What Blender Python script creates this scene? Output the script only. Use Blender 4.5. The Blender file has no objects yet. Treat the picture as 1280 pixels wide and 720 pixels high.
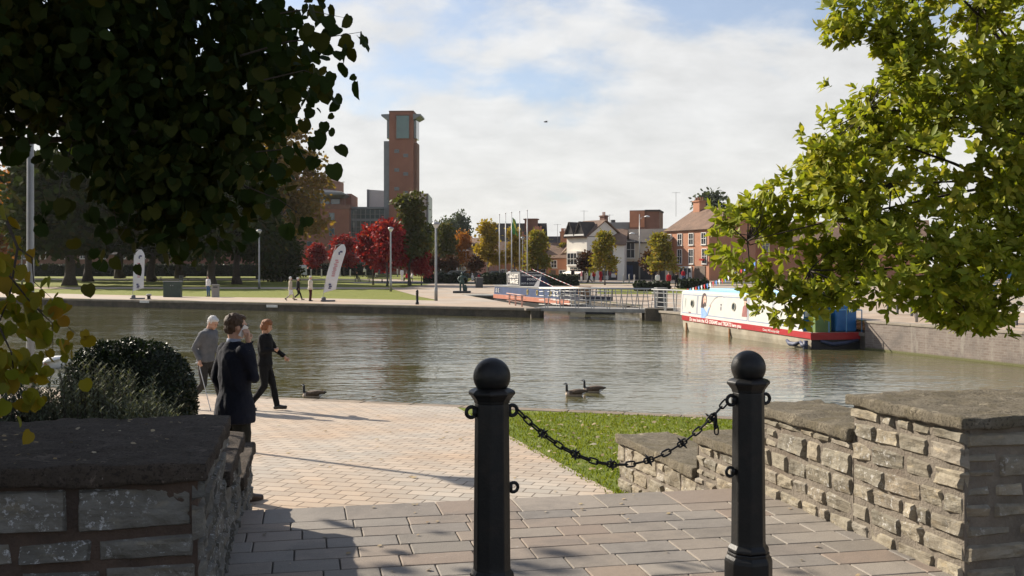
EXPOSURE=.95; WAVE=.75; CLOUD_OFF=(.62,.2,0); SKY_TINT=(.62,.68,.78); CLOUD_COL=(4.65,4.57,4.42); HAZE_COL=(4.35,4.4,4.38); HAZE_D=.00008
import bpy, bmesh, math, random
import numpy as np
from mathutils import Vector, Matrix, noise as mnoise
from mathutils.geometry import tessellate_polygon
R = math.radians
sc = bpy.context.scene
COL = sc.collection
rnd = random.Random(7)
ZC, FPX, HY = 1.6, 1280.0, 338.0          # eye height, focal length and horizon row of the photograph

def at(px, py, Y):
    """the point seen at (px, py) of the photograph, Y metres away"""
    return Vector(((px-640)/FPX*Y, Y, ZC-(py-HY)/FPX*Y))
def xat(px, Y): return (px-640)/FPX*Y
def zat(py, Y): return ZC-(py-HY)/FPX*Y

# ---------------------------------------------------------------- properties and objects
def tag(o, label=None, cat=None, group=None, kind=None):
    if label: o['label'] = label
    if cat: o['category'] = cat
    if group: o['group'] = group
    if kind: o['kind'] = kind
    return o
def empty(name, loc=(0,0,0), rz=0.0, label=None, cat=None, group=None):
    o = bpy.data.objects.new(name, None); COL.objects.link(o)
    o.location = loc; o.rotation_euler = (0,0,rz); o.empty_display_size = .2
    return tag(o, label, cat, group)
def copy_tree(o, parent=None):
    c = o.copy(); COL.objects.link(c); c.parent = parent
    for ch in list(o.children): copy_tree(ch, c)
    return c

class MB:
    """collects shapes and links them as ONE mesh object"""
    def __init__(s): s.v=[]; s.f=[]; s.m=[]; s.uv=None
    def add(s, verts, faces, m=0):
        b=len(s.v); s.v.extend([tuple(v) for v in verts])
        for f in faces: s.f.append(tuple(b+i for i in f)); s.m.append(m)
        return s
    def box(s, c, d, rz=0.0, m=0, taper=1.0, M=None):
        x,y,z=d[0]/2,d[1]/2,d[2]/2
        vs=[(-x,-y,-z),(x,-y,-z),(x,y,-z),(-x,y,-z)]+[(a*taper,b*taper,z) for a,b in ((-x,-y),(x,-y),(x,y),(-x,y))]
        mt=(Matrix.Translation(Vector(c))@Matrix.Rotation(rz,4,'Z')) if M is None else M@Matrix.Translation(Vector(c))
        return s.add([mt@Vector(v) for v in vs],[(0,3,2,1),(4,5,6,7),(0,1,5,4),(1,2,6,5),(2,3,7,6),(3,0,4,7)],m)
    def prism(s, poly, z0, z1, m=0):
        n=len(poly)
        if sum(poly[i][0]*poly[(i+1)%n][1]-poly[(i+1)%n][0]*poly[i][1] for i in range(n))<0: poly=poly[::-1]
        vs=[(p[0],p[1],z0) for p in poly]+[(p[0],p[1],z1) for p in poly]
        return s.add(vs,[tuple(range(n))[::-1],tuple(range(n,2*n))]+[(i,(i+1)%n,n+(i+1)%n,n+i) for i in range(n)],m)
    def slab(s, pts, th, nrm, m=0):
        """polygon in space given thickness th along nrm"""
        n=len(pts); nv=Vector(nrm).normalized()*th
        vs=[Vector(p) for p in pts]; vs=vs+[v+nv for v in vs]
        return s.add(vs,[tuple(range(n))[::-1],tuple(range(n,2*n))]+[(i,(i+1)%n,n+(i+1)%n,n+i) for i in range(n)],m)
    def tube(s, pts, rad, n=8, m=0, caps=True):
        pts=[Vector(p) for p in pts]; k=len(pts)
        if not hasattr(rad,'__len__'): rad=[rad]*k
        rings=[]; ref=None
        for i in range(k):
            t=(pts[min(i+1,k-1)]-pts[max(i-1,0)])
            if t.length<1e-9: t=Vector((0,0,1))
            t.normalize()
            if ref is None: ref=Vector((1,0,0)) if abs(t.x)<.9 else Vector((0,1,0))
            a=(ref-t*ref.dot(t)); a.normalize(); b=t.cross(a); ref=a
            r=rad[i]; ra,rb=(r if hasattr(r,'__len__') else (r,r))
            rings.append([pts[i]+a*ra*math.cos(2*math.pi*j/n)+b*rb*math.sin(2*math.pi*j/n) for j in range(n)])
        vs=[v for rg in rings for v in rg]; fs=[]
        for i in range(k-1):
            for j in range(n): fs.append((i*n+j,i*n+(j+1)%n,(i+1)*n+(j+1)%n,(i+1)*n+j))
        if caps: fs.append(tuple(range(n))[::-1]); fs.append(tuple(range((k-1)*n,k*n)))
        return s.add(vs,fs,m)
    def lathe(s, prof, n=24, c=(0,0,0), m=0, sx=1.0, sy=1.0, ph=0.0):
        """profile of (radius, z) turned round the upright axis"""
        vs=[]; fs=[]; k=len(prof)
        for r,z in prof:
            for j in range(n):
                a=2*math.pi*j/n+ph; vs.append((c[0]+r*sx*math.cos(a),c[1]+r*sy*math.sin(a),c[2]+z))
        for i in range(k-1):
            for j in range(n): fs.append((i*n+j,i*n+(j+1)%n,(i+1)*n+(j+1)%n,(i+1)*n+j))
        fs.append(tuple(range(n))[::-1]); fs.append(tuple(range((k-1)*n,k*n)))
        return s.add(vs,fs,m)
    def ell(s, c, r, nu=14, nv=9, m=0, M=None):
        c=Vector(c); vs=[]; fs=[]
        if not hasattr(r,'__len__'): r=(r,r,r)
        for i in range(1,nv):
            p=math.pi*i/nv
            for j in range(nu):
                a=2*math.pi*j/nu
                v=Vector((r[0]*math.sin(p)*math.cos(a),r[1]*math.sin(p)*math.sin(a),-r[2]*math.cos(p)))
                vs.append(c+((M@v) if M else v))
        e=Vector((0,0,r[2])); e=(M@e) if M else e
        vs+= [c-e,c+e]; b=(nv-1)*nu
        for i in range(nv-2):
            for j in range(nu): fs.append((i*nu+j,i*nu+(j+1)%nu,(i+1)*nu+(j+1)%nu,(i+1)*nu+j))
        for j in range(nu):
            fs.append((b,(j+1)%nu,j)); fs.append((b+1,(nv-2)*nu+j,(nv-2)*nu+(j+1)%nu))
        return s.add(vs,fs,m)
    def torus(s, c, R1, r, M=None, n=14, k=6, sx=0.0, m=0):
        vs=[]; fs=[]; c=Vector(c)
        for i in range(n):
            a=2*math.pi*i/n
            for j in range(k):
                b=2*math.pi*j/k
                v=Vector(((R1+r*math.cos(b))*math.cos(a)+(sx if math.cos(a)>0 else -sx)*(0 if abs(math.cos(a))<1e-6 else 1),(R1+r*math.cos(b))*math.sin(a),r*math.sin(b)))
                vs.append(c+((M@v) if M else v))
        for i in range(n):
            for j in range(k): fs.append((i*k+j,((i+1)%n)*k+j,((i+1)%n)*k+(j+1)%k,i*k+(j+1)%k))
        return s.add(vs,fs,m)
    def quad(s, a,b,c,d, m=0): return s.add([a,b,c,d],[(0,1,2,3)],m)
    def mesh(s, name):
        me=bpy.data.meshes.new(name); me.from_pydata(s.v,[],s.f)
        if any(s.m): me.polygons.foreach_set('material_index',s.m)
        me.update(); return me
    def build(s, name, mats, parent=None, smooth=False, bevel=0, seg=2, autos=None, loc=None, rz=None):
        me=s.mesh(name)
        for mm in (mats if isinstance(mats,(list,tuple)) else [mats]): me.materials.append(mm)
        o=bpy.data.objects.new(name, me); COL.objects.link(o)
        if smooth:
            me.polygons.foreach_set('use_smooth',[True]*len(me.polygons))
        if bevel:
            b=o.modifiers.new('b','BEVEL'); b.width=bevel; b.segments=seg; b.limit_method='ANGLE'; b.angle_limit=R(40)
        if parent is not None: o.parent=parent
        if loc is not None: o.location=loc
        if rz is not None: o.rotation_euler=(0,0,rz)
        return o
def applied(o, mods):
    """apply modifiers given as (type, {settings}) and keep the result as plain mesh"""
    for t,kw in mods:
        m=o.modifiers.new('m',t)
        for k,v in kw.items(): setattr(m,k,v)
    dg=bpy.context.evaluated_depsgraph_get(); dg.update()
    me=bpy.data.meshes.new_from_object(o.evaluated_get(dg))
    old=o.data; o.modifiers.clear(); me.name=old.name; o.data=me; bpy.data.meshes.remove(old)
    return o
def remesh(o, vox, smooth=4, fac=.5):
    mats=list(o.data.materials)
    applied(o,[('REMESH',{'mode':'VOXEL','voxel_size':vox,'use_smooth_shade':True}),('SMOOTH',{'factor':fac,'iterations':smooth})])
    o.data.materials.clear()
    for m in mats: o.data.materials.append(m)
    o.data.polygons.foreach_set('use_smooth',[True]*len(o.data.polygons))
    return o
def text_mesh(name, body, size, mat, M, parent=None, depth=.004, sx=1.0, align='CENTER', bold=0.0):
    """lettering: built-in font turned to a mesh, M maps its XY plane into place"""
    cu=bpy.data.curves.new(name,'FONT'); cu.body=body; cu.size=size; cu.extrude=depth; cu.align_x=align; cu.align_y='CENTER'; cu.offset=bold
    cu.resolution_u=2
    t=bpy.data.objects.new(name+'_c',cu); COL.objects.link(t)
    dg=bpy.context.evaluated_depsgraph_get(); dg.update()
    me=bpy.data.meshes.new_from_object(t.evaluated_get(dg)); bpy.data.objects.remove(t)
    me.transform(M@Matrix.Diagonal((sx,1,1,1))); me.materials.clear(); me.materials.append(mat); me.name=name
    o=bpy.data.objects.new(name,me); COL.objects.link(o); o.parent=parent
    return o

# ---------------------------------------------------------------- materials
def nt_new(name):
    m=bpy.data.materials.new(name); m.use_nodes=True; n=m.node_tree
    for x in list(n.nodes): n.nodes.remove(x)
    out=n.nodes.new('ShaderNodeOutputMaterial'); p=n.nodes.new('ShaderNodeBsdfPrincipled')
    n.links.new(p.outputs[0],out.inputs[0]); return m,n,p,out
def N(n,t,**kw):
    x=n.nodes.new(t)
    for k,v in kw.items():
        if k in x.inputs.keys() if isinstance(k,str) else False: x.inputs[k].default_value=v
        else: setattr(x,k,v)
    return x
def c4(c): return (c[0],c[1],c[2],1.0)
def mix(n, fac, a, b, blend='MIX'):
    x=n.nodes.new('ShaderNodeMix'); x.data_type='RGBA'; x.blend_type=blend
    for sock,v in ((0,fac),(6,a),(7,b)):
        if isinstance(v,(int,float)): x.inputs[sock].default_value=v
        elif isinstance(v,(tuple,list)): x.inputs[sock].default_value=c4(v)
        else: n.links.new(v,x.inputs[sock])
    return x.outputs[2]
def ramp(n, src, lo, hi):
    x=n.nodes.new('ShaderNodeMapRange'); x.inputs[1].default_value=lo; x.inputs[2].default_value=hi
    n.links.new(src,x.inputs[0]); return x.outputs[0]
def noise(n, scale, detail=4, rough=.6, vec=None, dist=0.0):
    x=n.nodes.new('ShaderNodeTexNoise'); x.inputs['Scale'].default_value=scale; x.inputs['Detail'].default_value=detail; x.inputs['Roughness'].default_value=rough; x.inputs['Distortion'].default_value=dist
    if vec is not None: n.links.new(vec,x.inputs['Vector'])
    return x.outputs['Fac']
def coord(n, kind='Object', loc=(0,0,0), rot=(0,0,0), scale=(1,1,1)):
    t=n.nodes.new('ShaderNodeTexCoord'); mp=n.nodes.new('ShaderNodeMapping')
    mp.inputs[1].default_value=loc; mp.inputs[2].default_value=rot; mp.inputs[3].default_value=scale
    n.links.new(t.outputs[kind],mp.inputs[0]); return mp.outputs[0]
def bump(n, p, h, strength=.3, dist=.01, prev=None):
    b=n.nodes.new('ShaderNodeBump'); b.inputs['Strength'].default_value=strength; b.inputs['Distance'].default_value=dist
    n.links.new(h,b.inputs['Height'])
    if prev is not None: n.links.new(prev,b.inputs['Normal'])
    n.links.new(b.outputs[0],p.inputs['Normal']); return b.outputs[0]
def rgb(*c): return tuple((v/255/12.92 if v/255<=.04045 else ((v/255+.055)/1.055)**2.4) for v in c)
MATS={}
def mat(name, base, rough=.7, var=.35, scale=6.0, bmp=.0, bscale=40.0, metal=0.0, spec=.5, dirt=None, dist=.01, island=0.0):
    """plain procedural surface: two noises vary the colour, a finer one gives relief"""
    if name in MATS: return MATS[name]
    m,n,p,out=nt_new(name); v=coord(n)
    a=noise(n,scale,5,.65,v); lo=tuple(x*(1-var) for x in base); hi=tuple(min(1,x*(1+var)) for x in base)
    col=mix(n,ramp(n,a,.3,.7),lo,hi)
    if dirt:
        d=noise(n,scale*.37,6,.7,v,.4); col=mix(n,ramp(n,d,.52,.72),col,dirt)
    if island:
        g=n.nodes.new('ShaderNodeNewGeometry'); mr=n.nodes.new('ShaderNodeMapRange'); n.links.new(g.outputs['Random Per Island'],mr.inputs[0]); mr.inputs[3].default_value=1-island; mr.inputs[4].default_value=1+island
        hs=n.nodes.new('ShaderNodeHueSaturation'); n.links.new(col,hs.inputs['Color']); n.links.new(mr.outputs[0],hs.inputs['Value']); col=hs.outputs[0]
    n.links.new(col,p.inputs['Base Color']); p.inputs['Roughness'].default_value=rough; p.inputs['Metallic'].default_value=metal
    p.inputs['Specular IOR Level'].default_value=spec
    if bmp: bump(n,p,noise(n,bscale,5,.65,v),bmp,dist)
    MATS[name]=m; return m
def leaf_mat(name, cols, trans=.35, rough=.5, spec=.4):
    """leaves: colour drawn per leaf from a list, light shows through"""
    m,n,p,out=nt_new(name)
    g=n.nodes.new('ShaderNodeNewGeometry'); cr=n.nodes.new('ShaderNodeValToRGB'); n.links.new(g.outputs['Random Per Island'],cr.inputs[0])
    el=cr.color_ramp.elements
    while len(el)<len(cols): el.new(.5)
    for i,c in enumerate(cols): el[i].position=i/max(1,len(cols)-1); el[i].color=c4(c)
    v=coord(n); col=mix(n,ramp(n,noise(n,.9,3,.5,v),.35,.65),cr.outputs[0],tuple(x for x in cols[0]))
    nz=N(n,'ShaderNodeMix'); nz.data_type='FLOAT'; nz.inputs[0].default_value=.0
    col2=mix(n,.55,cr.outputs[0],col)
    n.links.new(col2,p.inputs['Base Color']); p.inputs['Roughness'].default_value=rough; p.inputs['Specular IOR Level'].default_value=spec
    t=n.nodes.new('ShaderNodeBsdfTranslucent'); tc=mix(n,1.0,col2,(1.0,1.0,.45),'MULTIPLY'); n.links.new(tc,t.inputs[0])
    mx=n.nodes.new('ShaderNodeMixShader'); mx.inputs[0].default_value=trans
    n.links.new(p.outputs[0],mx.inputs[1]); n.links.new(t.outputs[0],mx.inputs[2]); n.links.new(mx.outputs[0],out.inputs[0])
    return m

# ---------------------------------------------------------------- leaves
LEAF = {  # outlines in the unit leaf: x along the blade from its stalk, y across
 'card':  ([(0,-.38,0),(.5,-.5,.06),(1,-.25,0),(1,.25,0),(.5,.5,.06),(0,.38,0)],[(0,1,4,5),(1,2,3,4)]),
 'oval':  ([(0,0,0),(.28,-.2,.03),(.65,-.22,.05),(1,0,-.03),(.65,.22,.05),(.28,.2,.03),(.5,0,-.02)],[(0,1,6),(1,2,6),(2,3,6),(3,4,6),(4,5,6),(5,0,6)]),
 'heart': ([(0,0,0),(-.07,-.24,.03),(.12,-.46,.09),(.42,-.50,.10),(.74,-.33,.03),(.97,.03,-.13),(.76,.32,.01),(.45,.47,.06),(.14,.44,.07),(-.05,.26,.03),(.4,0,-.05)],[(i,i+1,10) for i in range(9)]+[(9,0,10)]),
 'thin':  ([(0,-.06,0),(.6,-.1,.02),(1,0,0),(.6,.1,.02),(0,.06,0)],[(0,1,3,4),(1,2,3)]),
}
def leaves_mesh(name, P, D, U, S, shape, W=1.0):
    """P positions, D blade directions, U blade normals, S sizes -> one mesh of leaves"""
    P=np.asarray(P,float); D=np.asarray(D,float); U=np.asarray(U,float); S=np.asarray(S,float)
    D/= np.linalg.norm(D,axis=1)[:,None]+1e-9
    U=U-D*(U*D).sum(1)[:,None]; U/=np.linalg.norm(U,axis=1)[:,None]+1e-9
    B=np.cross(U,D); vs,fs=LEAF[shape]; vs=np.array(vs,float); k=len(vs)
    V=P[:,None,:]+S[:,None,None]*(vs[None,:,0:1]*D[:,None,:]+W*vs[None,:,1:2]*B[:,None,:]+vs[None,:,2:3]*U[:,None,:])
    V=V.reshape(-1,3); n=len(P); me=bpy.data.meshes.new(name)
    loops=np.concatenate([np.array(f) for f in fs]); ln=np.array([len(f) for f in fs])
    L=(loops[None,:]+(np.arange(n)*k)[:,None]).ravel(); T=np.tile(ln,n); st=np.concatenate([[0],np.cumsum(T)[:-1]])
    me.vertices.add(len(V)); me.vertices.foreach_set('co',V.ravel())
    me.loops.add(len(L)); me.loops.foreach_set('vertex_index',L.astype(np.int32))
    me.polygons.add(len(T)); me.polygons.foreach_set('loop_start',st.astype(np.int32))
    me.polygons.foreach_set('use_smooth',[True]*len(T))
    me.update(calc_edges=True); me.validate(); return me
def link_mesh(name, me, m, parent=None):
    me.materials.append(m); o=bpy.data.objects.new(name,me); COL.objects.link(o); o.parent=parent; return o
def rs(seed): return np.random.RandomState(seed)
def crown_points(g, lobes, n, clump=.55, per=26, shell=.5):
    """clumps of leaves through ellipsoid lobes (cx,cy,cz,rx,ry,rz); returns points and the outward directions"""
    w=np.array([l[3]*l[4]*l[5] for l in lobes])**(2/3); w/=w.sum()
    nc=max(1,n//per); li=g.choice(len(lobes),nc,p=w); L=np.array(lobes)[li]
    d=g.normal(size=(nc,3)); d/=np.linalg.norm(d,axis=1)[:,None]; r=(shell+(1-shell)*g.rand(nc))**.6
    C=L[:,:3]+d*L[:,3:]*r[:,None]
    idx=np.repeat(np.arange(nc),per); off=g.normal(size=(nc*per,3))*clump*(.5+g.rand(nc)[idx][:,None])*np.array([1,1,.7])
    P=C[idx]+off; out=d[idx]*.8+off/(clump+1e-6)*.5
    return P,out,C
def crown_mesh(name, seed, lobes, n, size, shape='card', clump=.55, per=26, shell=.5, droop=.2, W=1.0):
    g=rs(seed); P,out,C=crown_points(g,lobes,n,clump,per,shell); k=len(P)
    D=out+g.normal(size=(k,3))*.7; D[:,2]-=droop
    U=out+g.normal(size=(k,3))*.6; U[:,2]+=.7
    return leaves_mesh(name,P,D,U,size*(.6+.8*g.rand(k)),shape,W),C
def trunk_mb(seed, h, r, tips, lean=(0,0), fork=.45, ns=10, flare=1.5, mid=.3):
    """tapered trunk with limbs reaching towards the given points"""
    g=random.Random(seed); mb=MB(); n=9; path=[]; rad=[]
    for i in range(n+1):
        t=i/n; path.append((lean[0]*t+g.uniform(-1,1)*r*.35*(i>0),lean[1]*t+g.uniform(-1,1)*r*.35*(i>0),h*t))
        rad.append(r*(1-.75*t)*(1+(flare-1)*max(0,1-t*9)))
    mb.tube(path,rad,ns)
    for tp in tips:
        tp=Vector(tp); t=min(.92,max(fork*.75,fork+g.uniform(-.1,.35)*(tp.z/h))); k=min(n-1,int(t*n)); a=Vector(path[k]); f=t*n-k
        a=a.lerp(Vector(path[k+1]),f); b=tp; q=a.lerp(b,.5)+Vector((g.uniform(-1,1),g.uniform(-1,1),g.uniform(.0,1)))*(b-a).length*.12
        r0=rad[k]*.5; pts=[a+(2*t2*(1-t2))*(q-a)*1.0+(t2*t2)*(b-a)*1.0 for t2 in (0,.2,.4,.6,.8,1)]
        mb.tube(pts,[r0,r0*.75,r0*.55,r0*.4,r0*.27,r0*.12],6)
    return mb
# ================================================================ camera, sun, sky
SUN_EL, SUN_AZ = R(29), (-.82,.57)          # low October sun, left and ahead of the camera
cam=bpy.data.objects.new('camera',bpy.data.cameras.new('camera')); COL.objects.link(cam); sc.camera=cam
cam.location=(0,0,ZC); cam.rotation_euler=(R(90),0,0); cam.data.sensor_width=36; cam.data.lens=36
cam.data.shift_y=-(360-HY)/1280; cam.data.clip_end=9000; cam.data.clip_start=.05
sd=Vector((SUN_AZ[0],SUN_AZ[1],0)).normalized()*math.cos(SUN_EL)+Vector((0,0,math.sin(SUN_EL)))
sl=bpy.data.lights.new('sun','SUN'); sl.energy=4.6; sl.angle=R(.55); sl.color=(1.0,.90,.76)
so=bpy.data.objects.new('sun',sl); COL.objects.link(so); so.rotation_euler=sd.to_track_quat('Z','Y').to_euler(); so.location=(0,0,50)
w=bpy.data.worlds.new('World'); sc.world=w; w.use_nodes=True; wn=w.node_tree
for x in list(wn.nodes): wn.nodes.remove(x)
wo=wn.nodes.new('ShaderNodeOutputWorld'); bg=wn.nodes.new('ShaderNodeBackground'); wn.links.new(bg.outputs[0],wo.inputs[0])
sky=wn.nodes.new('ShaderNodeTexSky'); sky.sky_type='NISHITA'; sky.sun_disc=False; sky.sun_elevation=SUN_EL
sky.sun_rotation=math.atan2(SUN_AZ[0],SUN_AZ[1]); sky.air_density=1.0; sky.dust_density=1.6; sky.ozone_density=1.0
tc=wn.nodes.new('ShaderNodeTexCoord'); sx=wn.nodes.new('ShaderNodeSeparateXYZ'); wn.links.new(tc.outputs['Generated'],sx.inputs[0])
def wm(op,a,b=None,clamp=False):
    x=wn.nodes.new('ShaderNodeMath'); x.operation=op; x.use_clamp=clamp
    for i,v in enumerate((a,b)):
        if v is None: continue
        if isinstance(v,(int,float)): x.inputs[i].default_value=v
        else: wn.links.new(v,x.inputs[i])
    return x.outputs[0]
zz=wm('ADD',wm('MAXIMUM',sx.outputs[2],0.0),.34)
cb=wn.nodes.new('ShaderNodeCombineXYZ'); wn.links.new(wm('DIVIDE',sx.outputs[0],zz),cb.inputs[0]); wn.links.new(wm('DIVIDE',sx.outputs[1],zz),cb.inputs[1])
mpw=wn.nodes.new('ShaderNodeMapping'); wn.links.new(cb.outputs[0],mpw.inputs[0]); mpw.inputs[1].default_value=CLOUD_OFF; mpw.inputs[3].default_value=(.9,1.0,1)
n1=noise(wn,2.3,9,.54,mpw.outputs[0],.15); n2=noise(wn,7.5,6,.6,mpw.outputs[0],.2)
cl=wm('ADD',n1,wm('MULTIPLY',wm('SUBTRACT',n2,.5),.16))
cov=wm('ADD',cl,wm('MULTIPLY',wm('SUBTRACT',1.0,wm('MULTIPLY',sx.outputs[2],4.5)),.28))   # more cloud towards the horizon
mk=wn.nodes.new('ShaderNodeMapRange'); mk.interpolation_type='SMOOTHSTEP'; wn.links.new(cov,mk.inputs[0]); mk.inputs[1].default_value=.43; mk.inputs[2].default_value=.58
mk.inputs[3].default_value=.27
hz=wm('MULTIPLY',sx.outputs[2],7.0,True); hz=wm('SUBTRACT',1.0,hz)                              # pale haze low in the sky
sh=wn.nodes.new('ShaderNodeMapRange'); wn.links.new(n2,sh.inputs[0]); sh.inputs[1].default_value=.3; sh.inputs[2].default_value=.7; sh.inputs[3].default_value=.86; sh.inputs[4].default_value=1.06
skc=mix(wn,1.0,sky.outputs[0],SKY_TINT,'MULTIPLY')
cc=mix(wn,1.0,CLOUD_COL,sh.outputs[0],'MULTIPLY')
c1=mix(wn,wm('MULTIPLY',hz,.75),skc,HAZE_COL)
c2=mix(wn,wm('MULTIPLY',mk.outputs[0],.88),c1,cc)
wn.links.new(c2,bg.inputs[0]); bg.inputs[1].default_value=.1
sc.view_settings.view_transform='Standard'; sc.view_settings.look='None'; sc.view_settings.gamma=1; sc.view_settings.exposure=EXPOSURE
sc.view_settings.use_curve_mapping=False
sc.cycles.max_bounces=6; sc.cycles.transparent_max_bounces=16; sc.cycles.caustics_reflective=False; sc.cycles.caustics_refractive=False
sc.cycles.use_denoising=True; sc.cycles.sample_clamp_indirect=6

# ================================================================ ground sheets
BRK=[46,52,85,190,260]
def gz(x,y):
    """ground height of the far bank and the right terrace"""
    if y<46: return -.17
    if y<52: return -.17-(y-46)/6*.43
    if y<85: return -.6
    if y<190: return -.6+(y-85)/105*1.2
    if y<260: return .6+(y-190)/70*.4
    return 1.0
def gzy(py):
    """distance of a far-bank ground point seen at photo row py"""
    lo,hi=57.,400.
    for _ in range(50):
        m=(lo+hi)/2
        if HY+(ZC-gz(0,m))*FPX/m>py: lo=m
        else: hi=m
    return lo
def sheet(name, poly, m, off=0.0, zf=gz, brk=BRK, kind='structure'):
    bm=bmesh.new(); vs=[bm.verts.new((p[0],p[1],0)) for p in poly]
    for t in tessellate_polygon([[Vector((p[0],p[1],0)) for p in poly]]):
        if len(set(t))==3 and abs((vs[t[1]].co-vs[t[0]].co).cross(vs[t[2]].co-vs[t[0]].co).z)>1e-6: bm.faces.new([vs[i] for i in t])
    for b in brk: bmesh.ops.bisect_plane(bm,geom=bm.verts[:]+bm.edges[:]+bm.faces[:],plane_co=(0,b,0),plane_no=(0,1,0))
    for v in bm.verts: v.co.z=zf(v.co.x,v.co.y)+off
    bmesh.ops.recalc_face_normals(bm,faces=bm.faces[:])
    if sum(f.normal.z*f.calc_area() for f in bm.faces)<0: bmesh.ops.reverse_faces(bm,faces=bm.faces[:])
    me=bpy.data.meshes.new(name); bm.to_mesh(me); bm.free(); me.materials.append(m)
    o=bpy.data.objects.new(name,me); COL.objects.link(o)
    if kind: o['kind']=kind
    return o
def grass_mat(name, a, b, c):
    m,n,p,out=nt_new(name); v=coord(n)
    col=mix(n,ramp(n,noise(n,.35,5,.6,v),.35,.65),a,b); col=mix(n,ramp(n,noise(n,9,4,.7,v),.45,.75),col,c)
    n.links.new(col,p.inputs['Base Color']); p.inputs['Roughness'].default_value=.9; p.inputs['Specular IOR Level'].default_value=.2
    bump(n,p,noise(n,60,4,.7,v),.8,.03); return m
M_GRASS=grass_mat('lawn_grass',(.13,.17,.020),(.17,.20,.03),(.10,.14,.018))
M_GRASS_FAR=grass_mat('park_grass',(.155,.172,.024),(.19,.195,.032),(.125,.15,.022))
def pave_mat(name, base, var, sc_=1.2, brick=None, rot=0.0, mortar=(.12,.10,.08), bstr=.4):
    m,n,p,out=nt_new(name); v=coord(n)
    a=noise(n,sc_*.45,5,.65,v); f=noise(n,45,3,.7,v)
    if brick:
        vb=coord(n,rot=(0,0,rot)); b=n.nodes.new('ShaderNodeTexBrick'); n.links.new(vb,b.inputs['Vector'])
        b.inputs['Scale'].default_value=1.0; b.inputs['Brick Width'].default_value=brick[0]; b.inputs['Row Height'].default_value=brick[1]; b.inputs['Mortar Size'].default_value=brick[2]; b.inputs['Mortar Smooth'].default_value=.3; b.inputs['Bias'].default_value=-.1
        b.offset=.5; b.inputs['Color1'].default_value=c4(tuple(x*(1-var) for x in base)); b.inputs['Color2'].default_value=c4((base[0]*(1+var),base[1]*(1+var*.7),base[2]*(1+var*.4))); b.inputs['Mortar'].default_value=c4(mortar)
        col=b.outputs['Color']
    else: col=mix(n,ramp(n,noise(n,sc_*3,4,.6,v),.35,.65),tuple(x*(1-var) for x in base),tuple(x*(1+var) for x in base))
    col=mix(n,ramp(n,a,.35,.72),col,mix(n,1.0,col,(1.05,.86,.70),'MULTIPLY'))
    col=mix(n,ramp(n,noise(n,sc_*1.7,6,.75,v,.5),.60,.78),col,mix(n,1.0,col,(.66,.62,.58),'MULTIPLY'))
    col=mix(n,ramp(n,f,.2,.8),mix(n,1.0,col,(.86,.86,.86),'MULTIPLY'),col)
    n.links.new(col,p.inputs['Base Color']); p.inputs['Roughness'].default_value=.8; p.inputs['Specular IOR Level'].default_value=.3
    pr=None
    if brick: pr=bump(n,p,b.outputs['Fac'],-bstr if False else bstr,.004); p_b=n.nodes[-1]; 
    if brick:
        for x in n.nodes:
            if x.type=='BUMP': x.invert=True
    bump(n,p,f,.25,.004,pr); return m
M_PLAZA=pave_mat('plaza_setts',(.435,.392,.335),.12,1.2,(.27,.185,.009),R(14.5),(.17,.14,.11),.6)
M_QUAY=pave_mat('quay_paving',(.40,.345,.28),.12,.25)
M_SOIL=mat('soil',(.05,.038,.028),.95,.4,5,.8,30)
M_ROAD=mat('asphalt',(.06,.06,.06),.9,.2,.5,.2,40)

# far bank: one sheet from the quay edge to the horizon
QE=[(-75,103),(-42,83.9),(1.6,59.2)]
CH_L=[(1.6,59.2),(-3.4,87),(-4.4,90.5)]; CH_R=[(3.2,90.5),(8.0,64),(7.3,57.4)]
RW=[(7.3,57.4),(8.3,54.8),(10.35,47.9),(12.32,35.75),(14.6,29.2),(19.5,17)]
far_poly=QE+CH_L[1:]+CH_R+RW[1:]+[(70,17),(400,60),(2600,3500),(-2600,3500),(-400,120)]
sheet('park_lawn',far_poly,M_GRASS_FAR,-.0)
B_in=[(-75,112),(-38.4,91),(-22,83),(-15,80),(-5.6,74.2)]
sheet('quay_pavement',[(p[0]+.0,p[1]+.25) for p in QE[:2]]+[(1.45,59.5)]+[(-3.5,86.8),(-4.55,90.8)]+[(3.3,90.8),(8.15,64.1),(7.45,57.4),(8.45,54.8),(10.5,47.9),(12.5,35.75),(14.8,29.2),(19.7,17),(70,17),(120,60),(140,128),(-10,128),(-12.4,106),(-5.4,75)]+B_in[::-1][0:],M_QUAY,.02)
sheet('park_path',[(-75,107.5),(-12.2,106.3),(-11.8,112),(-40,113.5),(-75,114.5)],M_QUAY,.03)
sheet('back_path',[(-90,152),(-22,150),(-10,128),(-6,128),(-18,157),(-90,160)],M_QUAY,.03)
sheet('street',[(-20,131),(160,128),(160,139),(-24,141)],M_ROAD,.034)
sheet('street_pavement',[(-6,141),(160,139),(160,180),(-6,190)],M_QUAY,.032)
sheet('green_lawn',[(7.6,91),(22,90),(23,107),(9.0,107)],M_GRASS_FAR,.05)

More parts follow.
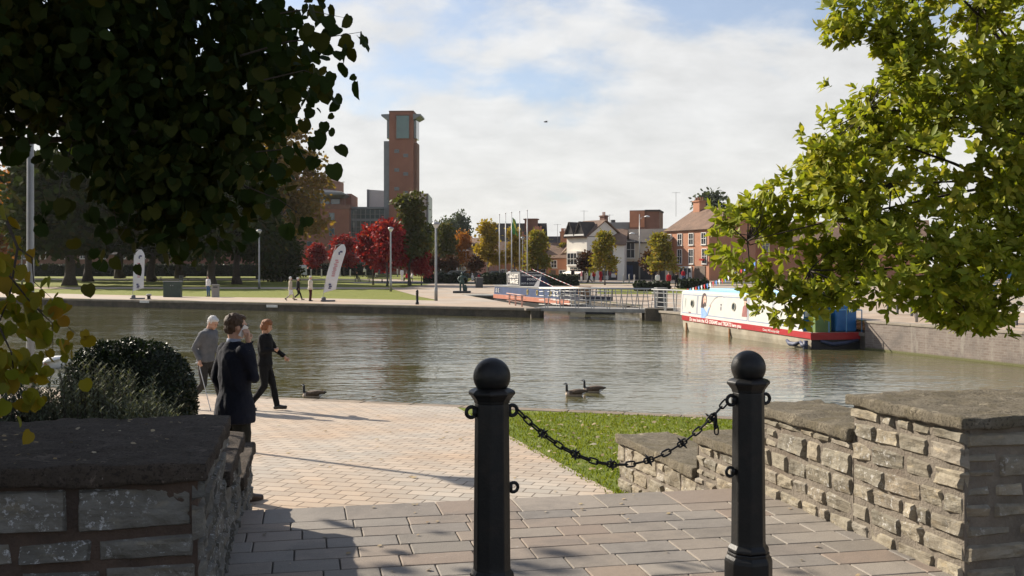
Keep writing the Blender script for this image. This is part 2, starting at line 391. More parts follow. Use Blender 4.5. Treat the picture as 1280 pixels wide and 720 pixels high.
# water: ripples over murky green-brown water
m,n,p,out=nt_new('canal_water'); v=coord(n,scale=(.55,1.15,1),rot=(0,0,R(8)))
h1=noise(n,4.2,2,.5,v,.5); h2=noise(n,1.1,2,.5,v,.3); h3=noise(n,.22,3,.5,v)
s1=N(n,'ShaderNodeMath'); s1.operation='MULTIPLY_ADD'; n.links.new(h2,s1.inputs[0]); s1.inputs[1].default_value=1.6; n.links.new(h1,s1.inputs[2])
s2=N(n,'ShaderNodeMath'); s2.operation='MULTIPLY'; n.links.new(s1.outputs[0],s2.inputs[0])
n.links.new(ramp(n,h3,.15,.70),s2.inputs[1])
p.inputs['Base Color'].default_value=(.088,.082,.036,1); p.inputs['Roughness'].default_value=.04; p.inputs['IOR'].default_value=1.333; p.inputs['Specular IOR Level'].default_value=.5
bump(n,p,s2.outputs[0],WAVE,.045); M_WATER=m
mb=MB(); mb.quad((-200,4,-1.15),(60,4,-1.15),(60,110,-1.15),(-200,110,-1.15)); o=mb.build('water',M_WATER); o['kind']='structure'

# near bank: the lower plaza falls gently to the water
WN=Vector((.305,.952)); WC=18.55
TH=R(11.5); UU=Vector((math.cos(TH),math.sin(TH))); VV=Vector((-math.sin(TH),math.cos(TH)))
def uv(u,v): return (u*UU.x+v*VV.x, u*UU.y+v*VV.y)
def nz(x,y):
    d=WC-(WN.x*x+WN.y*y); return -1.03+min(.43,max(0,d)*.05)
def wl(x): return (WC-WN.x*x)/WN.y                # water line of the near bank
def near_sheet(name, poly, m, off=0.0):
    bm=bmesh.new(); bm.faces.new([bm.verts.new((a,b,0)) for a,b in poly]); bmesh.ops.triangulate(bm,faces=bm.faces[:])
    for dd in (0.0,8.6):
        bmesh.ops.bisect_plane(bm,geom=bm.verts[:]+bm.edges[:]+bm.faces[:],plane_co=(WN.x*(WC-dd),WN.y*(WC-dd),0),plane_no=(WN.x,WN.y,0))
    for v in bm.verts: v.co.z=nz(v.co.x,v.co.y)+off
    bmesh.ops.recalc_face_normals(bm,faces=bm.faces[:])
    if sum(f.normal.z for f in bm.faces)<0: bmesh.ops.reverse_faces(bm,faces=bm.faces[:])
    me=bpy.data.meshes.new(name); bm.to_mesh(me); bm.free(); me.materials.append(m); o=bpy.data.objects.new(name,me); COL.objects.link(o); o['kind']='structure'; return o
PR0=Vector((.99,10.18)); PRd=Vector((-.2145,.9767))
def pr(t): q=PR0+PRd*t; return (q.x,q.y)
pe=pr(9.55)
near_sheet('near_bank',[(-40,wl(-40)-.3),(26,wl(26)-.3),(26,6.4),(-40,6.4)],M_GRASS)
near_sheet('lower_plaza',[pr(-4.4),pe,(-22,wl(-22)-.31),(-22,7.0)],M_PLAZA,.012)
mb=MB()                                            # stone kerb along the water
for k in range(60):
    x0=-36+k*1.0; x1=x0+.985
    a=Vector((x0,wl(x0)-.3)); b=Vector((x1,wl(x1)-.3)); q=Vector((WN.x,WN.y))*.32
    mb.prism([a,b,b+q,a+q],-1.55,-1.005+rnd.uniform(-.006,.006))
M_KERB=mat('kerb_stone',(.20,.155,.11),.85,.35,2.0,.5,30,dirt=(.09,.08,.05))
o=mb.build('water_kerb',M_KERB,bevel=.012); o['kind']='structure'
mb=MB(); mb.prism([(-80,-80),(80,-80),(80,6.0),(-80,6.0)],-.5,-.05); o=mb.build('ground',mat('rough_ground',(.10,.09,.06),.95,.3,1,.4,20)); o['kind']='structure'

# upper paving of worn slabs, rows along the step edge
M_SLAB=None
def slab_mat():
    m,n,p,out=nt_new('paving_slab'); v=coord(n); g=n.nodes.new('ShaderNodeNewGeometry')
    cr=n.nodes.new('ShaderNodeValToRGB'); n.links.new(g.outputs['Random Per Island'],cr.inputs[0]); el=cr.color_ramp.elements
    cols=[(.21,.19,.165),(.28,.24,.20),(.26,.205,.165),(.31,.275,.235),(.22,.20,.18),(.30,.235,.18)]
    while len(el)<len(cols): el.new(.5)
    for i,c in enumerate(cols): el[i].position=i/(len(cols)-1); el[i].color=c4(c)
    col=mix(n,ramp(n,noise(n,1.4,6,.7,v,.3),.5,.75),cr.outputs[0],(.15,.135,.12))
    f=noise(n,130,3,.75,v); col=mix(n,ramp(n,f,.35,.75),mix(n,1.0,col,(.72,.72,.72),'MULTIPLY'),mix(n,1.0,col,(1.12,1.12,1.1),'MULTIPLY'))
    col=mix(n,ramp(n,noise(n,22,4,.6,v),.68,.74),col,(.36,.34,.31))
    n.links.new(col,p.inputs['Base Color']); p.inputs['Roughness'].default_value=.72; p.inputs['Specular IOR Level'].default_value=.35
    b1=bump(n,p,noise(n,9,5,.6,v),.25,.02); bump(n,p,f,.35,.003,b1); return m
M_SLAB=slab_mat()
VE=7.05
mb=MB(); g=random.Random(3)
def slab_at(u0,u1,v0,v1,th=.06,tilt=.0016):
    j=.0035; zs=[g.uniform(-tilt,tilt) for _ in range(4)]
    c=[(u0+j,v0+j),(u1-j,v0+j),(u1-j,v1-j),(u0+j,v1-j)]
    mb.add([(*uv(a,b),-th) for a,b in c]+[(*uv(a,b),zs[i]) for i,(a,b) in enumerate(c)],[(0,3,2,1),(4,5,6,7),(0,1,5,4),(1,2,6,5),(2,3,7,6),(3,0,4,7)])
u=-.8; 
while u<3.55: L=g.uniform(.52,.62); slab_at(u,u+L,VE-.40,VE,.14); u+=L
row=0; v1=VE-.40
while v1>.9:
    hgt=.222 if row else .21; u=-.9-g.uniform(0,.3); umax=5.4 if v1<4.35 else 3.55
    while u<umax:
        L=g.choice([.30,.33,.36,.42]) if row else g.uniform(.33,.4); slab_at(u,u+L,v1-hgt,v1); u+=L
    v1-=hgt; row+=1
o=mb.build('upper_paving',M_SLAB,bevel=.006,seg=2); o['kind']='structure'
mb=MB(); mb.prism([uv(-.95,.6),uv(5.6,.6),uv(5.6,4.4),uv(3.5,4.4),uv(3.5,VE-.02),uv(-.95,VE-.02)],-.3,-.012); o=mb.build('paving_bed',mat('joint_grit',(.055,.05,.042),.95,.3,9,.5,60)); o['kind']='structure'
mb=MB()
for k in range(4):
    v0=VE+.001+k*.33; z1=-.15*(k+1); 
    a,b,c,d=uv(-.75,v0),uv(3.4,v0),uv(3.3,v0+.345),uv(-.75,v0+.345)
    mb.prism([a,b,c,d],-1.0,z1)
o=mb.build('steps',M_SLAB,bevel=.01); o['kind']='structure'

# thin autumn haze in the air
mb=MB(); mb.box((0,1650,20.5),(6400,4100,44)); hzo=mb.build("haze",M_ROAD); hzo.data.materials.clear()
m=bpy.data.materials.new('haze_air'); m.use_nodes=True; n=m.node_tree
for x in list(n.nodes): n.nodes.remove(x)
out=n.nodes.new('ShaderNodeOutputMaterial'); pv=n.nodes.new('ShaderNodeVolumePrincipled'); pv.inputs['Color'].default_value=(.94,.96,1,1); pv.inputs['Density'].default_value=HAZE_D; pv.inputs['Anisotropy'].default_value=.1
n.links.new(pv.outputs[0],out.inputs['Volume']); hzo.data.materials.append(m); hzo['kind']='stuff'
# ================================================================ stone walls beside the steps
def stone_mat(name, cols, lichen, amount=.0, dark=1.0):
    m,n,p,out=nt_new(name); v=coord(n); g=n.nodes.new('ShaderNodeNewGeometry')
    cr=n.nodes.new('ShaderNodeValToRGB'); n.links.new(g.outputs['Random Per Island'],cr.inputs[0]); el=cr.color_ramp.elements
    while len(el)<len(cols): el.new(.5)
    for i,c in enumerate(cols): el[i].position=i/max(1,len(cols)-1); el[i].color=c4(c)
    col=cr.outputs[0]
    vs_=coord(n,scale=(1,1,2.6))
    col=mix(n,ramp(n,noise(n,5,6,.7,vs_,.5),.4,.7),col,mix(n,1.0,col,(.55,.52,.48),'MULTIPLY'))
    col=mix(n,ramp(n,noise(n,11,4,.6,vs_),.55,.72),col,mix(n,1.0,col,(1.35,1.28,1.15),'MULTIPLY'))
    gate=noise(n,2.2,3,.5,v); li=noise(n,38,5,.75,v)
    x=n.nodes.new('ShaderNodeMath'); x.operation='MULTIPLY'; n.links.new(ramp(n,gate,.5-amount,.62-amount),x.inputs[0]); n.links.new(ramp(n,li,.56,.62),x.inputs[1])
    col=mix(n,x.outputs[0],col,lichen)
    n.links.new(col,p.inputs['Base Color']); p.inputs['Roughness'].default_value=.88; p.inputs['Specular IOR Level'].default_value=.25
    b1=bump(n,p,noise(n,14,6,.7,vs_,.4),.7,.02); bump(n,p,noise(n,110,3,.7,v),.4,.004,b1); return m
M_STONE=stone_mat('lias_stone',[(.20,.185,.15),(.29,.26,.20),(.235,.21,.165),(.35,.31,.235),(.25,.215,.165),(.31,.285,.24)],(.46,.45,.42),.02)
M_STONE2=stone_mat('shaded_stone',[(.12,.12,.11),(.18,.172,.15),(.145,.14,.125),(.21,.195,.165),(.10,.097,.085)],(.42,.42,.41),.06)  # darker lias: the left wall's shade put into the stone colours
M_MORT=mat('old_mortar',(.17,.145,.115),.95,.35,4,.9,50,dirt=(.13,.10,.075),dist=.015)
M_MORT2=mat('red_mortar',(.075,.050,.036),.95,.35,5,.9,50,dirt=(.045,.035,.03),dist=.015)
def cope_mat(name, base, moss, spot):
    m,n,p,out=nt_new(name); v=coord(n)
    col=mix(n,ramp(n,noise(n,7,6,.7,v),.35,.7),tuple(x*.6 for x in base),base)
    col=mix(n,ramp(n,noise(n,2.6,6,.75,v,.5),.47,.62),col,moss)
    col=mix(n,ramp(n,noise(n,60,4,.75,v),.52,.60),col,tuple(x*.35 for x in base))
    col=mix(n,ramp(n,noise(n,4.5,6,.8,v,.8),.58,.66),col,tuple(x*1.5 for x in base))
    col=mix(n,ramp(n,noise(n,33,3,.7,v),.70,.735),col,spot)
    n.links.new(col,p.inputs['Base Color']); p.inputs['Roughness'].default_value=.92; p.inputs['Specular IOR Level'].default_value=.2
    b1=bump(n,p,noise(n,16,6,.75,v),1.0,.035); bump(n,p,noise(n,75,4,.8,v),1.0,.010,b1); return m
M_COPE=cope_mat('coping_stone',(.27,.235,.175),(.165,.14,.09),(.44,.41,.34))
M_COPE2=cope_mat('shaded_mossy_coping',(.125,.10,.08),(.075,.058,.043),(.42,.37,.31))  # moss patches on a base darkened for the shade at the left

def stones(mb, P0, U, Nn, length, z0, z1, seed, cell=.03, hmin=.10, hmax=.16, lmin=.12, lmax=.36, joint=.0038, prot=.007):
    """courses of rough-faced rubble on the face that starts at P0 and runs along U, looking along Nn"""
    g=random.Random(seed); U=Vector(U); Nn=Vector(Nn); z=z0
    while z<z1-.04:
        h=g.uniform(hmin,hmax)
        if z1-(z+h)<hmin*.7: h=z1-z
        s=0.0
        while s<length-.02:
            L=g.uniform(lmin,lmax)*(1.15 if h>.13 else .95)
            if length-(s+L)<lmin*.8: L=length-s
            parts=[(z,z+h)] if not(h>.145 and L<.3 and g.random()<.5) else [(z,z+h*.52),(z+h*.52,z+h)]
            for a,b in parts:
                jj=joint*g.uniform(.6,1.5); w_=L-2*jj; hh=b-a-2*jj*.9
                if w_<.03 or hh<.02: continue
                nx=max(3,int(w_/cell)); nzz=max(3,int(hh/cell)); cs=[(g.uniform(-1,1)*min(.014,w_*.08),g.uniform(-1,1)*min(.009,hh*.07)) for _ in range(4)]
                pr_=prot*g.uniform(.5,1.5); tl=g.uniform(-.012,.012); tz=g.uniform(-.01,.01); sd_=Vector((g.uniform(0,50),g.uniform(0,50),0)); vs=[]; fs=[]
                for j in range(nzz+1):
                    for i in range(nx+1):
                        fx=i/nx; fz=j/nzz
                        ox=(cs[0][0]*(1-fx)*(1-fz)+cs[1][0]*fx*(1-fz)+cs[2][0]*fx*fz+cs[3][0]*(1-fx)*fz); oz=(cs[0][1]*(1-fx)*(1-fz)+cs[1][1]*fx*(1-fz)+cs[2][1]*fx*fz+cs[3][1]*(1-fx)*fz)
                        ex=min(fx,1-fx)*w_; ez=min(fz,1-fz)*hh; e=min(1,ex/.009)*min(1,ez/.008)
                        q=P0+U*(s+jj+fx*w_+ox); zz_=a+jj*.9+fz*hh+oz
                        nv=mnoise.fractal(Vector((fx*w_*7,fz*hh*13,0))+sd_,.8,2.1,4)
                        rg_=mnoise.ridged_multi_fractal(Vector((fx*w_*4,fz*hh*15,3))+sd_,.9,2.2,3,1.0,2.0); d=-.03+(.03+pr_+tl*(fx-.5)*2.6+tz*(fz-.5)*2+nv*.012-(rg_-1.0)*.007)*(e**.35)
                        vs.append((q.x+Nn.x*d,q.y+Nn.y*d,zz_))
                for j in range(nzz):
                    for i in range(nx): k=j*(nx+1)+i; fs.append((k,k+1,k+nx+2,k+nx+1))
                mb.add(vs,fs)
            s+=L
        z+=h
def rough_block(name, poly, z0, z1, m, parent, cell=.05, amp=.008, seed=0, bev=.013):
    """solid slab on a plan outline with worn, uneven edges"""
    bm=bmesh.new(); vb=[bm.verts.new((a,b,z0)) for a,b in poly]; f=bm.faces.new(vb)
    r=bmesh.ops.extrude_face_region(bm,geom=[f]); bmesh.ops.translate(bm,verts=[x for x in r['geom'] if isinstance(x,bmesh.types.BMVert)],vec=(0,0,z1-z0))
    bmesh.ops.recalc_face_normals(bm,faces=bm.faces[:])
    bmesh.ops.bevel(bm,geom=bm.edges[:],offset=bev,segments=2,affect='EDGES',profile=.6)
    for _ in range(7):
        es=[e for e in bm.edges if e.calc_length()>cell*1.6]
        if not es: break
        bmesh.ops.subdivide_edges(bm,edges=es,cuts=1,use_grid_fill=True)
    bmesh.ops.triangulate(bm,faces=[f for f in bm.faces if len(f.verts)>4])
    bm.normal_update()
    for v in bm.verts:
        q=v.co*5+Vector((seed*7.3,0,0)); k=mnoise.fractal(q,.9,2,4)*amp+mnoise.noise(v.co*22)*amp*.35
        v.co+=v.normal*k
    me=bpy.data.meshes.new(name); bm.to_mesh(me); bm.free(); me.polygons.foreach_set('use_smooth',[True]*len(me.polygons))
    me.materials.append(m); o=bpy.data.objects.new(name,me); COL.objects.link(o); o.parent=parent; return o
def stair_wall(P0, D, W, sections, label, ms, mm, mc, seed, cell):
    """wall that drops in sections beside the steps: P0 near corner, D along the stair, W away from it"""
    root=empty('stone_wall',(P0.x,P0.y,0),0,label,'wall'); P=Vector((0,0)); core=MB(); st=MB(); k=0
    for d0,d1,zt,wid,zb,ch in sections:
        q=[P+D*d0+W*.0,P+D*d1,P+D*d1+W*wid,P+D*d0+W*wid]
        ins=.009; qi=[P+D*(d0+ins*(d0==0))+W*ins,P+D*(d1-ins)+W*ins,P+D*(d1-ins)+W*(wid-ins),P+D*(d0+ins*(d0==0))+W*(wid-ins)]
        core.prism(qi,zb,zt-ch*.5)
        zs=zt-ch
        stones(st,q[0]+D*0,D,-W,d1-d0,zb,zs,seed+k,cell)                       # face beside the steps
        stones(st,q[3]+D*0,D,W,d1-d0,zb,zs,seed+k+20,.06)
        if d0==0: stones(st,q[0],W,-D,wid,zb,zs,seed+k+40,cell,.10,.16,.15,.55,.013)  # near end
        stones(st,q[1],W,D,wid,zs-.35 if zs-.35>zb else zb,zs,seed+k+60,.05)
        oh=.03; o0=oh if d0==0 else -.002
        pc=[P+D*(d0-o0)-W*oh,P+D*(d1+oh)-W*oh,P+D*(d1+oh)+W*(wid+oh),P+D*(d0-o0)+W*(wid+oh)]
        pc=[(a.x,a.y) for a in pc]
        if (pc[1][0]-pc[0][0])*(pc[2][1]-pc[1][1])-(pc[1][1]-pc[0][1])*(pc[2][0]-pc[1][0])<0: pc=pc[::-1]
        rough_block('coping',pc,zt-ch,zt,mc,root,.035 if d0==0 else .05,.016,seed+k)
        k+=1
    core.build('mortar_core',mm,root); st.build('stonework',ms,root)
    return root
aR=math.atan2(1.265,4.99); DR=Vector((-math.sin(aR),math.cos(aR))); WR=Vector((math.cos(aR),math.sin(aR)))
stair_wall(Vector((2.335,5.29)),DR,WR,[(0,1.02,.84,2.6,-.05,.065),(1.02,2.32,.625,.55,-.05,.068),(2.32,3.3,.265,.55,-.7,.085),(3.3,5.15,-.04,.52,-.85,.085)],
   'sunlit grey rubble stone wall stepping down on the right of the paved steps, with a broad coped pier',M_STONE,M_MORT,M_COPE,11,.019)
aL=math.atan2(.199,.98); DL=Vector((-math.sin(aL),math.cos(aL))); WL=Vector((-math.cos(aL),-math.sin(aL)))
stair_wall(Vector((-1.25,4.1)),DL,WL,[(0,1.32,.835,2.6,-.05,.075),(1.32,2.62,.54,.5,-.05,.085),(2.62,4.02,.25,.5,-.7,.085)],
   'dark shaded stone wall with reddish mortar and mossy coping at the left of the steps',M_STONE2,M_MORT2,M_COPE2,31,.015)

# ================================================================ bollards and chain
M_IRON=mat('black_iron',(.006,.0065,.0065),.46,.35,14,.45,60,spec=.35,dist=.004,dirt=(.020,.015,.012))
BH=1.2
def bollard_mesh(root):
    mb=MB(); ph=math.pi/8
    mb.lathe([(.104,.20),(.102,.215),(.088,.235),(.0865,.25),(.080,.965),(.079,.995)],8,ph=ph); mb.build('shaft',M_IRON,root,bevel=.006)
    mb=MB(); mb.lathe([(.120,0),(.120,.15),(.116,.165),(.106,.18),(.106,.197)],8,ph=ph); mb.build('plinth',M_IRON,root,bevel=.006)
    mb=MB(); mb.lathe([(.082,.992),(.084,1.005),(.100,1.028),(.108,1.034),(.108,1.046),(.096,1.055),(.080,1.062)],8,ph=ph); mb.build('collar',M_IRON,root,bevel=.004)
    mb=MB(); a=math.acos(-.8)
    mb.lathe([(.06,1.055)]+[(.086*math.sin(t),1.114-.086*math.cos(t)) for t in [.72+i*(math.pi-.74)/16 for i in range(17)]],28); mb.build('ball_finial',M_IRON,root,smooth=True)
def ring(root, x, z, s=1.0, name='chain_lug'):
    mb=MB(); mb.torus((x,0,z),.024*s,.009*s,Matrix.Rotation(R(90),3,'X'),18,8); mb.box((x-math.copysign(.022,x),0,z),(.03,.02,.03)); mb.build(name,M_IRON,root,smooth=True)
BL=Vector((-.092,4.69)); BR=Vector((1.182,5.12)); ba=math.atan2(BR.y-BL.y,BR.x-BL.x)
bo1=empty('bollard',(BL.x,BL.y,0),ba,'black iron bollard with ball top at the left end of the chain','bollard','bollards holding the chain')
bollard_mesh(bo1); ring(bo1,.098,.955); ring(bo1,-.098,.955); ring(bo1,.104,.60,.9)
bo2=copy_tree(bo1); bo2.location=(BR.x,BR.y,0); bo2['label']='black iron bollard with ball top nearest the sunlit stone wall'
for ch in list(bo2.children):
    if ch.name.startswith('chain_lug'): bpy.data.objects.remove(ch)
ring(bo2,.098,.955); ring(bo2,-.098,.955); ring(bo2,-.104,.60,.9)
def link_frame(p, t, roll):
    t=t.normalized(); a=Vector((0,0,1)); b=t.cross(a).normalized(); a=b.cross(t)
    return Matrix((t,b*math.cos(roll)+a*math.sin(roll),-b*math.sin(roll)+a*math.cos(roll))).transposed()
u2=Vector((math.cos(ba),math.sin(ba),0))
cA=Vector((BL.x,BL.y,.955))+u2*.122; cB=Vector((BR.x,BR.y,.955))-u2*.122
def cat(t,sag=.285):
    q=cA.lerp(cB,t); q.z-=sag*(1-(2*t-1)**2)*.93+sag*.07*math.sin(math.pi*t); return q
ch=empty('spiked_chain',(BL.x,BL.y,0),0,'black spiked chain sagging between the two iron bollards','chain')
cum=[0]; ts=[i/400 for i in range(401)]
for i in range(400): cum.append(cum[-1]+(cat(ts[i+1])-cat(ts[i])).length)
tot=cum[-1]; nl=26; sp=MB(); lk=MB()
def tat(s): return float(np.interp(s,cum,ts))
org=Vector((BL.x,BL.y,0))
def spike(mb, p, M, s=1.0):
    for k in range(4):
        a=k*math.pi/2+.4; d=M@Vector((0,math.cos(a),math.sin(a))); mb.tube([p,p+d*.022*s,p+d*.038*s],[.0085*s,.006*s,.0006],6)
    mb.ell(p,.012*s,8,6)
for i in range(nl):
    s=(i+.5)/nl*tot; t=tat(s); p=cat(t)-org; d=cat(min(1,t+.01))-cat(max(0,t-.01)); M=link_frame(p,d,R(20)+(math.pi/2 if i%2 else 0))
    long_=(i%2==0)
    lk.torus(p,.0125,.0046,M,16,6,sx=(.019 if long_ else .0135))
    if i%4==3: sp=MB(); spike(sp,p,M); sp.build('spike',M_IRON,ch)
lk.build('chain_link',M_IRON,ch,smooth=True)
ch2=empty('hanging_chain',(BR.x,BR.y,0),0,'short end of black chain dangling from the bollard beside the sunlit wall','chain')
p0=Vector((cat(.935).x-BR.x,cat(.935).y-BR.y,cat(.935).z)); lk=MB(); sp=MB()
for i in range(3):
    p=p0+Vector((.004*i,-.012,-.012-.03*i)); M=link_frame(p,Vector((.05,.02,-1)),R(25)+(math.pi/2 if i%2 else 0)); lk.torus(p,.011,.0042,M,14,6,sx=.013)
spike(sp,p0+Vector((.004,-.012,-.045)),Matrix.Identity(3),.9); lk.build('chain_link',M_IRON,ch2,smooth=True); sp.build('spike',M_IRON,ch2)

# ================================================================ lamp posts
M_STEEL=mat('grey_steel',(.26,.26,.255),.45,.2,3,.15,60,metal=.6)
M_LAMP=mat('lamp_globe',(.62,.62,.60),.25,.1,3)
M_LAMPCAP=mat('lamp_cap',(.30,.30,.30),.4,.1,3,metal=.5)
def lamp_parts(root, h, r=.055):
    mb=MB(); mb.lathe([(r*1.45,0),(r*1.45,.9),(r*1.1,.96),(r*1.05,1.0),(r*.85,h-.45),(r*.7,h-.42)],16); mb.build('post',M_STEEL,root,smooth=True)
    mb=MB(); mb.lathe([(.05,h-.46),(.09,h-.42),(.17,h-.30),(.24,h-.2),(.25,h-.16),(.22,h-.15)],20); mb.build('lamp_shade',M_LAMP,root,smooth=True)
    mb=MB(); mb.lathe([(.26,h-.165),(.285,h-.15),(.27,h-.09),(.2,h-.03),(.1,h),(.02,h+.015)],20); mb.build('cap',M_LAMPCAP,root,smooth=True)
lp=at(38,480,15.4); nl_=empty('street_lamp',(lp.x,15.4,nz(lp.x,15.4)-.01),0,'tall grey lamp post rising behind the rosemary at the left','street lamp'); lamp_parts(nl_,4.95,.055)
# ================================================================ near trees
M_BARK=mat('bark',(.055,.042,.032),.95,.4,6,.9,25,dist=.03)
M_BARK_G=mat('grey_bark',(.10,.09,.075),.95,.4,5,.8,22,dist=.03)
M_LIME=leaf_mat('lime_leaf',[(.018,.032,.007),(.028,.046,.008),(.036,.054,.010),(.022,.038,.008),(.10,.085,.012),(.05,.065,.012)],.34,.65,.12)  # a few brighter yellowish entries stand for light glowing through leaves
M_LIMEY=leaf_mat('lit_yellow_leaf',[(.24,.21,.02),(.15,.20,.02),(.34,.22,.02),(.20,.23,.03),(.36,.17,.02)],.62,.55,.25)  # yellows raised to stand for light glowing through the low bough
M_MAGN=leaf_mat('magnolia_leaf',[(.17,.22,.022),(.28,.32,.032),(.38,.38,.042),(.21,.26,.026),(.48,.42,.06),(.31,.34,.034)],.46,.55,.22)

def hanging(g, n, boxes, size, flat=.35):
    """leaves that hang in sprays inside boxes ((x0,x1),(y0,y1),(z0,z1),count share)"""
    P=[];D=[];U=[];S=[]
    for (xa,xb),(ya,yb),(za,zb),k in boxes:
        for _ in range(k):
            c=np.array([g.uniform(xa,xb),g.uniform(ya,yb),g.uniform(za,zb)]); d=g.normal(size=3); d[2]=-abs(d[2])*.6-.25; d/=np.linalg.norm(d)
            m=g.randint(6,11)
            for j in range(m):
                q=c+d*(j/m-.5)*.5+g.normal(size=3)*.045; P.append(q); t=d+g.normal(size=3)*.55; t[2]-=.55; D.append(t); U.append(g.normal(size=3)*.9+np.array([0,-.25,.45])); S.append(size*g.uniform(.5,1.35))
    return P,D,U,S
# the lime: trunk in the bed left of the wall, its low boughs hang into the top left of the view
LT=Vector((-5.2,7.6,-.05)); g=rs(5)
lime=empty('lime_tree',LT,0,'big dark lime tree overhanging the left wall with broad heart shaped leaves','tree')
tipsL=[(-1.3,5.2,2.6),(-1.6,4.6,2.2),(-2.2,5.4,2.3),(-1.2,6.0,2.9),(-2.6,4.8,3.0),(-3.4,6.2,3.6),(-2.0,7.5,4.0),(-4.0,9.0,5.0),(-7.0,7.0,5.0),(-6.5,9.5,5.5),(-5.0,5.0,4.5),(-3.4,5.0,2.6),(-4.4,8.0,6.5)]
trunk_mb(2,5.6,.26,[Vector(t)-LT for t in tipsL],fork=.42).build('trunk',M_BARK,lime,smooth=True)
boxes=[((-2.6,-1.35),(4.4,6.0),(2.3,3.2),430),((-1.98,-1.5),(4.6,5.4),(2.02,2.4),150),((-2.7,-2.0),(4.8,5.4),(2.45,2.8),90),((-1.9,-1.5),(4.9,5.4),(1.80,2.08),46),
       ((-1.38,-1.0),(4.6,5.4),(2.35,3.1),60),((-1.62,-1.2),(4.7,5.4),(2.0,2.6),50),((-1.8,-1.4),(4.7,5.4),(1.78,2.2),36),((-3.4,-2.5),(5.0,6.2),(2.3,3.0),110),
       ((-1.1,-.95),(4.6,4.9),(2.66,2.80),5),((-1.15,-1.0),(4.7,5.0),(2.44,2.56),3),((-2.1,-1.95),(5.0,5.3),(1.9,2.1),2)]
P,D,U,S=hanging(g,0,boxes,.062)
link_mesh('low_foliage',leaves_mesh('low_foliage',np.array(P)-np.array(LT),D,U,S,'heart'),M_LIME,lime)
def lime_crown(*a):
    P,out,C=crown_points(rs(6),a[0],20000,.5,24,.35); g=rs(61); W_=P+np.array(LT); k=~((W_[:,1]>.8)&(W_[:,0]>-.40*W_[:,1]+.5)&(W_[:,2]<1.6+.5*W_[:,1]))
    P=P[k]; out=out[k]; n=len(P); D=out+g.normal(size=(n,3))*.7; D[:,2]-=.2; U=out+g.normal(size=(n,3))*.6; U[:,2]+=.7
    return leaves_mesh('crown',P,D,U,.15*(.6+.8*g.rand(n)),'heart')
me=lime_crown([(-.6,-1.2,4.6,3.0,2.5,1.9),(-2.8,-.6,4.4,2.6,2.3,1.7),(1.4,-2.4,4.3,2.4,1.8,1.4),(-1.4,-.2,5.8,2.6,2.2,1.8),(-1.6,-3.4,4.0,2.4,1.8,1.3),(3.2,-2.6,4.6,2.0,1.6,1.2),(-3.6,.9,3.4,1.8,1.7,1.3)])
link_mesh('crown',me,M_LIME,lime)
# twigs of the hanging sprays and the yellow bough at the far left
tw=MB(); P=[];D=[];U=[];S=[]; gg=random.Random(8); NP=[];ND=[];NU=[];NS=[]
def spray(path, r0, leaves, spread, size, yellow=True):
    pts=[Vector(q) for q in path]; tw=MB(); tw.tube([q-LT for q in pts],[r0*(1-.8*i/(len(pts)-1)) for i in range(len(pts))],6); tw.build('hanging_twig',M_BARK,lime,smooth=True)
    for _ in range(leaves):
        t=gg.random()**.7*(len(pts)-1); i=min(int(t),len(pts)-2); q=pts[i].lerp(pts[i+1],t-i)+Vector((gg.gauss(0,1),gg.gauss(0,1),gg.gauss(-.35,1)))*spread
        P.append(tuple(q-LT)); D.append((gg.gauss(0,.5),gg.gauss(0,.5),-1)); U.append((gg.gauss(0,1),gg.gauss(-1,.7),gg.gauss(.1,.5))); S.append(size*gg.uniform(.6,1.2))
Y0=3.9
def Q(px,py,dy=0): return tuple(at(px,py,Y0+dy))
spray([Q(-70,215,.5),Q(5,268,.3),Q(22,310,.1),Q(12,370),Q(-8,420)],.009,60,.07,.06)
spray([Q(22,310,.1),Q(40,322,.1),Q(42,352,.2),Q(64,372,.3)],.004,14,.05,.055)
spray([Q(12,345),Q(40,380,.1),Q(66,405,.1),Q(66,440,.1)],.004,26,.05,.06)
spray([Q(45,385,.1),Q(75,400,.2),Q(98,420,.2)],.003,12,.04,.055)
spray([Q(-30,330),Q(-5,400,-.1),Q(14,440,-.1),Q(20,485)],.006,70,.07,.06)
spray([Q(-60,380),Q(-20,430),Q(8,470),Q(30,490,.1)],.006,45,.06,.058)
for path,r0,k in (([(300,70,.5),(360,52,.5),(400,48,.5),(452,40,.5)],.005,22),([(330,100,.5),(380,88,.5),(415,100,.5)],.004,14),([(320,190,.6),(360,186,.6),(402,200,.6)],.004,14),([(330,20,.4),(380,12,.4),(430,22,.4)],.004,14),([(300,230,.7),(350,250,.7),(375,268,.7)],.004,12),([(150,200,.9),(140,250,.9),(150,300,.9)],.004,12),([(90,180,.9),(75,230,.9),(72,268,.9)],.004,12),([(170,210,.9),(160,280,.9),(118,345,.7)],.003,7)):
    pp=len(P); spray([Q(*q) for q in path],r0,k,.045,.072)
    NP.extend([tuple(q) for q in P[pp:]]); ND.extend(D[pp:]); NU.extend(U[pp:]); NS.extend(S[pp:]); del P[pp:],D[pp:],U[pp:],S[pp:]
link_mesh('spray_foliage',leaves_mesh('spray_foliage',NP,ND,NU,NS,'heart'),M_LIME,lime)
link_mesh('yellow_foliage',leaves_mesh('yellow_foliage',P,D,U,S,'heart'),M_LIMEY,lime)

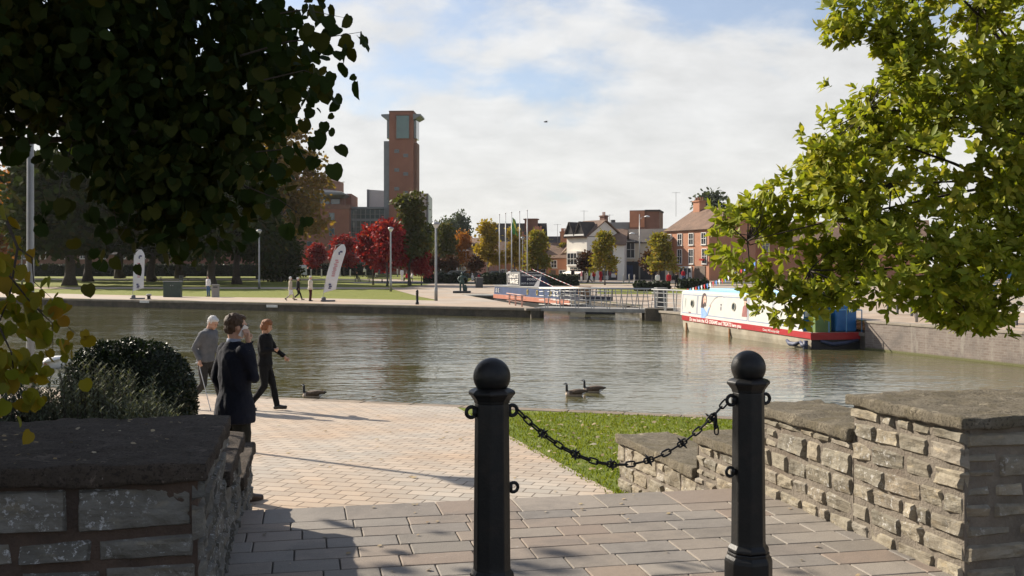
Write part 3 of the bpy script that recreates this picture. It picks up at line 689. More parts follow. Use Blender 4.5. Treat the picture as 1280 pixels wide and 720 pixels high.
# the magnolia on the right: limbs come in from a trunk beyond the frame
MT=Vector((6.6,10.2,-.62)); g=rs(15)
magn=empty('magnolia_tree',MT,0,'bright yellow green magnolia tree leaning over the water at the right','tree')
lob=[(4.75,9.2,3.75,1.35,1.2,.95),(3.85,9.0,2.65,1.2,1.0,.85),(2.65,8.8,1.98,.80,.8,.40),(3.4,8.6,1.65,.95,.8,.42),(4.4,8.8,1.75,.9,.9,.5),(4.9,9.0,2.9,1.2,1.2,1.0),
     (2.62,8.6,1.52,.38,.5,.22),(2.12,8.7,1.80,.42,.6,.36),(1.98,8.7,2.02,.27,.4,.22),(2.35,8.6,1.36,.32,.4,.24),(3.25,8.9,3.05,.55,.6,.5),(3.02,9.0,3.82,.32,.4,.24),(3.4,9.0,3.6,.35,.4,.16),(2.78,8.9,2.55,.30,.4,.22),(3.0,8.9,2.55,.42,.6,.34),(2.75,8.8,2.2,.6,.6,.3),(3.95,8.7,1.22,.42,.45,.18),(5.3,8.9,1.75,.62,.7,.42),(4.05,9.0,4.0,.8,.7,.5),(3.65,9.0,4.1,.42,.5,.42),(6.2,9.6,3.4,1.6,1.6,1.7),(5.6,8.9,4.6,1.4,1.3,.9),(3.05,8.8,2.42,.42,.5,.22),(5.55,8.6,2.5,.6,.6,.6)]
lobm=[(a-MT.x,b-MT.y,c-MT.z,d,e,f) for a,b,c,d,e,f in lob]
w_=np.array([l[3]*l[4]*l[5] for l in lobm])**.66; w_/=w_.sum()
P=[];D=[];U=[];S=[];tips=[]
def outside(q): return min(sum(((q[i]-l[i])/l[3+i])**2 for i in range(3)) for l in lobm)
nro=0
while nro<6900:
    l=lobm[g.choice(len(lobm),p=w_)]; d=g.normal(size=3); d/=np.linalg.norm(d); r=g.uniform(.30,1.10)
    c=np.array(l[:3])+d*np.array(l[3:])*r
    if outside(c)<.16: continue
    if mnoise.noise(Vector(c)*1.5)<-.13 : continue      # holes in the crown
    ax=d*.9+g.normal(size=3)*.35+np.array([-.25,-.1,.55]); ax/=np.linalg.norm(ax); nro+=1
    a=np.cross(ax,[.3,.2,.9]); a/=np.linalg.norm(a); b=np.cross(ax,a); tips.append((c,ax))
    for j in range(g.randint(7,12)):
        ph=j*2.4+g.uniform(-.3,.3); el=g.uniform(.25,1.05); dd=ax*math.sin(el)+(a*math.cos(ph)+b*math.sin(ph))*math.cos(el)
        P.append(c+ax*g.uniform(-.07,.02)); D.append(dd+np.array([0,0,-.12])); U.append(ax+g.normal(size=3)*.25); S.append(g.uniform(.058,.108))
link_mesh('crown',leaves_mesh('crown',P,D,U,S,'oval'),M_MAGN,magn)
lt=[(3.1,8.9,1.75),(2.5,8.6,1.6),(2.0,8.7,1.85),(2.3,8.6,1.4),(3.1,8.9,3.0),(3.6,8.7,1.45),(4.2,8.8,1.3),(4.3,8.9,1.9),(3.3,8.9,2.35),(3.9,9.0,3.0),(3.3,9.0,2.75),(4.2,9.2,4.0),(3.7,9.0,4.25),(4.9,9.2,4.4),(5.0,9.0,2.6),(5.3,8.9,1.7),(4.6,9.0,3.3)]
tm=trunk_mb(12,3.6,.17,[Vector(t)-MT for t in lt],lean=(-.7,-.4),fork=.66)
gt=random.Random(4); ends=[Vector(t)-MT for t in lt]
for c,ax in [tips[i] for i in range(0,len(tips),9)]:
    c=Vector(c); e=min(ends,key=lambda q:(q-c).length); m_=e.lerp(c,.55)+Vector((gt.gauss(0,.06),gt.gauss(0,.06),gt.gauss(-.04,.05)))
    if (e-c).length<.55: tm.tube([e,m_,c],[.007,.005,.002],5)
tm.build('trunk',M_BARK,magn,smooth=True)

# ================================================================ planting beside the left wall
bed=[]
root=empty('planting_bed',(0,0,0),0,'raised planting bed of dark soil behind the left wall','planting bed')
mb=MB(); q0=Vector((-1.25,4.1)); 
def lw(d,w): q=q0+DL*d+WL*w; return (q.x,q.y)
mb.prism([lw(1.33,.45),lw(2.6,.45),lw(2.6,8),lw(1.33,8)],-.3,.46); mb.prism([lw(2.601,.45),lw(4.0,.45),lw(4.0,8),lw(2.601,8)],-.4,.12); mb.prism([lw(4.001,.5),lw(6.2,.9),lw(6.2,8),lw(4.001,8)],-1.0,-.25)
mb.build('soil',M_SOIL,root,bevel=.04)
M_BOX=leaf_mat('box_leaf',[(.012,.022,.007),(.018,.030,.009),(.024,.036,.010),(.015,.026,.009)],.12,.45,.4)
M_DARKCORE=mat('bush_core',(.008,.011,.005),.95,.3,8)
def clipped_bush(lobes, loc, label, seed, n, size):
    root=empty('topiary_bush',loc,0,label,'bush'); g=rs(seed); P=[];D=[];U=[]
    for k in range(n):
        l=lobes[g.randint(len(lobes))]; d=g.normal(size=3); d/=np.linalg.norm(d)
        q=np.array(l[:3])+d*np.array(l[3:])*(1+g.normal()*.018)
        if any(o is not l and sum(((q[i]-o[i])/o[3+i])**2 for i in range(3))<.93 for o in lobes): continue
        P.append(q); D.append(d*.5+g.normal(size=3)); U.append(d+g.normal(size=3)*.5)
    link_mesh('foliage',leaves_mesh('foliage',P,D,U,size*(.6+.8*g.rand(len(P))),'oval'),M_BOX,root)
    mb=MB()
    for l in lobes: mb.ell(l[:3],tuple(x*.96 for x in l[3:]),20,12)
    mb.build('dark_core',M_DARKCORE,root,smooth=True)  # added solid core: blocks the view through, dark like the shaded inside
    return root
clipped_bush([(-.24,.02,.52,.30,.38,.46),(.17,0,.45,.37,.4,.52),(-.02,.03,.58,.30,.35,.42)],(-3.26,8.75,.0),'dark rounded box bush clipped into two lobes beside the man on the phone',3,34000,.030)
M_ROSE=leaf_mat('rosemary_leaf',[(.12,.135,.09),(.16,.175,.12),(.21,.22,.155),(.13,.15,.085)],.18,.85,.08)
def rosemary(loc, label, seed, spr, rx, ry, h):
    root=empty('rosemary_bush',loc,0,label,'bush','grey green shrubs behind the left wall'); g=rs(seed); P=[];D=[];U=[];S=[]; st=MB()
    for k in range(spr):
        a=g.uniform(0,6.283); r=math.sqrt(g.rand()); x,y=rx*r*math.cos(a),ry*r*math.sin(a); L=h*(1-.55*r*r)*g.uniform(.7,1.12)
        tip=np.array([x*1.35+g.normal()*.05,y*1.35+g.normal()*.05,L]); b=np.array([x*.55,y*.55,0.0]); md=b*.5+tip*.5+np.array([x*.25,y*.25,-.02])
        if k%2==0: st.tube([b,md,tip],[.005,.0035,.0015],4)
        for j in range(26):
            t=.35+.65*j/25; q=(1-t)**2*b+2*t*(1-t)*md+t*t*tip; ph=j*2.4; d=np.array([math.cos(ph),math.sin(ph),.75])
            P.append(q); D.append(d); U.append(np.array([-math.cos(ph),-math.sin(ph),.6])); S.append(g.uniform(.024,.040))
    link_mesh('foliage',leaves_mesh('foliage',P,D,U,S,'thin',1.5),M_ROSE,root); st.build('stems',M_BARK,root)
    return root
rosemary((-2.62,6.45,.46),'grey green rosemary bush behind the mossy coping, below the dark clipped bush',1,330,.36,.3,.56)
rosemary((-2.28,6.15,.40),'small grey green rosemary bush nearest the man on the phone',2,190,.22,.2,.46)
rosemary((-3.15,6.35,.46),'wide grey green rosemary bush in front of the tall lamp post',3,330,.36,.3,.52)
rosemary((-3.7,6.2,.42),'dark low rosemary bush under the yellow leaves at the far left',4,260,.36,.3,.44)

# grass blades and fallen leaves on the near lawn
g=rs(9); P=[];D=[];U=[];S=[]
while len(P)<26000:
    t=g.uniform(-.3,8.4); s_=g.uniform(-.09,6.5); q=PR0+PRd*t+Vector((PRd.y,-PRd.x))*s_
    if q.y>wl(q.x)-.35: continue
    P.append((q.x,q.y,nz(q.x,q.y)-.004)); D.append((g.normal()*.5,g.normal()*.5,1)); U.append((g.normal(),g.normal(),.2)); S.append(g.uniform(.025,.06))
M_BLADE=leaf_mat('grass_blade',[(.15,.20,.020),(.20,.235,.028),(.24,.25,.04),(.17,.21,.024)],.4,.6,.2)
o=link_mesh('grass_blades',leaves_mesh('grass_blades',P,D,U,S,'thin',1.6),M_BLADE); o['kind']='stuff'
P=[];D=[];U=[];S=[]
for k in range(420):
    t=g.uniform(-.3,8.0); s_=g.uniform(.1,6.0); q=PR0+PRd*t+Vector((PRd.y,-PRd.x))*s_
    if q.y>wl(q.x)-.4: continue
    P.append((q.x,q.y,nz(q.x,q.y)+.03)); D.append((g.normal(),g.normal(),g.normal()*.2)); U.append((g.normal()*.3,g.normal()*.3,1)); S.append(g.uniform(.03,.07))
for k in range(70):
    u_=g.uniform(-.3,3.2); v_=g.uniform(3.5,7.0); q=uv(u_,v_); P.append((q[0],q[1],.006)); D.append((g.normal(),g.normal(),.05)); U.append((g.normal()*.2,g.normal()*.2,1)); S.append(g.uniform(.012,.03))
for k in range(60):
    q=PR0+PRd*g.uniform(-1,8)-Vector((PRd.y,-PRd.x))*g.uniform(.2,6); P.append((q.x,q.y,nz(q.x,q.y)+.02)); D.append((g.normal(),g.normal(),.05)); U.append((0,0,1)); S.append(g.uniform(.03,.06))
for k in range(90):
    q=lw(g.uniform(.0,1.3),g.uniform(.0,1.9)); P.append((q[0],q[1],.851+g.uniform(0,.006))); D.append((g.normal(),g.normal(),.05)); U.append((g.normal()*.3,g.normal()*.3,1)); S.append(g.uniform(.008,.022))
M_LITTER=leaf_mat('dry_leaf',[(.42,.33,.19),(.30,.20,.08),(.5,.45,.34),(.22,.13,.05),(.55,.50,.42)],.15,.8,.2)
o=link_mesh('fallen_leaves',leaves_mesh('fallen_leaves',P,D,U,S,'card'),M_LITTER); o['kind']='stuff'
# ================================================================ people
M_SKIN=mat('skin',(.50,.29,.20),.5,.12,12,.1,80,spec=.4)
def cloth(name, c, bm_=.5): return mat('cloth_'+name,c,.9,.22,7,bm_,16,spec=.2,dist=.02)
STAND=dict(lean=0,head=(0,0,0),L=dict(el=(-.225,-.02,1.14),wr=(-.235,.06,.90)),Rr=dict(el=(.225,-.02,1.14),wr=(.235,.06,.90)),
           lL=((-.10,.02,.49),(-.105,-.03,.085),0),lR=((.10,.02,.49),(.105,-.03,.085),0))
def pose(**k):
    p={a:(dict(b) if isinstance(b,dict) else b) for a,b in STAND.items()}
    for a,b in k.items():
        if isinstance(b,dict) and isinstance(p.get(a),dict): p[a].update(b)
        else: p[a]=b
    return p
WALK_L=dict(lL=((-.10,.17,.50),(-.10,.30,.10),.25),lR=((.10,.02,.47),(.10,-.34,.17),-.75))     # left foot forward
WALK_R=dict(lR=((.10,.17,.50),(.10,.30,.10),.25),lL=((-.10,.02,.47),(-.10,-.34,.17),-.75))
def hand(mb, w, d, side, palm_n, curl=.5, s=1.0):
    """palm, four unequal bent fingers and a thumb from the wrist w along d"""
    d=Vector(d).normalized(); pn=Vector(palm_n); pn=(pn-d*pn.dot(d)).normalized(); x=d.cross(pn)*side
    mb.tube([w-d*.02,w+d*.02*s,w+d*.055*s,w+d*.088*s],[.026*s,(.034*s,.022*s),(.040*s,.020*s),(.036*s,.016*s)],10)
    ref=mb
    for k,(off,L) in enumerate(((-.030,.066),(-.010,.076),(.010,.071),(.028,.055))):
        b=w+d*.082*s+x*off*s; q=b; dirv=d.copy(); pts=[b-d*.015]
        for j in range(3):
            ang=curl*(.5+.5*j); dirv=(d*math.cos(ang*(j+1)*.6)+pn*math.sin(ang*(j+1)*.6)); q=q+dirv*L*s/3*1.15; pts.append(q)
        mb.tube(pts,[.0095*s,.0095*s,.0088*s,.0072*s],7)
    b=w+d*.03*s-x*.030*s; mb.tube([b,b-x*.024*s+d*.022*s+pn*.008,b-x*.030*s+d*.052*s+pn*.018*s],[.012*s,.0105*s,.0085*s],7)
def limb(mb, pts, rad, n=12):
    out=[];rr=[]
    for i in range(len(pts)-1):
        a,b=Vector(pts[i]),Vector(pts[i+1])
        for k in range(3): out.append(a.lerp(b,k/3)); rr.append(rad[i]+(rad[i+1]-rad[i])*k/3)
    out.append(Vector(pts[-1])); rr.append(rad[-1]); mb.tube(out,rr,n)
    for p,r in zip(pts[1:-1],rad[1:-1]): mb.ell(p,r*1.0,10,8)
def person(label, loc, rz, h, P, top, legs, hair, shoe, hem=.80, vox=.011, female=False, bare=False, group=None, hands=True, hairlong=0, skin=None, seated=False, shade=1, build=1.0, phone=False):
    root=empty('person',loc,rz,label,'person',group); s=h/1.75; root.scale=(s,s,s); sk=skin or M_SKIN
    sw=.175 if female else .195; lean=P['lean']
    def ln(v): v=Vector(v); return Vector((v.x,v.y+max(0,v.z-.9)*lean,v.z))
    sh={'L':ln((-sw,0,1.42)),'Rr':ln((sw,0,1.42))}; hd=Vector(P['head'])
    mb=MB()
    def torso(mb,g,z0,flare=0.0,zt=1.47,dy=0):
        rows=[(z0,.150+flare,.112+flare),(max(z0+.02,.90),.160+flare*.6,.116+flare*.6),(1.04,(.138 if female else .155),.106),(1.2,(.150 if female else .170),.118),(1.33,sw-.012,.118),(1.405,sw-.03,.10),(1.445,.105,.082),(zt,.062,.064)]
        k=len(rows); n=20; vs=[];fs=[]
        for z,rx,ry in rows:
            o=ln((0,0,z))
            for j in range(n):
                a=2*math.pi*j/n; vs.append((o.x+(rx*build+g)*math.cos(a),o.y+(ry*build+g)*math.sin(a),o.z))
        for i in range(k-1):
            for j in range(n): fs.append((i*n+j,i*n+(j+1)%n,(i+1)*n+(j+1)%n,(i+1)*n+j))
        fs.append(tuple(range(n))[::-1]); fs.append(tuple(range((k-1)*n,k*n))); mb.add(vs,fs)
    torso(mb,-.012,.84)
    nb=ln((0,0,1.44)); hc=ln((0,.012,1.635))+Vector((hd.x,hd.y,hd.z)); tilt=Matrix.Rotation(P.get('turn',0),3,'Z')@Matrix.Rotation(P.get('nod',0),3,'X')
    mb.tube([nb-Vector((0,0,.05)),nb+Vector((0,.0,.03)),hc-tilt@Vector((0,.02,.06))],[.066,.056,.055],12)
    H=lambda *v: hc+tilt@Vector(v)
    mb.ell(H(0,-.006,.022),(.075,.095,.097),18,12,M=tilt); mb.ell(H(0,.032,-.045),(.056,.064,.066),14,10,M=tilt); mb.ell(H(0,.072,-.085),(.026,.022,.022),8,6,M=tilt)
    mb.tube([H(0,.092,.018),H(0,.116,-.018),H(0,.103,-.03)],[.009,.014,.013],8); mb.ell(H(0,.092,-.055),(.026,.014,.010),8,6,M=tilt)
    for e in (-1,1): mb.ell(H(e*.077,-.012,-.012),(.010,.02,.032),8,6,M=tilt); mb.ell(H(e*.03,.083,.03),(.024,.016,.008),8,6,M=tilt)
    limbs={}
    for k,sd_ in (('L',-1),('Rr',1)):
        a=P[k]; el=ln(a['el']); wr=ln(a['wr'])
        limb(mb,[sh[k],el,wr],[.046,.038,.027],10)
        d=a.get('hd',wr-el); 
        if hands: hand(mb,wr,d,sd_,a.get('pn',(-sd_,0,0)),a.get('curl',.6),1.0 if not female else .92)
        else: mb.ell(wr+Vector(d).normalized()*.06,(.03,.03,.06),8,6)
        limbs[k]=(el,wr)
    for k,sd_ in (('lL',-1),('lR',1)):
        kn,an,ft=P[k]; limb(mb,[(sd_*.085,0,.88),kn,an],[.078,.05,.036],10)
        f=Vector((0,math.cos(ft),math.sin(ft))); up=Vector((0,-math.sin(ft),math.cos(ft))); A=Vector(an); mb.tube([A-f*.05-up*.04,A+f*.04-up*.035,A+f*.15-up*.06],[.03,.034,.022],8)
    b=mb.build('body',sk,root); remesh(b,vox*(.8 if hands else 1.2),3)
    # clothes
    mb=MB(); torso(mb,.022,hem,flare=P.get('flare',.012)+(.02 if hem<.85 else 0),zt=1.485)
    for k in ('L','Rr'):
        el,wr=limbs[k]; e=wr+(el-wr).normalized()*(.0 if not bare else .17); a_=sh[k]-Vector((math.copysign(.02,sh[k].x),0,.012)); limb(mb,[a_,el,e],[.072*build,.056,.043 if not bare else .055],14); mb.ell(a_-Vector((math.copysign(.015,a_.x),0,0)),(.078*build,.082,.074),14,10); mb.ell(a_-Vector((math.copysign(.06,a_.x),0,.03)),(.085*build,.09,.09),14,10)
    if not female: mb.tube([ln((0,-.012,1.45)),ln((0,-.01,1.50))],[(.082,.075),(.07,.068)],14)
    j=mb.build('jacket',top,root); remesh(j,vox,12 if hands else 5)
    def folds(o,amp,f):
        for v in o.data.vertices: v.co+=v.normal*(mnoise.ridged_multi_fractal(Vector((v.co.x*f,v.co.y*f,v.co.z*f*.55)),.9,2.0,3,1.0,2.0)-1.1)*amp
    if hands: folds(j,.011,6.5)
    mb=MB(); 
    n=18; mb.lathe([(.10,.76),(.155,.80),(.165,.90),(.158,1.0),(.13,1.04)],18,sx=build,sy=.74*build)
    for k,sd_ in (('lL',-1),('lR',1)):
        kn,an,ft=P[k]; limb(mb,[(sd_*.082,0,.86),kn,Vector(an)+Vector((0,.005,-.02))],[.098,.070,.062 if not female else .056],12)
    t=mb.build('trousers',legs,root); remesh(t,vox,4)
    if hands: folds(t,.010,7)
    for k,sd_ in (('lL',-1),('lR',1)):
        kn,an,ft=P[k]; f=Vector((0,math.cos(ft),math.sin(ft))); up=Vector((0,-math.sin(ft),math.cos(ft))); A=Vector(an); mb=MB()
        mb.tube([A-f*.075-up*.045,A-f*.05-up*.04,A+f*.04-up*.04,A+f*.12-up*.058,A+f*.185-up*.064,A+f*.205-up*.066],[.02,(.042,.045),(.046,.046),(.046,.032),(.038,.024),.012],10)
        mb.box(A+f*.06-up*.083,(.08,.26,.012))
        q=mb.build('shoe',shoe,root); remesh(q,vox*.9,3)
    if hair is not None:
        mb=MB(); mb.ell(H(0,-.026,.040),(.084,.095,.090),18,12,M=tilt); mb.ell(H(0,-.055,-.005),(.072,.058,.075),14,10,M=tilt)
        mb.ell(H(0,.035,.088),(.060,.052,.030),12,8,M=tilt)
        for e in (-1,1): mb.ell(H(e*.066,-.005,.03),(.016,.04,.05),8,6,M=tilt)
        if hairlong:
            mb.ell(H(0,-.045,-.02),(.094,.075,.09),14,10,M=tilt); mb.ell(H(0,.0,.075),(.092,.09,.07),14,10,M=tilt)
            for e in (-1,1): mb.ell(H(e*.078,.0,-.01),(.025,.05,.075),10,8,M=tilt)
        q=mb.build('hair',hair,root); remesh(q,vox*.7,2)
        for v in q.data.vertices: v.co+=v.normal*(mnoise.noise(Vector((v.co.x*55,v.co.y*55,v.co.z*25)))*.009+mnoise.noise(v.co*90)*.004)
    if hands:
        for e in (-1,1):
            mb=MB(); mb.ell(H(e*.031,.088,.014),(.011,.006,.005),10,6,M=tilt); mb.build('eye',M_EYE,root,smooth=True)
    return root,H,tilt,limbs
M_EYE=mat('eye',(.03,.025,.02),.2,.1)
GREYHAIR=mat('grey_hair',(.62,.61,.59),.8,.2,40,.5,120); BROWN=mat('brown_hair',(.060,.032,.016),.7,.3,40,.5,120); AUBURN=mat('auburn_hair',(.22,.085,.03),.7,.3,40,.5,120); DARKHAIR=mat('dark_hair',(.02,.016,.013),.7,.3,40,.5,120)
M_SHOE=mat('black_shoe',(.015,.013,.012),.4,.3,20); M_TAN=mat('brown_shoe',(.05,.03,.02),.5,.3,20)
NAVY=cloth('navy',(.011,.013,.022)); BLACKC=cloth('black',(.010,.010,.011)); GREYC=cloth('grey',(.135,.14,.15)); CHAR=cloth('charcoal',(.040,.038,.036)); OLIVE=cloth('olive',(.022,.022,.018))
CREAM=cloth('cream',(.55,.50,.42)); BEIGE=cloth('beige',(.42,.37,.29)); MAROON=cloth('maroon',(.06,.018,.018)); REDC=cloth('red',(.45,.02,.03)); WHITEC=cloth('white',(.7,.68,.66)); DENIM=cloth('denim',(.07,.13,.24)); PINKC=cloth('pink',(.55,.22,.25)); HIVIS=cloth('lime',(.42,.55,.06)); BLUEC=cloth('blue',(.06,.10,.22))

# the man on the phone, turned away towards the water
mx,my=-2.63,9.72
pz=pose(Rr=dict(el=(.235,.045,1.165),wr=(.158,.045,1.495),hd=(-.26,-.05,1.0),pn=(-1,-.05,-.2),curl=.55),L=dict(el=(-.25,-.05,1.14),wr=(-.22,.09,.93)),
        lR=((.105,.03,.49),(.13,.02,.085),0),lL=((-.10,.02,.49),(-.11,-.05,.085),0),turn=R(-8),nod=R(-6),flare=.03)
root,H,tl,lm=person('man in a dark navy jacket seen from behind, holding a white phone to his ear',(mx,my,nz(mx,my)+.02),R(-42),1.76,pz,NAVY,OLIVE,BROWN,M_TAN,hem=.74,vox=.010,build=1.0)
def held(name, label, cat_, root, mb, m, bevel=0):
    """a thing the person holds: built in the figure's frame, then left at top level"""
    o=mb.build(name,m,None,bevel=bevel); s=root.scale.x; o.data.transform(Matrix.Diagonal((s,s,s,1))); o.location=root.location; o.rotation_euler=root.rotation_euler
    return tag(o,label,cat_)
mb=MB(); Mph=Matrix.Translation(H(.100,.030,-.035))@Matrix.Rotation(R(12),4,'Y')@Matrix.Rotation(R(-28),4,'X'); mb.box((0,0,0),(.010,.054,.115),M=Mph)
held('phone','white mobile phone held to the ear of the man in navy','phone',root,mb,mat('white_plastic',(.75,.75,.76),.25,.05),.003)
mb=MB(); 
for e in (-1,1): mb.torus(H(e*.034,.103,.018),.021,.003,tl@Matrix.Rotation(R(90),3,'X'),16,6); mb.tube([H(e*.056,.10,.022),H(e*.082,.03,.02),H(e*.083,-.03,.012)],.003,6)
mb.tube([H(-.012,.108,.02),H(.012,.108,.02)],.0028,6)
held('glasses','dark framed glasses worn by the man in navy','glasses',root,mb,M_SHOE)
mb=MB(); mb.tube([(0,-.015,1.475),(0,-.012,1.525)],[(.072,.07),(.064,.063)],16); mb.build('shirt_collar',cloth('bluewhite',(.30,.33,.42)),root,smooth=True)
# the elderly man with a stick and the woman beside him
ox,oy=-5.46,18.25
pz=pose(**WALK_L,lean=.13,nod=R(-32),turn=R(-6),head=(0,.05,-.03),Rr=dict(el=(.25,-.10,1.15),wr=(.235,.03,.92),curl=1.3,hd=(0,.25,-1)),L=dict(el=(-.24,.0,1.15),wr=(-.23,.16,.95)))
root,H,tl,lm=person('white haired elderly man in a grey fleece walking with head bowed and a stick',(ox,oy,nz(ox,oy)+.015),R(-108),1.68,pz,GREYC,CHAR,GREYHAIR,M_SHOE,hem=.88,vox=.013,build=1.06)
wr=lm['Rr'][1]; mb=MB(); a=wr+Vector((.0,-.02,-.06)); b=Vector((wr.x-.02,wr.y+.22,.03)); mb.tube([a+Vector((0,-.06,.02)),a+Vector((0,-.02,.03)),a+Vector((0,.03,.01)),a.lerp(b,.1),b],[.010,.011,.010,.0085,.0075],8); mb.tube([b+Vector((0,0,.02)),b-Vector((0,0,.02))],.012,8)
held('walking_stick','pale metal walking stick in the hand of the elderly man','walking stick',root,mb,mat('pale_metal',(.55,.56,.58),.35,.1,8,metal=.3))
wx,wy=-4.40,18.25
pz=pose(lL=((-.09,.12,.49),(-.09,.20,.09),.2),lR=((.09,.02,.48),(.09,-.25,.15),-.65),nod=R(-20),turn=R(10),head=(0,.02,-.01),Rr=dict(el=(.21,.02,1.15),wr=(.09,.22,1.18),curl=1.1,hd=(-.7,.5,.1)),L=dict(el=(-.24,.10,1.17),wr=(-.25,.30,1.02),curl=.7))
root,H,tl,lm=person('auburn haired woman in a black jacket and black trousers striding beside the water',(wx,wy,nz(wx,wy)+.015),R(-98),1.61,pz,BLACKC,BLACKC,AUBURN,M_SHOE,hem=.86,vox=.012,female=True,hairlong=1)
mb=MB(); mb.tube([(0,.095,1.28),(0,.095,1.40),(0,.06,1.47)],[(.03,.03),(.05,.03),(.045,.02)],12); mb.build('blouse',cloth('lilac',(.45,.42,.46)),root,smooth=True)

# people across the water and in the street
def far(label, px, py, rz, h, P, top, legs, hair, hem=.84, female=False, Y=None, group='people across the water', hl=0, **k):
    Y=Y or gzy(py); x=xat(px,Y); return person(label,(x,Y,gz(x,Y)+.03),R(rz),h,pose(**P),top,legs,hair,M_SHOE,hem=hem,vox=.022,female=female,hands=False,group=group,hairlong=hl,**k)
r,H,t,l=far('walker in a beige coat and pale trousers, leftmost of three on the far quay',363,376.2,-75,1.70,WALK_L,BEIGE,BEIGE,GREYHAIR,.72,True,hl=1)
mb=MB(); mb.box((.25,.02,.62),(.05,.30,.34),taper=.85); held('carrier_bag','pale carrier bag hanging from the beige coated walker','bag',r,mb,WHITEC,.02)
far('walker in a black coat between the two pale walkers on the far quay',372.5,375.8,-80,1.66,WALK_R,BLACKC,BLACKC,GREYHAIR,.76,True)
far('stout elderly walker in a cream anorak and maroon trousers beside the tilted banner',388,376.9,-95,1.78,{},CREAM,MAROON,GREYHAIR,.80,build=1.15)
far('person in a white top and blue jeans beside the grey litter bin',260.5,371.2,150,1.72,dict(lean=.06),WHITEC,DENIM,BROWN,.9)
far('person in a white shirt and dark trousers walking away near the hedge',822,361,10,1.68,WALK_L,WHITEC,CHAR,DARKHAIR,.86,group='people in the street')
far('person in a bright red jacket standing by the hedge in front of the brick house',836,361,170,1.72,{},REDC,CHAR,BROWN,.80,group='people in the street',build=1.12)
far('person all in black walking by the hedge in front of the brick house',845.5,361,-20,1.70,WALK_R,BLACKC,CHAR,DARKHAIR,.76,True,group='people in the street')
far('person in a red top near the shop window of the brick house',854,352.5,160,1.70,{},REDC,BLUEC,BROWN,.85,group='people in the street')
far('striding person in a lime waistcoat outside the cream building',737,353.8,80,1.78,WALK_L,HIVIS,BLACKC,DARKHAIR,.95,group='people in the street')
far('person in a red jacket left of the lime tree by the cream building',742.5,353,20,1.62,{},REDC,CHAR,DARKHAIR,.82,True,group='people in the street')
far('person in a red coat at the lime trunk by the cream building',751,353.2,-150,1.70,{},REDC,REDC,BROWN,.7,True,group='people in the street')
far('person in a pale pink top beside the bollard near the white house',727,353,100,1.66,{},PINKC,WHITEC,BROWN,.85,True,group='people in the street')
far('person in black outside the door of the white house',716,350.8,180,1.72,{},BLACKC,CHAR,DARKHAIR,.8,group='people in the street')
far('person in white and black crossing the path beyond the red maples',455.5,346.8,60,1.70,WALK_L,WHITEC,BLACKC,DARKHAIR,.95,group='people in the park')
far('person in a grey top walking beyond the dark bench by the red maples',470.5,347.6,0,1.70,WALK_R,GREYC,WHITEC,BROWN,.9,group='people in the park')
far('person in a long white coat standing by the dark benches',502.5,350.8,20,1.75,{},WHITEC,WHITEC,BROWN,.66,True,group='people in the park')
SIT=dict(lL=((-.10,.40,.90),(-.10,.44,.50),0),lR=((.10,.40,.90),(.10,.44,.50),0),L=dict(el=(-.23,.05,1.14),wr=(-.12,.26,1.02)),Rr=dict(el=(.23,.05,1.14),wr=(.12,.26,1.02)))
def sitter(label, px, py, rz, top, legs, hair, female=False, drop=.42, **k):
    r=far(label,px,py,rz,1.7,SIT,top,legs,hair,.86,female,group='people in the park',**k)[0]; r.location.z-=drop; return r
sitter('person in black sitting on the dark bench beneath the red maples',446,351.6,-80,BLACKC,CHAR,AUBURN,True)
sitter('person in a red top sitting beside the trunk of the tall green maple',508.5,351.5,70,REDC,CHAR,BROWN,True)
sitter('person in a white and grey top sitting right of the tall green maple',515,351.3,100,WHITEC,CHAR,DARKHAIR)
sitter('person in a white shirt sitting behind the bronze statue',590.5,354.6,-60,WHITEC,CHAR,GREYHAIR)
sitter('person in a red shirt sitting above the dark litter bin near the statue',598.5,353.6,60,REDC,CHAR,DARKHAIR)

# ================================================================ birds
def paint(o, mats, fn):
    o.data.materials.clear()
    for m in mats: o.data.materials.append(m)
    for p in o.data.polygons: p.material_index=fn(p.center)
M_WH=mat('white_feather',(.78,.76,.72),.8,.1,14,.4,40); M_GB=mat('brown_feather',(.115,.078,.050),.8,.35,22,.5,50); M_BK=mat('black_feather',(.010,.010,.011),.6,.2,20); M_PALE=mat('pale_breast',(.46,.36,.27),.8,.2,20); M_ORB=mat('orange_bill',(.5,.17,.04),.5,.1)
def goose(label, px, py, rz, hd=0.0, group='geese on the water'):
    Y=(ZC+1.15)*FPX/(py-HY); root=empty('goose',(xat(px,Y),Y,-1.15),rz,label,'goose',group); root.scale=(.72,.8,.8); mb=MB()
    mb.tube([(-.30,0,.03),(-.27,0,.045),(-.17,0,.055),(0,0,.065),(.15,0,.085),(.27,0,.115),(.37,0,.135),(.42,0,.14)],[.015,(.06,.07),(.105,.105),(.125,.115),(.11,.10),(.065,.055),(.03,.018),.008],14)
    mb.tube([(-.22,0,.08),(-.26,0,.15),(-.265,0,.23),(-.262,hd*.4,.30),(-.285,hd*.9,.335),(-.325,hd*1.3,.34)],[.06,.045,.038,.036,.038,.024],10); mb.ell((-.30,hd,.34),(.042,.028,.029),12,8)
    mb.tube([(-.33,hd*1.3,.338),(-.385,hd*1.7,.322)],[.014,.006],8)
    o=mb.build('body',M_GB,root); remesh(o,.008,3)
    def f(c):
        if c.z>.19 or (c.x<-.36): return 1 if not(c.z<.345 and c.z>.305 and -.315<c.x<-.275 and abs(c.y-hd)>.018) else 2
        if c.z>.135 and c.x<-.2: return 1
        if c.x<-.20: return 3
        if c.x>.33: return 1
        if c.x>.2 and c.z<.10: return 2
        if c.z<.05: return 3
        return 0
    paint(o,[M_GB,M_BK,M_WH,M_PALE],f); return root
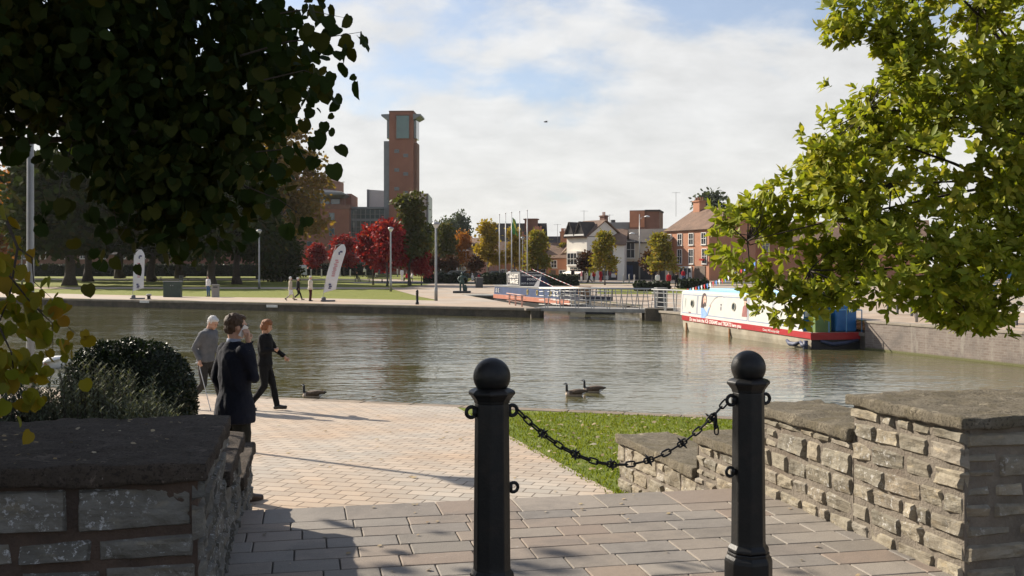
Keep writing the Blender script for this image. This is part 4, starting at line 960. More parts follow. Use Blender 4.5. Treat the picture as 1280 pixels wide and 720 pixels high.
def wing(root, s):
    mb=MB(); mb.tube([(-.14,s*.088,.10),(-.02,s*.112,.115),(.14,s*.10,.13),(.30,s*.045,.14),(.38,s*.02,.145)],[.015,(.03,.06),(.028,.06),(.018,.035),.006],10); mb.build('wing',M_GB,root,smooth=True)
for a in (('brown goose with a black neck swimming, the nearer of the close pair',719,495,R(8)),('brown goose with a black neck just behind the nearer one of the close pair',741,490.6,R(-2)),('dark lone goose swimming past the plaza edge near the woman in black',391,496.8,R(5))):
    r=goose(*a); wing(r,1); wing(r,-1)
root=empty('swan',(xat(66,29),29.0,-1.15),R(6),'white swan preening with raised wings on the water beyond the rosemary','swan'); mb=MB()
mb.tube([(-.42,0,.05),(-.36,0,.08),(-.2,0,.10),(.0,0,.11),(.2,0,.12),(.36,0,.16),(.5,0,.22)],[.02,(.10,.09),(.17,.13),(.19,.14),(.16,.12),(.08,.06),.01],16)
mb.tube([(-.34,0,.10),(-.43,-.02,.16),(-.42,-.07,.23),(-.33,-.13,.22),(-.25,-.17,.15)],[.06,.045,.04,.038,.036],10); mb.ell((-.22,-.18,.13),(.06,.035,.038),10,8)
o=mb.build('body',M_WH,root); remesh(o,.012,3)
for s in (-1,1):
    mb=MB(); mb.tube([(-.24,s*.13,.16),(-.08,s*.18,.23),(.12,s*.16,.27),(.30,s*.10,.29),(.40,s*.06,.31)],[.02,(.045,.10),(.04,.10),(.025,.06),.008],12); mb.build('wing',M_WH,root,smooth=True)
mb=MB(); mb.tube([(-.17,-.185,.125),(-.08,-.19,.10)],[.02,.009],8); mb.build('beak',M_ORB,root,smooth=True)
bq=at(682,152.5,60); root=empty('flying_bird',bq,R(20),'small dark bird flying high over the water','bird'); mb=MB(); mb.tube([(-.12,0,0),(-.06,0,.01),(.05,0,0),(.14,0,0)],[.008,.035,.03,.004],8)
o=mb.build('body',M_BK,root,smooth=True)
for s in (-1,1): 
    mb=MB(); mb.slab([(-.04,s*.02,.01),(-.02,s*.12,.05),(.05,s*.22,.02),(.04,s*.02,.01)],.012,(0,0,1)); mb.build('wing',M_BK,root)
# ================================================================ quay walls
def strip_wall(name, pts, ztop, zbot, th, m, label, side=1, capm=None, capth=.0, bev=.02):
    root=empty(name,(pts[0][0],pts[0][1],0),0,label,'wall'); mb=MB(); cp=MB(); o=Vector(pts[0])
    for i in range(len(pts)-1):
        a=Vector(pts[i])-o; b=Vector(pts[i+1])-o; d=(b-a).normalized(); nn=Vector((d.y,-d.x))*side; a2=a; b2=b+d*.01
        mb.prism([a2,b2,b2+nn*th,a2+nn*th],zbot,ztop-capth)
        if capth:
            L=(b2-a2).length; k=max(1,int(L/1.6))
            for j in range(k):
                p=a2+d*(L*j/k+.006); q=a2+d*(L*(j+1)/k-.006); cp.prism([p-nn*.06,q-nn*.06,q+nn*(th+.3),p+nn*(th+.3)],ztop-capth,ztop+rnd.uniform(-.006,.006))
    mb.build('face',m,root); 
    if capth: cp.build('coping',capm,root,bevel=.012)
    return root
M_QWALL=mat('wet_quay_stone',(.085,.070,.050),.85,.45,1.6,.6,9,dirt=(.035,.034,.022),dist=.05)
M_QCAP=mat('quay_coping',(.22,.19,.15),.85,.25,1.5,.4,12,dirt=(.12,.10,.08))
qa=strip_wall('quay_wall',QE,-.60,-1.6,.5,M_QWALL,'long dark stone quay wall across the water below the lawn',-1,M_QCAP,.14)
strip_wall('quay_wall',[QE[-1],CH_L[1],CH_L[2],CH_R[0],CH_R[1],CH_R[2]],-.60,-1.6,.5,M_QWALL,'dark stone wall lining the narrow side channel where the blue barge lies',-1,M_QCAP,.12)
# brick quay on the right with course pattern
m,n,p,out=nt_new('quay_brick'); t=n.nodes.new('ShaderNodeUVMap'); b=n.nodes.new('ShaderNodeTexBrick'); n.links.new(t.outputs[0],b.inputs['Vector'])
b.inputs['Scale'].default_value=1; b.inputs['Brick Width'].default_value=.23; b.inputs['Row Height'].default_value=.078; b.inputs['Mortar Size'].default_value=.009
b.inputs['Color1'].default_value=(.150,.115,.095,1); b.inputs['Color2'].default_value=(.205,.170,.145,1); b.inputs['Mortar'].default_value=(.21,.185,.155,1)
v=coord(n); col=mix(n,ramp(n,noise(n,1.1,6,.7,v,.5),.45,.7),b.outputs[0],(.11,.095,.085)); col=mix(n,ramp(n,noise(n,3,5,.7,coord(n,scale=(1,1,.15))),.58,.72),col,(.25,.225,.19))
sxz=n.nodes.new('ShaderNodeSeparateXYZ'); n.links.new(v,sxz.inputs[0]); col=mix(n,ramp(n,sxz.outputs[2],-1.06,-1.11),col,(.10,.10,.035))
n.links.new(col,p.inputs['Base Color']); p.inputs['Roughness'].default_value=.9; bump(n,p,noise(n,18,4,.7,v),.5,.02); M_QBRICK=m
def brick_strip(name, pts, ztop, zbot, label):
    root=empty(name,(0,0,0),0,label,'wall'); vs=[];fs=[];uvs=[];s=0
    for i in range(len(pts)-1):
        a=Vector(pts[i]); b=Vector(pts[i+1]); L=(b-a).length; k=len(vs); vs+=[(a.x,a.y,zbot),(b.x,b.y,zbot),(b.x,b.y,ztop),(a.x,a.y,ztop)]; fs.append((k,k+1,k+2,k+3)); uvs+=[(s,zbot),(s+L,zbot),(s+L,ztop),(s,ztop)]; s+=L
        d=(b-a).normalized(); nn=Vector((-d.y,d.x))*.4; vs+=[(a.x+nn.x,a.y+nn.y,zbot),(b.x+nn.x,b.y+nn.y,zbot),(b.x+nn.x,b.y+nn.y,ztop),(a.x+nn.x,a.y+nn.y,ztop)]; fs+=[(k+3,k+2,k+6,k+7)]; uvs+=[(0,0)]*4
    me=bpy.data.meshes.new('face'); me.from_pydata(vs,[],fs); ul=me.uv_layers.new(name='uv')
    for li,l in enumerate(me.loops): ul.data[li].uv=uvs[l.vertex_index]
    me.materials.append(M_QBRICK); o=bpy.data.objects.new('face',me); COL.objects.link(o); o.parent=root; return root
root=brick_strip('quay_wall',RW[3:],-.235,-1.7,'stained brick quay wall at the right behind the stern of the white boat')
cp=MB(); pts=RW[3:]
for i in range(len(pts)-1):
    a=Vector(pts[i]); b=Vector(pts[i+1]); d=(b-a).normalized(); nn=Vector((-d.y,d.x)); L=(b-a).length; k=int(L/1.1)
    for j in range(k): cp.prism([a+d*(L*j/k)-nn*.03,a+d*(L*(j+1)/k-.01)-nn*.03,a+d*(L*(j+1)/k-.01)+nn*.42,a+d*(L*j/k)+nn*.42],-.2345,-.150+rnd.uniform(-.006,.006))
cp.build('coping',M_QCAP,root,bevel=.015)
sg=MB(); a=Vector(RW[4]); d=(Vector(RW[4])-Vector(RW[3])).normalized(); c=Vector(RW[3])+d*5.2; sg.box((c.x-.024*d.y*-1*-1,c.y-.02,-.33),(.30,.02,.10),math.atan2(d.y,d.x)); sg.build('number_plate',mat('white_plate',(.7,.69,.64),.5,.15,9),root)
strip_wall('quay_wall',[RW[0],RW[1],RW[2],RW[3]],-.58,-1.6,.5,M_QWALL,'dark timbered quay edge between the footbridge and the white boat',-1,M_QCAP,.12)
M_PLATE=mat('white_plate2',(.62,.61,.58),.5,.2,6)
for px,py,lab in ((181.5,377.2,'left of the two white depth plates on the far quay wall'),(341,382.8,'right of the two white depth plates on the far quay wall')):
    dd=(Vector(QE[2])-Vector(QE[1])).normalized(); k=(px-640)/FPX; A=Vector(QE[1]); s=(k*A.y-A.x)/(dd.x-k*dd.y); q=A+dd*s-Vector((-dd.y,dd.x))*.075
    mb=MB(); mb.box((0,0,0),(1.0,.03,.17)); z=zat(py,q.y); o=mb.build('sign',M_PLATE,loc=(q.x,q.y,z),rz=math.atan2(dd.y,dd.x),bevel=.01); tag(o,lab,'sign','white plates on the quay wall')
# ================================================================ the white boat
def frame(o, ang): return Matrix.Translation(Vector(o))@Matrix.Rotation(ang,4,'Z')
WP=lambda n_,c,r=.35,**k: mat(n_,c,r,.06,2,.0,**k)
M_WPAINT=mat('white_paint',(.54,.53,.50),.35,.06,1.5,.08,20); M_RPAINT=mat('red_paint',(.34,.020,.024),.35,.1,2); M_LBLUE=mat('pale_blue_paint',(.30,.50,.64),.4,.1,2); M_BLUE=mat('blue_paint',(.018,.12,.30),.4,.2,2); M_GREEN=mat('green_paint',(.10,.17,.045),.5,.15,3)
M_HULL=mat('dirty_hull',(.30,.265,.20),.7,.3,1.2,.3,8,dirt=(.17,.125,.08)); M_HBLACK=mat('black_hull',(.020,.020,.022),.5,.4,2,.2,10); M_LINE=mat('blue_line',(.20,.26,.38),.5,.1,3); M_TEXT=mat('cream_lettering',(.75,.72,.66),.5,.03,3); M_PORT=mat('brass_rim',(.45,.44,.36),.35,.2,5,metal=.5); M_GLASS=mat('dark_glass',(.03,.04,.045),.08,.2,3,spec=.8)
B0=Vector((7.69,47.6)); bd=Vector((2.73,-11.9)).normalized(); BA=math.atan2(bd.y,bd.x)
# local frame: x from bow to stern, y to the far (bank) side, z up from the water
bt=empty('narrowboat',(B0.x,B0.y,-1.15),BA,'long white narrowboat with red band and pale blue roof moored at the right','boat')
BL_,BW_=12.2,2.07
def gun(x): return .70-.125*x/BL_                  # gunwale height falls towards the stern
def inset(x): return .0 if x>.9 else (.9-x)**2*.35
hu=MB(); xs=[-.25,-.1,.1,.35,.6,.9]+[.9+(BL_-.9)*i/12 for i in range(1,13)]; vs=[];fs=[]
for x in xs:
    i=inset(max(x,-.25)); vs+=[(x+(.12 if x<.2 else 0),i+.16,-.35),(x,i+.03,.18),(x,i,gun(x)-.02),(x,BW_-i,gun(x)-.02),(x,BW_-i-.03,.18),(x+(.12 if x<.2 else 0),BW_-i-.16,-.35)]
for k in range(len(xs)-1):
    for j in range(5): a=k*6+j; fs.append((a,a+6,a+7,a+1))
fs.append((0,1,2,3,4,5)); k=(len(xs)-1)*6; fs.append((k,k+5,k+4,k+3,k+2,k+1)); hu.add(vs,fs)
hu.build('hull',M_HULL,bt)
tr=MB(); tr.box((BL_+.006,BW_/2,.06),(.03,BW_-.05,.62)); tr.build('transom',M_HBLACK,bt)
bn=MB()
for k in range(len(xs)-1):
    a,b=xs[k],xs[k+1]
    for s in (0,1):
        ya,yb=(inset(a)-.03,inset(b)-.03) if s==0 else (BW_-inset(a)+.03,BW_-inset(b)+.03); t=.05 if s==0 else -.05
        if s==0: bn.add([(a,ya,gun(a)-.215),(b,yb,gun(b)-.215),(b,yb,gun(b)),(a,ya,gun(a)),(a,ya+t,gun(a)-.215),(b,yb+t,gun(b)-.215),(b,yb+t,gun(b)),(a,ya+t,gun(a))],[(0,1,2,3),(3,2,6,7),(0,4,5,1)])
        else: bn.add([(a,ya,gun(a)-.215),(b,yb,gun(b)-.215),(b,yb,gun(b)),(a,ya,gun(a)),(a,ya+t,gun(a)-.215),(b,yb+t,gun(b)-.215),(b,yb+t,gun(b)),(a,ya+t,gun(a))],[(1,0,3,2),(2,3,7,6),(0,1,5,4)])
bn.box((BL_+.03,BW_/2,gun(BL_)-.125),(.05,BW_+.06,.248)); bn.box((-.26,BW_/2,gun(0)-.125),(.05,BW_-.70,.248)); bn.build('rubbing_band',M_RPAINT,bt)
dk=MB(); dk.add([(x,(inset(x)+.0),gun(x)-.012) for x in (-.2,.9,BL_)]+[(x,BW_-inset(x),gun(x)-.012) for x in (BL_,.9,-.2)],[(0,1,2,3,4,5)]); dk.build('deck',M_QUAY,bt)
CX0,CX1=.12,11.45; ct=1.80
cb_=MB(); ti=.07
def cab(x,top): return [(x,.10,gun(x)-.015),(x,.10+ti,top-.05),(x,.24,top),(x,BW_-.24,top),(x,BW_-.10-ti,top-.05),(x,BW_-.10,gun(x)-.015)]
cb_.add(cab(CX0,ct)+cab(CX1,ct-.02),[(0,1,7,6),(1,2,8,7),(2,3,9,8),(3,4,10,9),(4,5,11,10),(0,5,4,3,2,1),(6,7,8,9,10,11)]); cb_.build('cabin',M_WPAINT,bt)
rf=MB(); rf.box(((CX0+CX1)/2,BW_/2,ct+.012),(CX1-CX0-.12,BW_-.62,.045)); rf.box(((CX0+CX1)/2+.6,BW_/2,ct+.10),(8.2,.9,.13)); rf.build('roof',M_LBLUE,bt,bevel=.02)
def sidep(x,z,off=.004):
    g_=gun(x); f=(z-g_)/(ct-.05-g_); return Vector((x,.10+ti*f-off,z))
def sideM(x,z,off=.006):
    """matrix that lays an XY drawing on the cabin side, reading from bow to stern"""
    p=sidep(x,z,off); e=Vector((1,0,0)); u_=Vector((0,ti,ct-.05-gun(x))).normalized(); nn=e.cross(u_)
    return Matrix.Translation(p)@Matrix((e,u_,nn)).transposed().to_4x4()
ln_=MB()
def sline(x0,z0,x1,z1,w_=.016):
    a,b=sidep(x0,z0,.003),sidep(x1,z1,.003); d=(b-a).normalized(); s=d.cross(Vector((0,-1,.05))).normalized()*w_; ln_.slab([a-s,b-s,b+s,a+s],.004,(0,-1,.05))
for a,b in ((.3,1.95),(2.05,7.0),(7.1,9.1),(9.2,11.2)):
    z0a,z0b=gun(a)+.12,gun(b)+.12; sline(a,z0a,b,z0b); sline(a,ct-.16,b,ct-.16); sline(a,z0a,a,ct-.16); sline(b,z0b,b,ct-.16)
ln_.build('coach_line',M_LINE,bt)
for x in (1.45,5.75,7.9,10.5):
    Mx=sideM(x,1.26,.004); mb=MB(); mb.lathe([(.0,.0),(.17,.0),(.17,.03),(.135,.03),(.13,.012),(0.001,.012)],24); o=mb.build('porthole',M_PORT,bt,smooth=False); o.data.transform(Mx)
    mb=MB(); mb.lathe([(.0,.016),(.128,.016),(.128,.02),(.0,.022)],24); mb.box((0,0,.024),(.25,.012,.008)); q=mb.build('pane',M_GLASS,o); q.data.transform(Mx)
# a painted angler on the side: hair, face, blue shirt, rod and line
def decal(name, polys, m, x, z, off):
    mb=MB()
    for po in polys: mb.prism(po,0,.003)
    o=mb.build(name,m,bt); o.data.transform(sideM(x,z,off)); return o
def ellp(cx,cy,rx,ry,n=18): return [(cx+rx*math.cos(2*math.pi*i/n),cy+ry*math.sin(2*math.pi*i/n)) for i in range(n)]
px0=2.75
decal('painted_hair',[ellp(-.03,.16,.27,.30),[(-.30,.15),(-.34,-.15),(-.24,-.30),(-.02,-.26),(.05,.0),(-.05,.2)]],mat('paint_brown',(.045,.025,.03),.5),px0,1.30,.006)
decal('painted_face',[ellp(.05,.13,.16,.21)],mat('paint_skin',(.62,.36,.27),.5),px0,1.30,.009)
decal('painted_beard',[ellp(.08,-.05,.13,.09),[(-.02,.06),(.16,.06),(.14,.03),(.0,.03)]],mat('paint_dark',(.05,.03,.03),.5),px0,1.30,.012)
decal('painted_eye',[ellp(.0,.19,.025,.02),ellp(.11,.19,.025,.02)],mat('paint_dark',(.05,.03,.03),.5),px0,1.30,.012)
decal('painted_shirt',[[(-.34,-.20),(-.02,-.20),(.26,-.36),(.36,-.52),(.10,-.64),(-.22,-.64)]],mat('paint_blue',(.20,.33,.55),.5),px0,1.30,.007)
decal('painted_arm',[[(.30,-.46),(.46,-.22),(.58,-.10),(.64,-.13),(.54,-.30),(.42,-.52)]],mat('paint_blue',(.20,.33,.55)),px0,1.30,.010)
decal('painted_hand',[ellp(.63,-.09,.06,.06)],mat('paint_skin',(.62,.36,.27)),px0,1.30,.011)
rodp=[(.62,-.08),(.85,.10),(1.1,.25),(1.4,.33),(1.8,.35),(2.05,.30)]; decal('painted_rod',[[rodp[i],rodp[i+1],(rodp[i+1][0],rodp[i+1][1]+.014),(rodp[i][0],rodp[i][1]+.014)] for i in range(5)],mat('paint_grey',(.12,.12,.13),.5),px0,1.30,.012)
decal('painted_fish',[ellp(1.75,-.16,.05,.09),[(1.72,-.05),(1.78,-.05),(1.82,.03),(1.68,.03)]],mat('paint_grey',(.12,.12,.13)),px0,1.30,.006)
decal('painted_cone',[[(-.05,.0),(.05,.0),(.0,-.32)],ellp(0,.06,.07,.09)],mat('paint_sage',(.38,.42,.36),.5),.62,1.35,.006)
decal('painted_jacket',[[(-.22,-.36),(-.16,.02),(-.06,.10),(.10,.10),(.20,.0),(.26,-.36)]],mat('paint_rust',(.26,.09,.08),.5),6.75,1.25,.006)
decal('painted_head',[ellp(.02,.22,.12,.14)],mat('paint_skin',(.62,.36,.27)),6.75,1.25,.006)
decal('painted_cap',[[(-.12,.27),(-.08,.40),(.12,.40),(.16,.27)]],mat('paint_dark',(.05,.03,.03)),6.75,1.25,.009)
def bandM(x,drop=.125):
    sl_=-.125/BL_; e=Vector((1,0,sl_)).normalized(); nn=Vector((0,-1,0)); u_=nn.cross(e); return Matrix.Translation((x,-.034,gun(x)-drop))@Matrix((e,u_,nn)).transposed().to_4x4()
text_mesh('lettering','Do you look the ICE CREAMS and TREATS here you',.215,M_TEXT,bandM(4.15),bt,.003,1.12,bold=.004)
text_mesh('lettering','Cheery Will scoops daily',.13,M_TEXT,bandM(9.3),bt,.003,1.0)
text_mesh('lettering','ices',.12,M_RPAINT,sideM(1.2,.85),bt,.003,1.3)
rs_=MB()
for x,w_ in ((1.05,.10),(5.6,.09)): rs_.box((x,.005,.16),(w_,.05,.42))
rs_.build('rust_streak',mat('rust',(.20,.09,.03),.9,.4,6),bt)
dr=MB(); dr.box((CX1+.012,.52,1.16),(.022,.78,1.16)); dr.box((CX1+.012,1.45,1.16),(.022,.98,1.16)); dr.build('stern_door',M_BLUE,bt,bevel=.008)
dp=MB(); dp.box((CX1+.030,.30,1.25),(.02,.26,.30)); dp.build('notice',M_PLATE,bt)
lk_=MB(); lk_.box((CX1+.30,.62,.90),(.42,.62,.66)); lk_.box((CX1+.30,.62,1.245),(.46,.66,.03)); lk_.build('locker',M_GREEN,bt,bevel=.015)
cv=MB(); cv.prism([(CX1+.06,1.05),(CX1+.52,1.12),(CX1+.55,1.92),(CX1+.06,1.94)],gun(12),1.50); cv.build('canvas_cover',M_BLUE,bt,bevel=.06)
rl=MB()
for y in (.06,.72,1.40,2.0): rl.tube([(BL_-.03,y,gun(12)-.03),(BL_-.03,y,1.35)],.02,8)
rl.tube([(CX1+.1,.06,1.35),(BL_-.03,.06,1.35),(BL_-.03,2.0,1.35),(CX1+.1,2.0,1.35)],.02,8); rl.build('stern_rail',mat('rail_blue',(.10,.25,.42),.4,.1,4),bt)
fd=MB()
fd.tube([(10.7,-.12,.22),(11.0,-.16,.12),(11.35,-.17,.12),(11.7,-.16,.20)],[.05,.085,.085,.05],10); fd.tube([(11.75,-.15,.24),(11.95,-.18,.14),(12.2,-.17,.12)],[.05,.085,.07],10); fd.tube([(12.1,-.14,.30),(12.1,-.15,-.1)],[.085,.085],10); fd.build('fender',mat('fender_blue',(.035,.045,.085),.55,.3,6),bt,smooth=True)
fr=MB(); fr.tube([(12.26,.35,.28),(12.27,.8,.16),(12.27,1.3,.20),(12.26,1.8,.30)],[.05,.075,.075,.05],10); fr.build('rope_fender',mat('fender_blue',(.035,.045,.085)),bt,smooth=True)
bu=empty('bunting',(B0.x,B0.y,-1.15),BA,'string of red white and blue bunting flags over the roof of the white narrowboat','bunting'); mb=MB(); a=Vector((.2,.35,1.86)); b=Vector((6.5,.9,3.2)); pts=[a.lerp(b,i/12)-Vector((0,0,.16*math.sin(math.pi*i/12))) for i in range(13)]
mb.tube(pts,.008,5); mb.tube([(6.5,.9,1.8),(6.5,.9,3.25)],.022,8); mb.build('cord',M_SHOE,bu)
fm=[mat('flag_red',(.55,.03,.03),.8),mat('flag_blue',(.10,.25,.60),.8),mat('flag_white',(.75,.74,.72),.8)]
for i in range(24):
    t=(i+.5)/24; j=min(11,int(t*12)); q=pts[j].lerp(pts[j+1],t*12-j); mb=MB(); mb.slab([q+Vector((-.085,0,0)),q+Vector((.085,0,.035)),q+Vector((.03,.02,-.24))],.006,(0,1,0)); mb.build('pennant',fm[i%3],bu)

# ================================================================ the blue food barge in the side channel
G0=Vector((-1.6,85.0)); gd=Vector((6.6,-22)).normalized(); GA=math.atan2(gd.y,gd.x)
bg_=empty('barge',(G0.x,G0.y,-1.15),GA,'dark blue barge with orange hull band and a signboard on its roof behind the footbridge','boat')
M_BBLUE=mat('barge_blue',(.032,.055,.125),.4,.25,1.2); M_BDARK=mat('barge_navy',(.012,.015,.035),.4,.3,2); M_ORANGE=mat('barge_orange',(.40,.15,.095),.5,.15,1.5); M_GREYR=mat('roof_grey',(.27,.27,.265),.6,.2,1)
hu=MB(); xs=[-1.2,-.6,0,.6]+[.6+20.9*i/8 for i in range(1,9)]; vs=[];fs=[]
gi=lambda x: 0 if x>.6 else (.6-x)**1.6*.30
for x in xs: i=gi(x); vs+=[(x,i+.1,-.4),(x,i-.02,.36),(x,i-.02,.38),(x,2.1-i+.02,.38),(x,2.1-i+.02,.36),(x,2.1-i-.1,-.4)]
for k in range(len(xs)-1):
    for j in range(5): a=k*6+j; fs.append((a,a+6,a+7,a+1))
fs.append((0,1,2,3,4,5)); k=(len(xs)-1)*6; fs.append((k,k+5,k+4,k+3,k+2,k+1)); hu.add(vs,fs); hu.build('hull',M_HBLACK,bg_)
mb=MB()
for k in range(len(xs)-1):
    a,b=xs[k],xs[k+1]
    if a>=17.5: continue
    mb.slab([(a,gi(a)-.03,.48),(b,gi(b)-.03,.48),(b,gi(b)-.03,.80),(a,gi(a)-.03,.80)],.05,(0,-1,0))
mb.build('hull_band',M_ORANGE,bg_)
mb=MB(); mb.add([(.15,.06,.70),(.15,.14,1.50),(.15,1.96,1.50),(.15,2.04,.70),(16.8,.06,.70),(16.8,.14,1.50),(16.8,1.96,1.50),(16.8,2.04,.70)],[(0,1,5,4),(1,2,6,5),(2,3,7,6),(0,3,2,1),(4,5,6,7)]); mb.build('cabin',M_BBLUE,bg_)
mb=MB(); mb.box((8.45,1.05,1.53),(16.9,2.02,.05)); mb.build('roof',M_GREYR,bg_,bevel=.02)
mb=MB(); mb.slab([(.2,.075,.74),(16.75,.075,.74),(16.75,.075,.80),(.2,.075,.80)],.02,(0,-1,0)); mb.slab([(.2,.13,1.44),(16.75,.13,1.44),(16.75,.135,1.50),(.2,.135,1.50)],.03,(0,-1,0)); mb.slab([(16.72,.075,.80),(16.80,.075,.80),(16.80,.14,1.44),(16.72,.14,1.44)],.02,(0,-1,0)); mb.build('white_trim',M_WPAINT,bg_)
mb=MB()
for x in (.9,1.5,15.4,16.1): 
    for i in range(5): a=i*1.256; mb.box((x+.12*math.cos(a),.065,1.12+.14*math.sin(a)),(.09,.03,.09))
mb.build('painted_rose',M_TEXT,bg_)
for x in (9.3,11.6,14.6):
    mb=MB(); mb.lathe([(.0,0),(.20,0),(.20,.035),(.14,.035),(.14,.012),(0.001,.012)],20); o=mb.build('porthole',mat('brass',(.55,.42,.14),.35,.2,5,metal=.5),bg_); o.data.transform(Matrix.Translation((x,.095,1.14))@Matrix.Rotation(R(90),4,'X'))
    mb=MB(); mb.lathe([(.0,.016),(.135,.016),(.135,.02),(0,.022)],18); q=mb.build('pane',M_GLASS,o); q.data.transform(Matrix.Translation((x,.095,1.14))@Matrix.Rotation(R(90),4,'X'))
# the signboard box on the roof, lettered on two sides
mb=MB(); mb.box((5.7,1.06,2.06),(3.4,1.96,.98)); mb.build('sign_box',M_BDARK,bg_)
mb=MB(); z0,z1=1.58,2.55
for a in ((4.0,z0),(4.0,z1-.07)): mb.box((5.7,.066,a[1]+.035),(3.44,.03,.07))
for x in (4.06,7.36): mb.box((x,.066,2.065),(.14,.028,.97))
mb.box((5.7,1.06,2.575),(3.5,2.06,.05)); mb.box((7.42,.12,2.06),(.05,.06,.94)); mb.box((7.42,2.0,2.06),(.05,.06,.94)); mb.build('sign_frame',M_GREYR,bg_)
MS=Matrix.Rotation(R(90),4,'X'); F=lambda x,z: Matrix.Translation((x,.075,z))@MS
text_mesh('lettering','BAGUETTE',.40,M_TEXT,F(5.85,2.29),bg_,.006,1.18,bold=.012); text_mesh('lettering','BARGE',.50,M_TEXT,F(5.85,1.89),bg_,.006,1.42,bold=.016); text_mesh('lettering','THE',.30,M_TEXT,F(4.5,2.07)@Matrix.Rotation(R(90),4,'Z'),bg_,.006,1.0,bold=.01)
E_=lambda y,z: Matrix.Translation((7.41,y,z))@Matrix.Rotation(R(90),4,'Z')@MS
text_mesh('lettering','PROPERLY PREPARED',.19,M_TEXT,E_(1.05,2.37),bg_,.006,.92,bold=.006); text_mesh('lettering','FOOD',.25,M_TEXT,E_(1.05,2.06),bg_,.006,1.1,bold=.008); text_mesh('lettering','HOT & COLD DRINKS',.19,M_TEXT,E_(1.05,1.75),bg_,.006,.92,bold=.006)
mb=MB(); mb.box((19.0,.06,.92),(4.2,.05,.28)); mb.box((19.0,2.04,.92),(4.2,.05,.28)); mb.box((21.1,1.05,.92),(.05,2.0,.28)); mb.build('well_side',M_BDARK,bg_)
mb=MB()
for y in (.06,2.04):
    for z in (1.18,1.40,1.62): mb.tube([(16.9,y,z),(21.1,y,z)],.025,6)
    for i in range(7): mb.tube([(16.95+i*.69,y,.9),(16.95+i*.69,y,1.64)],.03,6)
mb.build('well_rail',M_HBLACK,bg_)
mb=MB(); mb.box((18.6,1.1,1.25),(.08,.9,.85)); mb.build('hatch_door',mat('varnished_wood',(.28,.14,.06),.5,.3,4),bg_,bevel=.01)
mb=MB(); mb.add([(9.2,.6,1.56),(10.4,.6,1.56),(10.4,1.6,1.56),(9.2,1.6,1.56),(9.5,.9,2.15),(10.1,.9,2.3),(10.1,1.3,2.2),(9.5,1.3,2.25)],[(0,1,5,4),(1,2,6,5),(2,3,7,6),(3,0,4,7),(4,5,6,7)]); mb.build('canvas_heap',M_BDARK,bg_)
for y,za,zb,lab in ((.35,2.75,1.35,'striped boat pole slanting from the blue barge sign box, the lower nearer one'),(1.3,2.85,1.6,'striped boat pole slanting from the blue barge sign box, the higher farther one')):
    mb=MB(); a=Vector((6.6,y,za)); b=Vector((14.6,y+.5,zb)); k=22
    for i in range(k): mb.tube([a.lerp(b,i/k),a.lerp(b,(i+1)/k)],.018,8,m=i%2)
    o=mb.build('boat_pole',[M_RPAINT,M_WPAINT],loc=(G0.x,G0.y,-1.15),rz=GA); tag(o,lab,'pole','striped boat poles')

# ================================================================ footbridge with railings
FA=Vector((1.55,59.45)); FB=Vector((7.55,56.6)); fdv=(FB-FA); FL=fdv.length; fa=math.atan2(fdv.y,fdv.x)
fb=empty('footbridge',(FA.x,FA.y,-.56),fa,'low grey footbridge with slanting railing posts in front of the blue barge','footbridge')
M_DECK=mat('bridge_deck',(.30,.285,.26),.8,.2,2,.2,20); M_RAIL=mat('galvanised_rail',(.36,.36,.35),.45,.15,4,metal=.4); M_RAILR=mat('rust_rail',(.36,.20,.16),.5,.2,4)
mb=MB(); mb.box((FL/2,.9,-.03),(FL+.5,1.9,.09)); mb.box((FL/2,-.02,-.12),(FL+.4,.10,.16)); mb.box((FL/2,1.82,-.12),(FL+.4,.10,.16)); mb.build('deck',M_DECK,fb,bevel=.01)
def railing(parent, L, y, m, h=1.12, n=7, rails=(.12,.34,.56,.78), x0=0.0):
    mb=MB(); mb.tube([(x0,y,h),(x0+L,y,h)],.034,8); mb.build('handrail',m,parent,smooth=True)
    mb=MB()
    for z in rails: mb.tube([(x0,y,z*h/1.0+.06),(x0+L,y,z*h/1.0+.06)],.014,6)
    mb.build('rail_wire',m,parent,smooth=True)
    for i in range(n):
        x=x0+L*(i+.5)/n; mb=MB()
        for s in (-1,1): mb.add([(x+s*.05,y-.03,0),(x+s*.05+.035*s,y-.03,0),(x+s*.20+.03*s,y-.03,h),(x+s*.20,y-.03,h),(x+s*.05,y+.03,0),(x+s*.05+.035*s,y+.03,0),(x+s*.20+.03*s,y+.03,h),(x+s*.20,y+.03,h)],[(0,1,2,3),(4,7,6,5),(0,4,5,1),(1,5,6,2),(3,2,6,7),(0,3,7,4)])
        mb.build('railing_post',m,parent)
railing(fb,FL,.06,M_RAIL); railing(fb,FL,1.76,M_RAIL)
pm=MB(); pm.prism([(7.25,55.9),(8.75,55.2),(9.1,56.6),(7.6,57.3)],-1.7,-.47); o=pm.build('bridge_pier',M_QWALL,bevel=.03); tag(o,'dark blocky pier carrying the right end of the footbridge','pier')
fn=empty('quay_railing',(7.6,56.7,-.57),math.atan2(-8.3,2.9),'grey railing on the quay edge leading from the footbridge to the white boat','railing'); railing(fn,8.6,.15,M_RAIL,n=8)
fn=empty('quay_railing',(.0,66.5,-.6),math.atan2(-24,4.3),'thin reddish railing along the quay beside the blue barge','railing'); railing(fn,6.4,-.35,M_RAILR,h=.72,n=3,rails=(.3,.6))
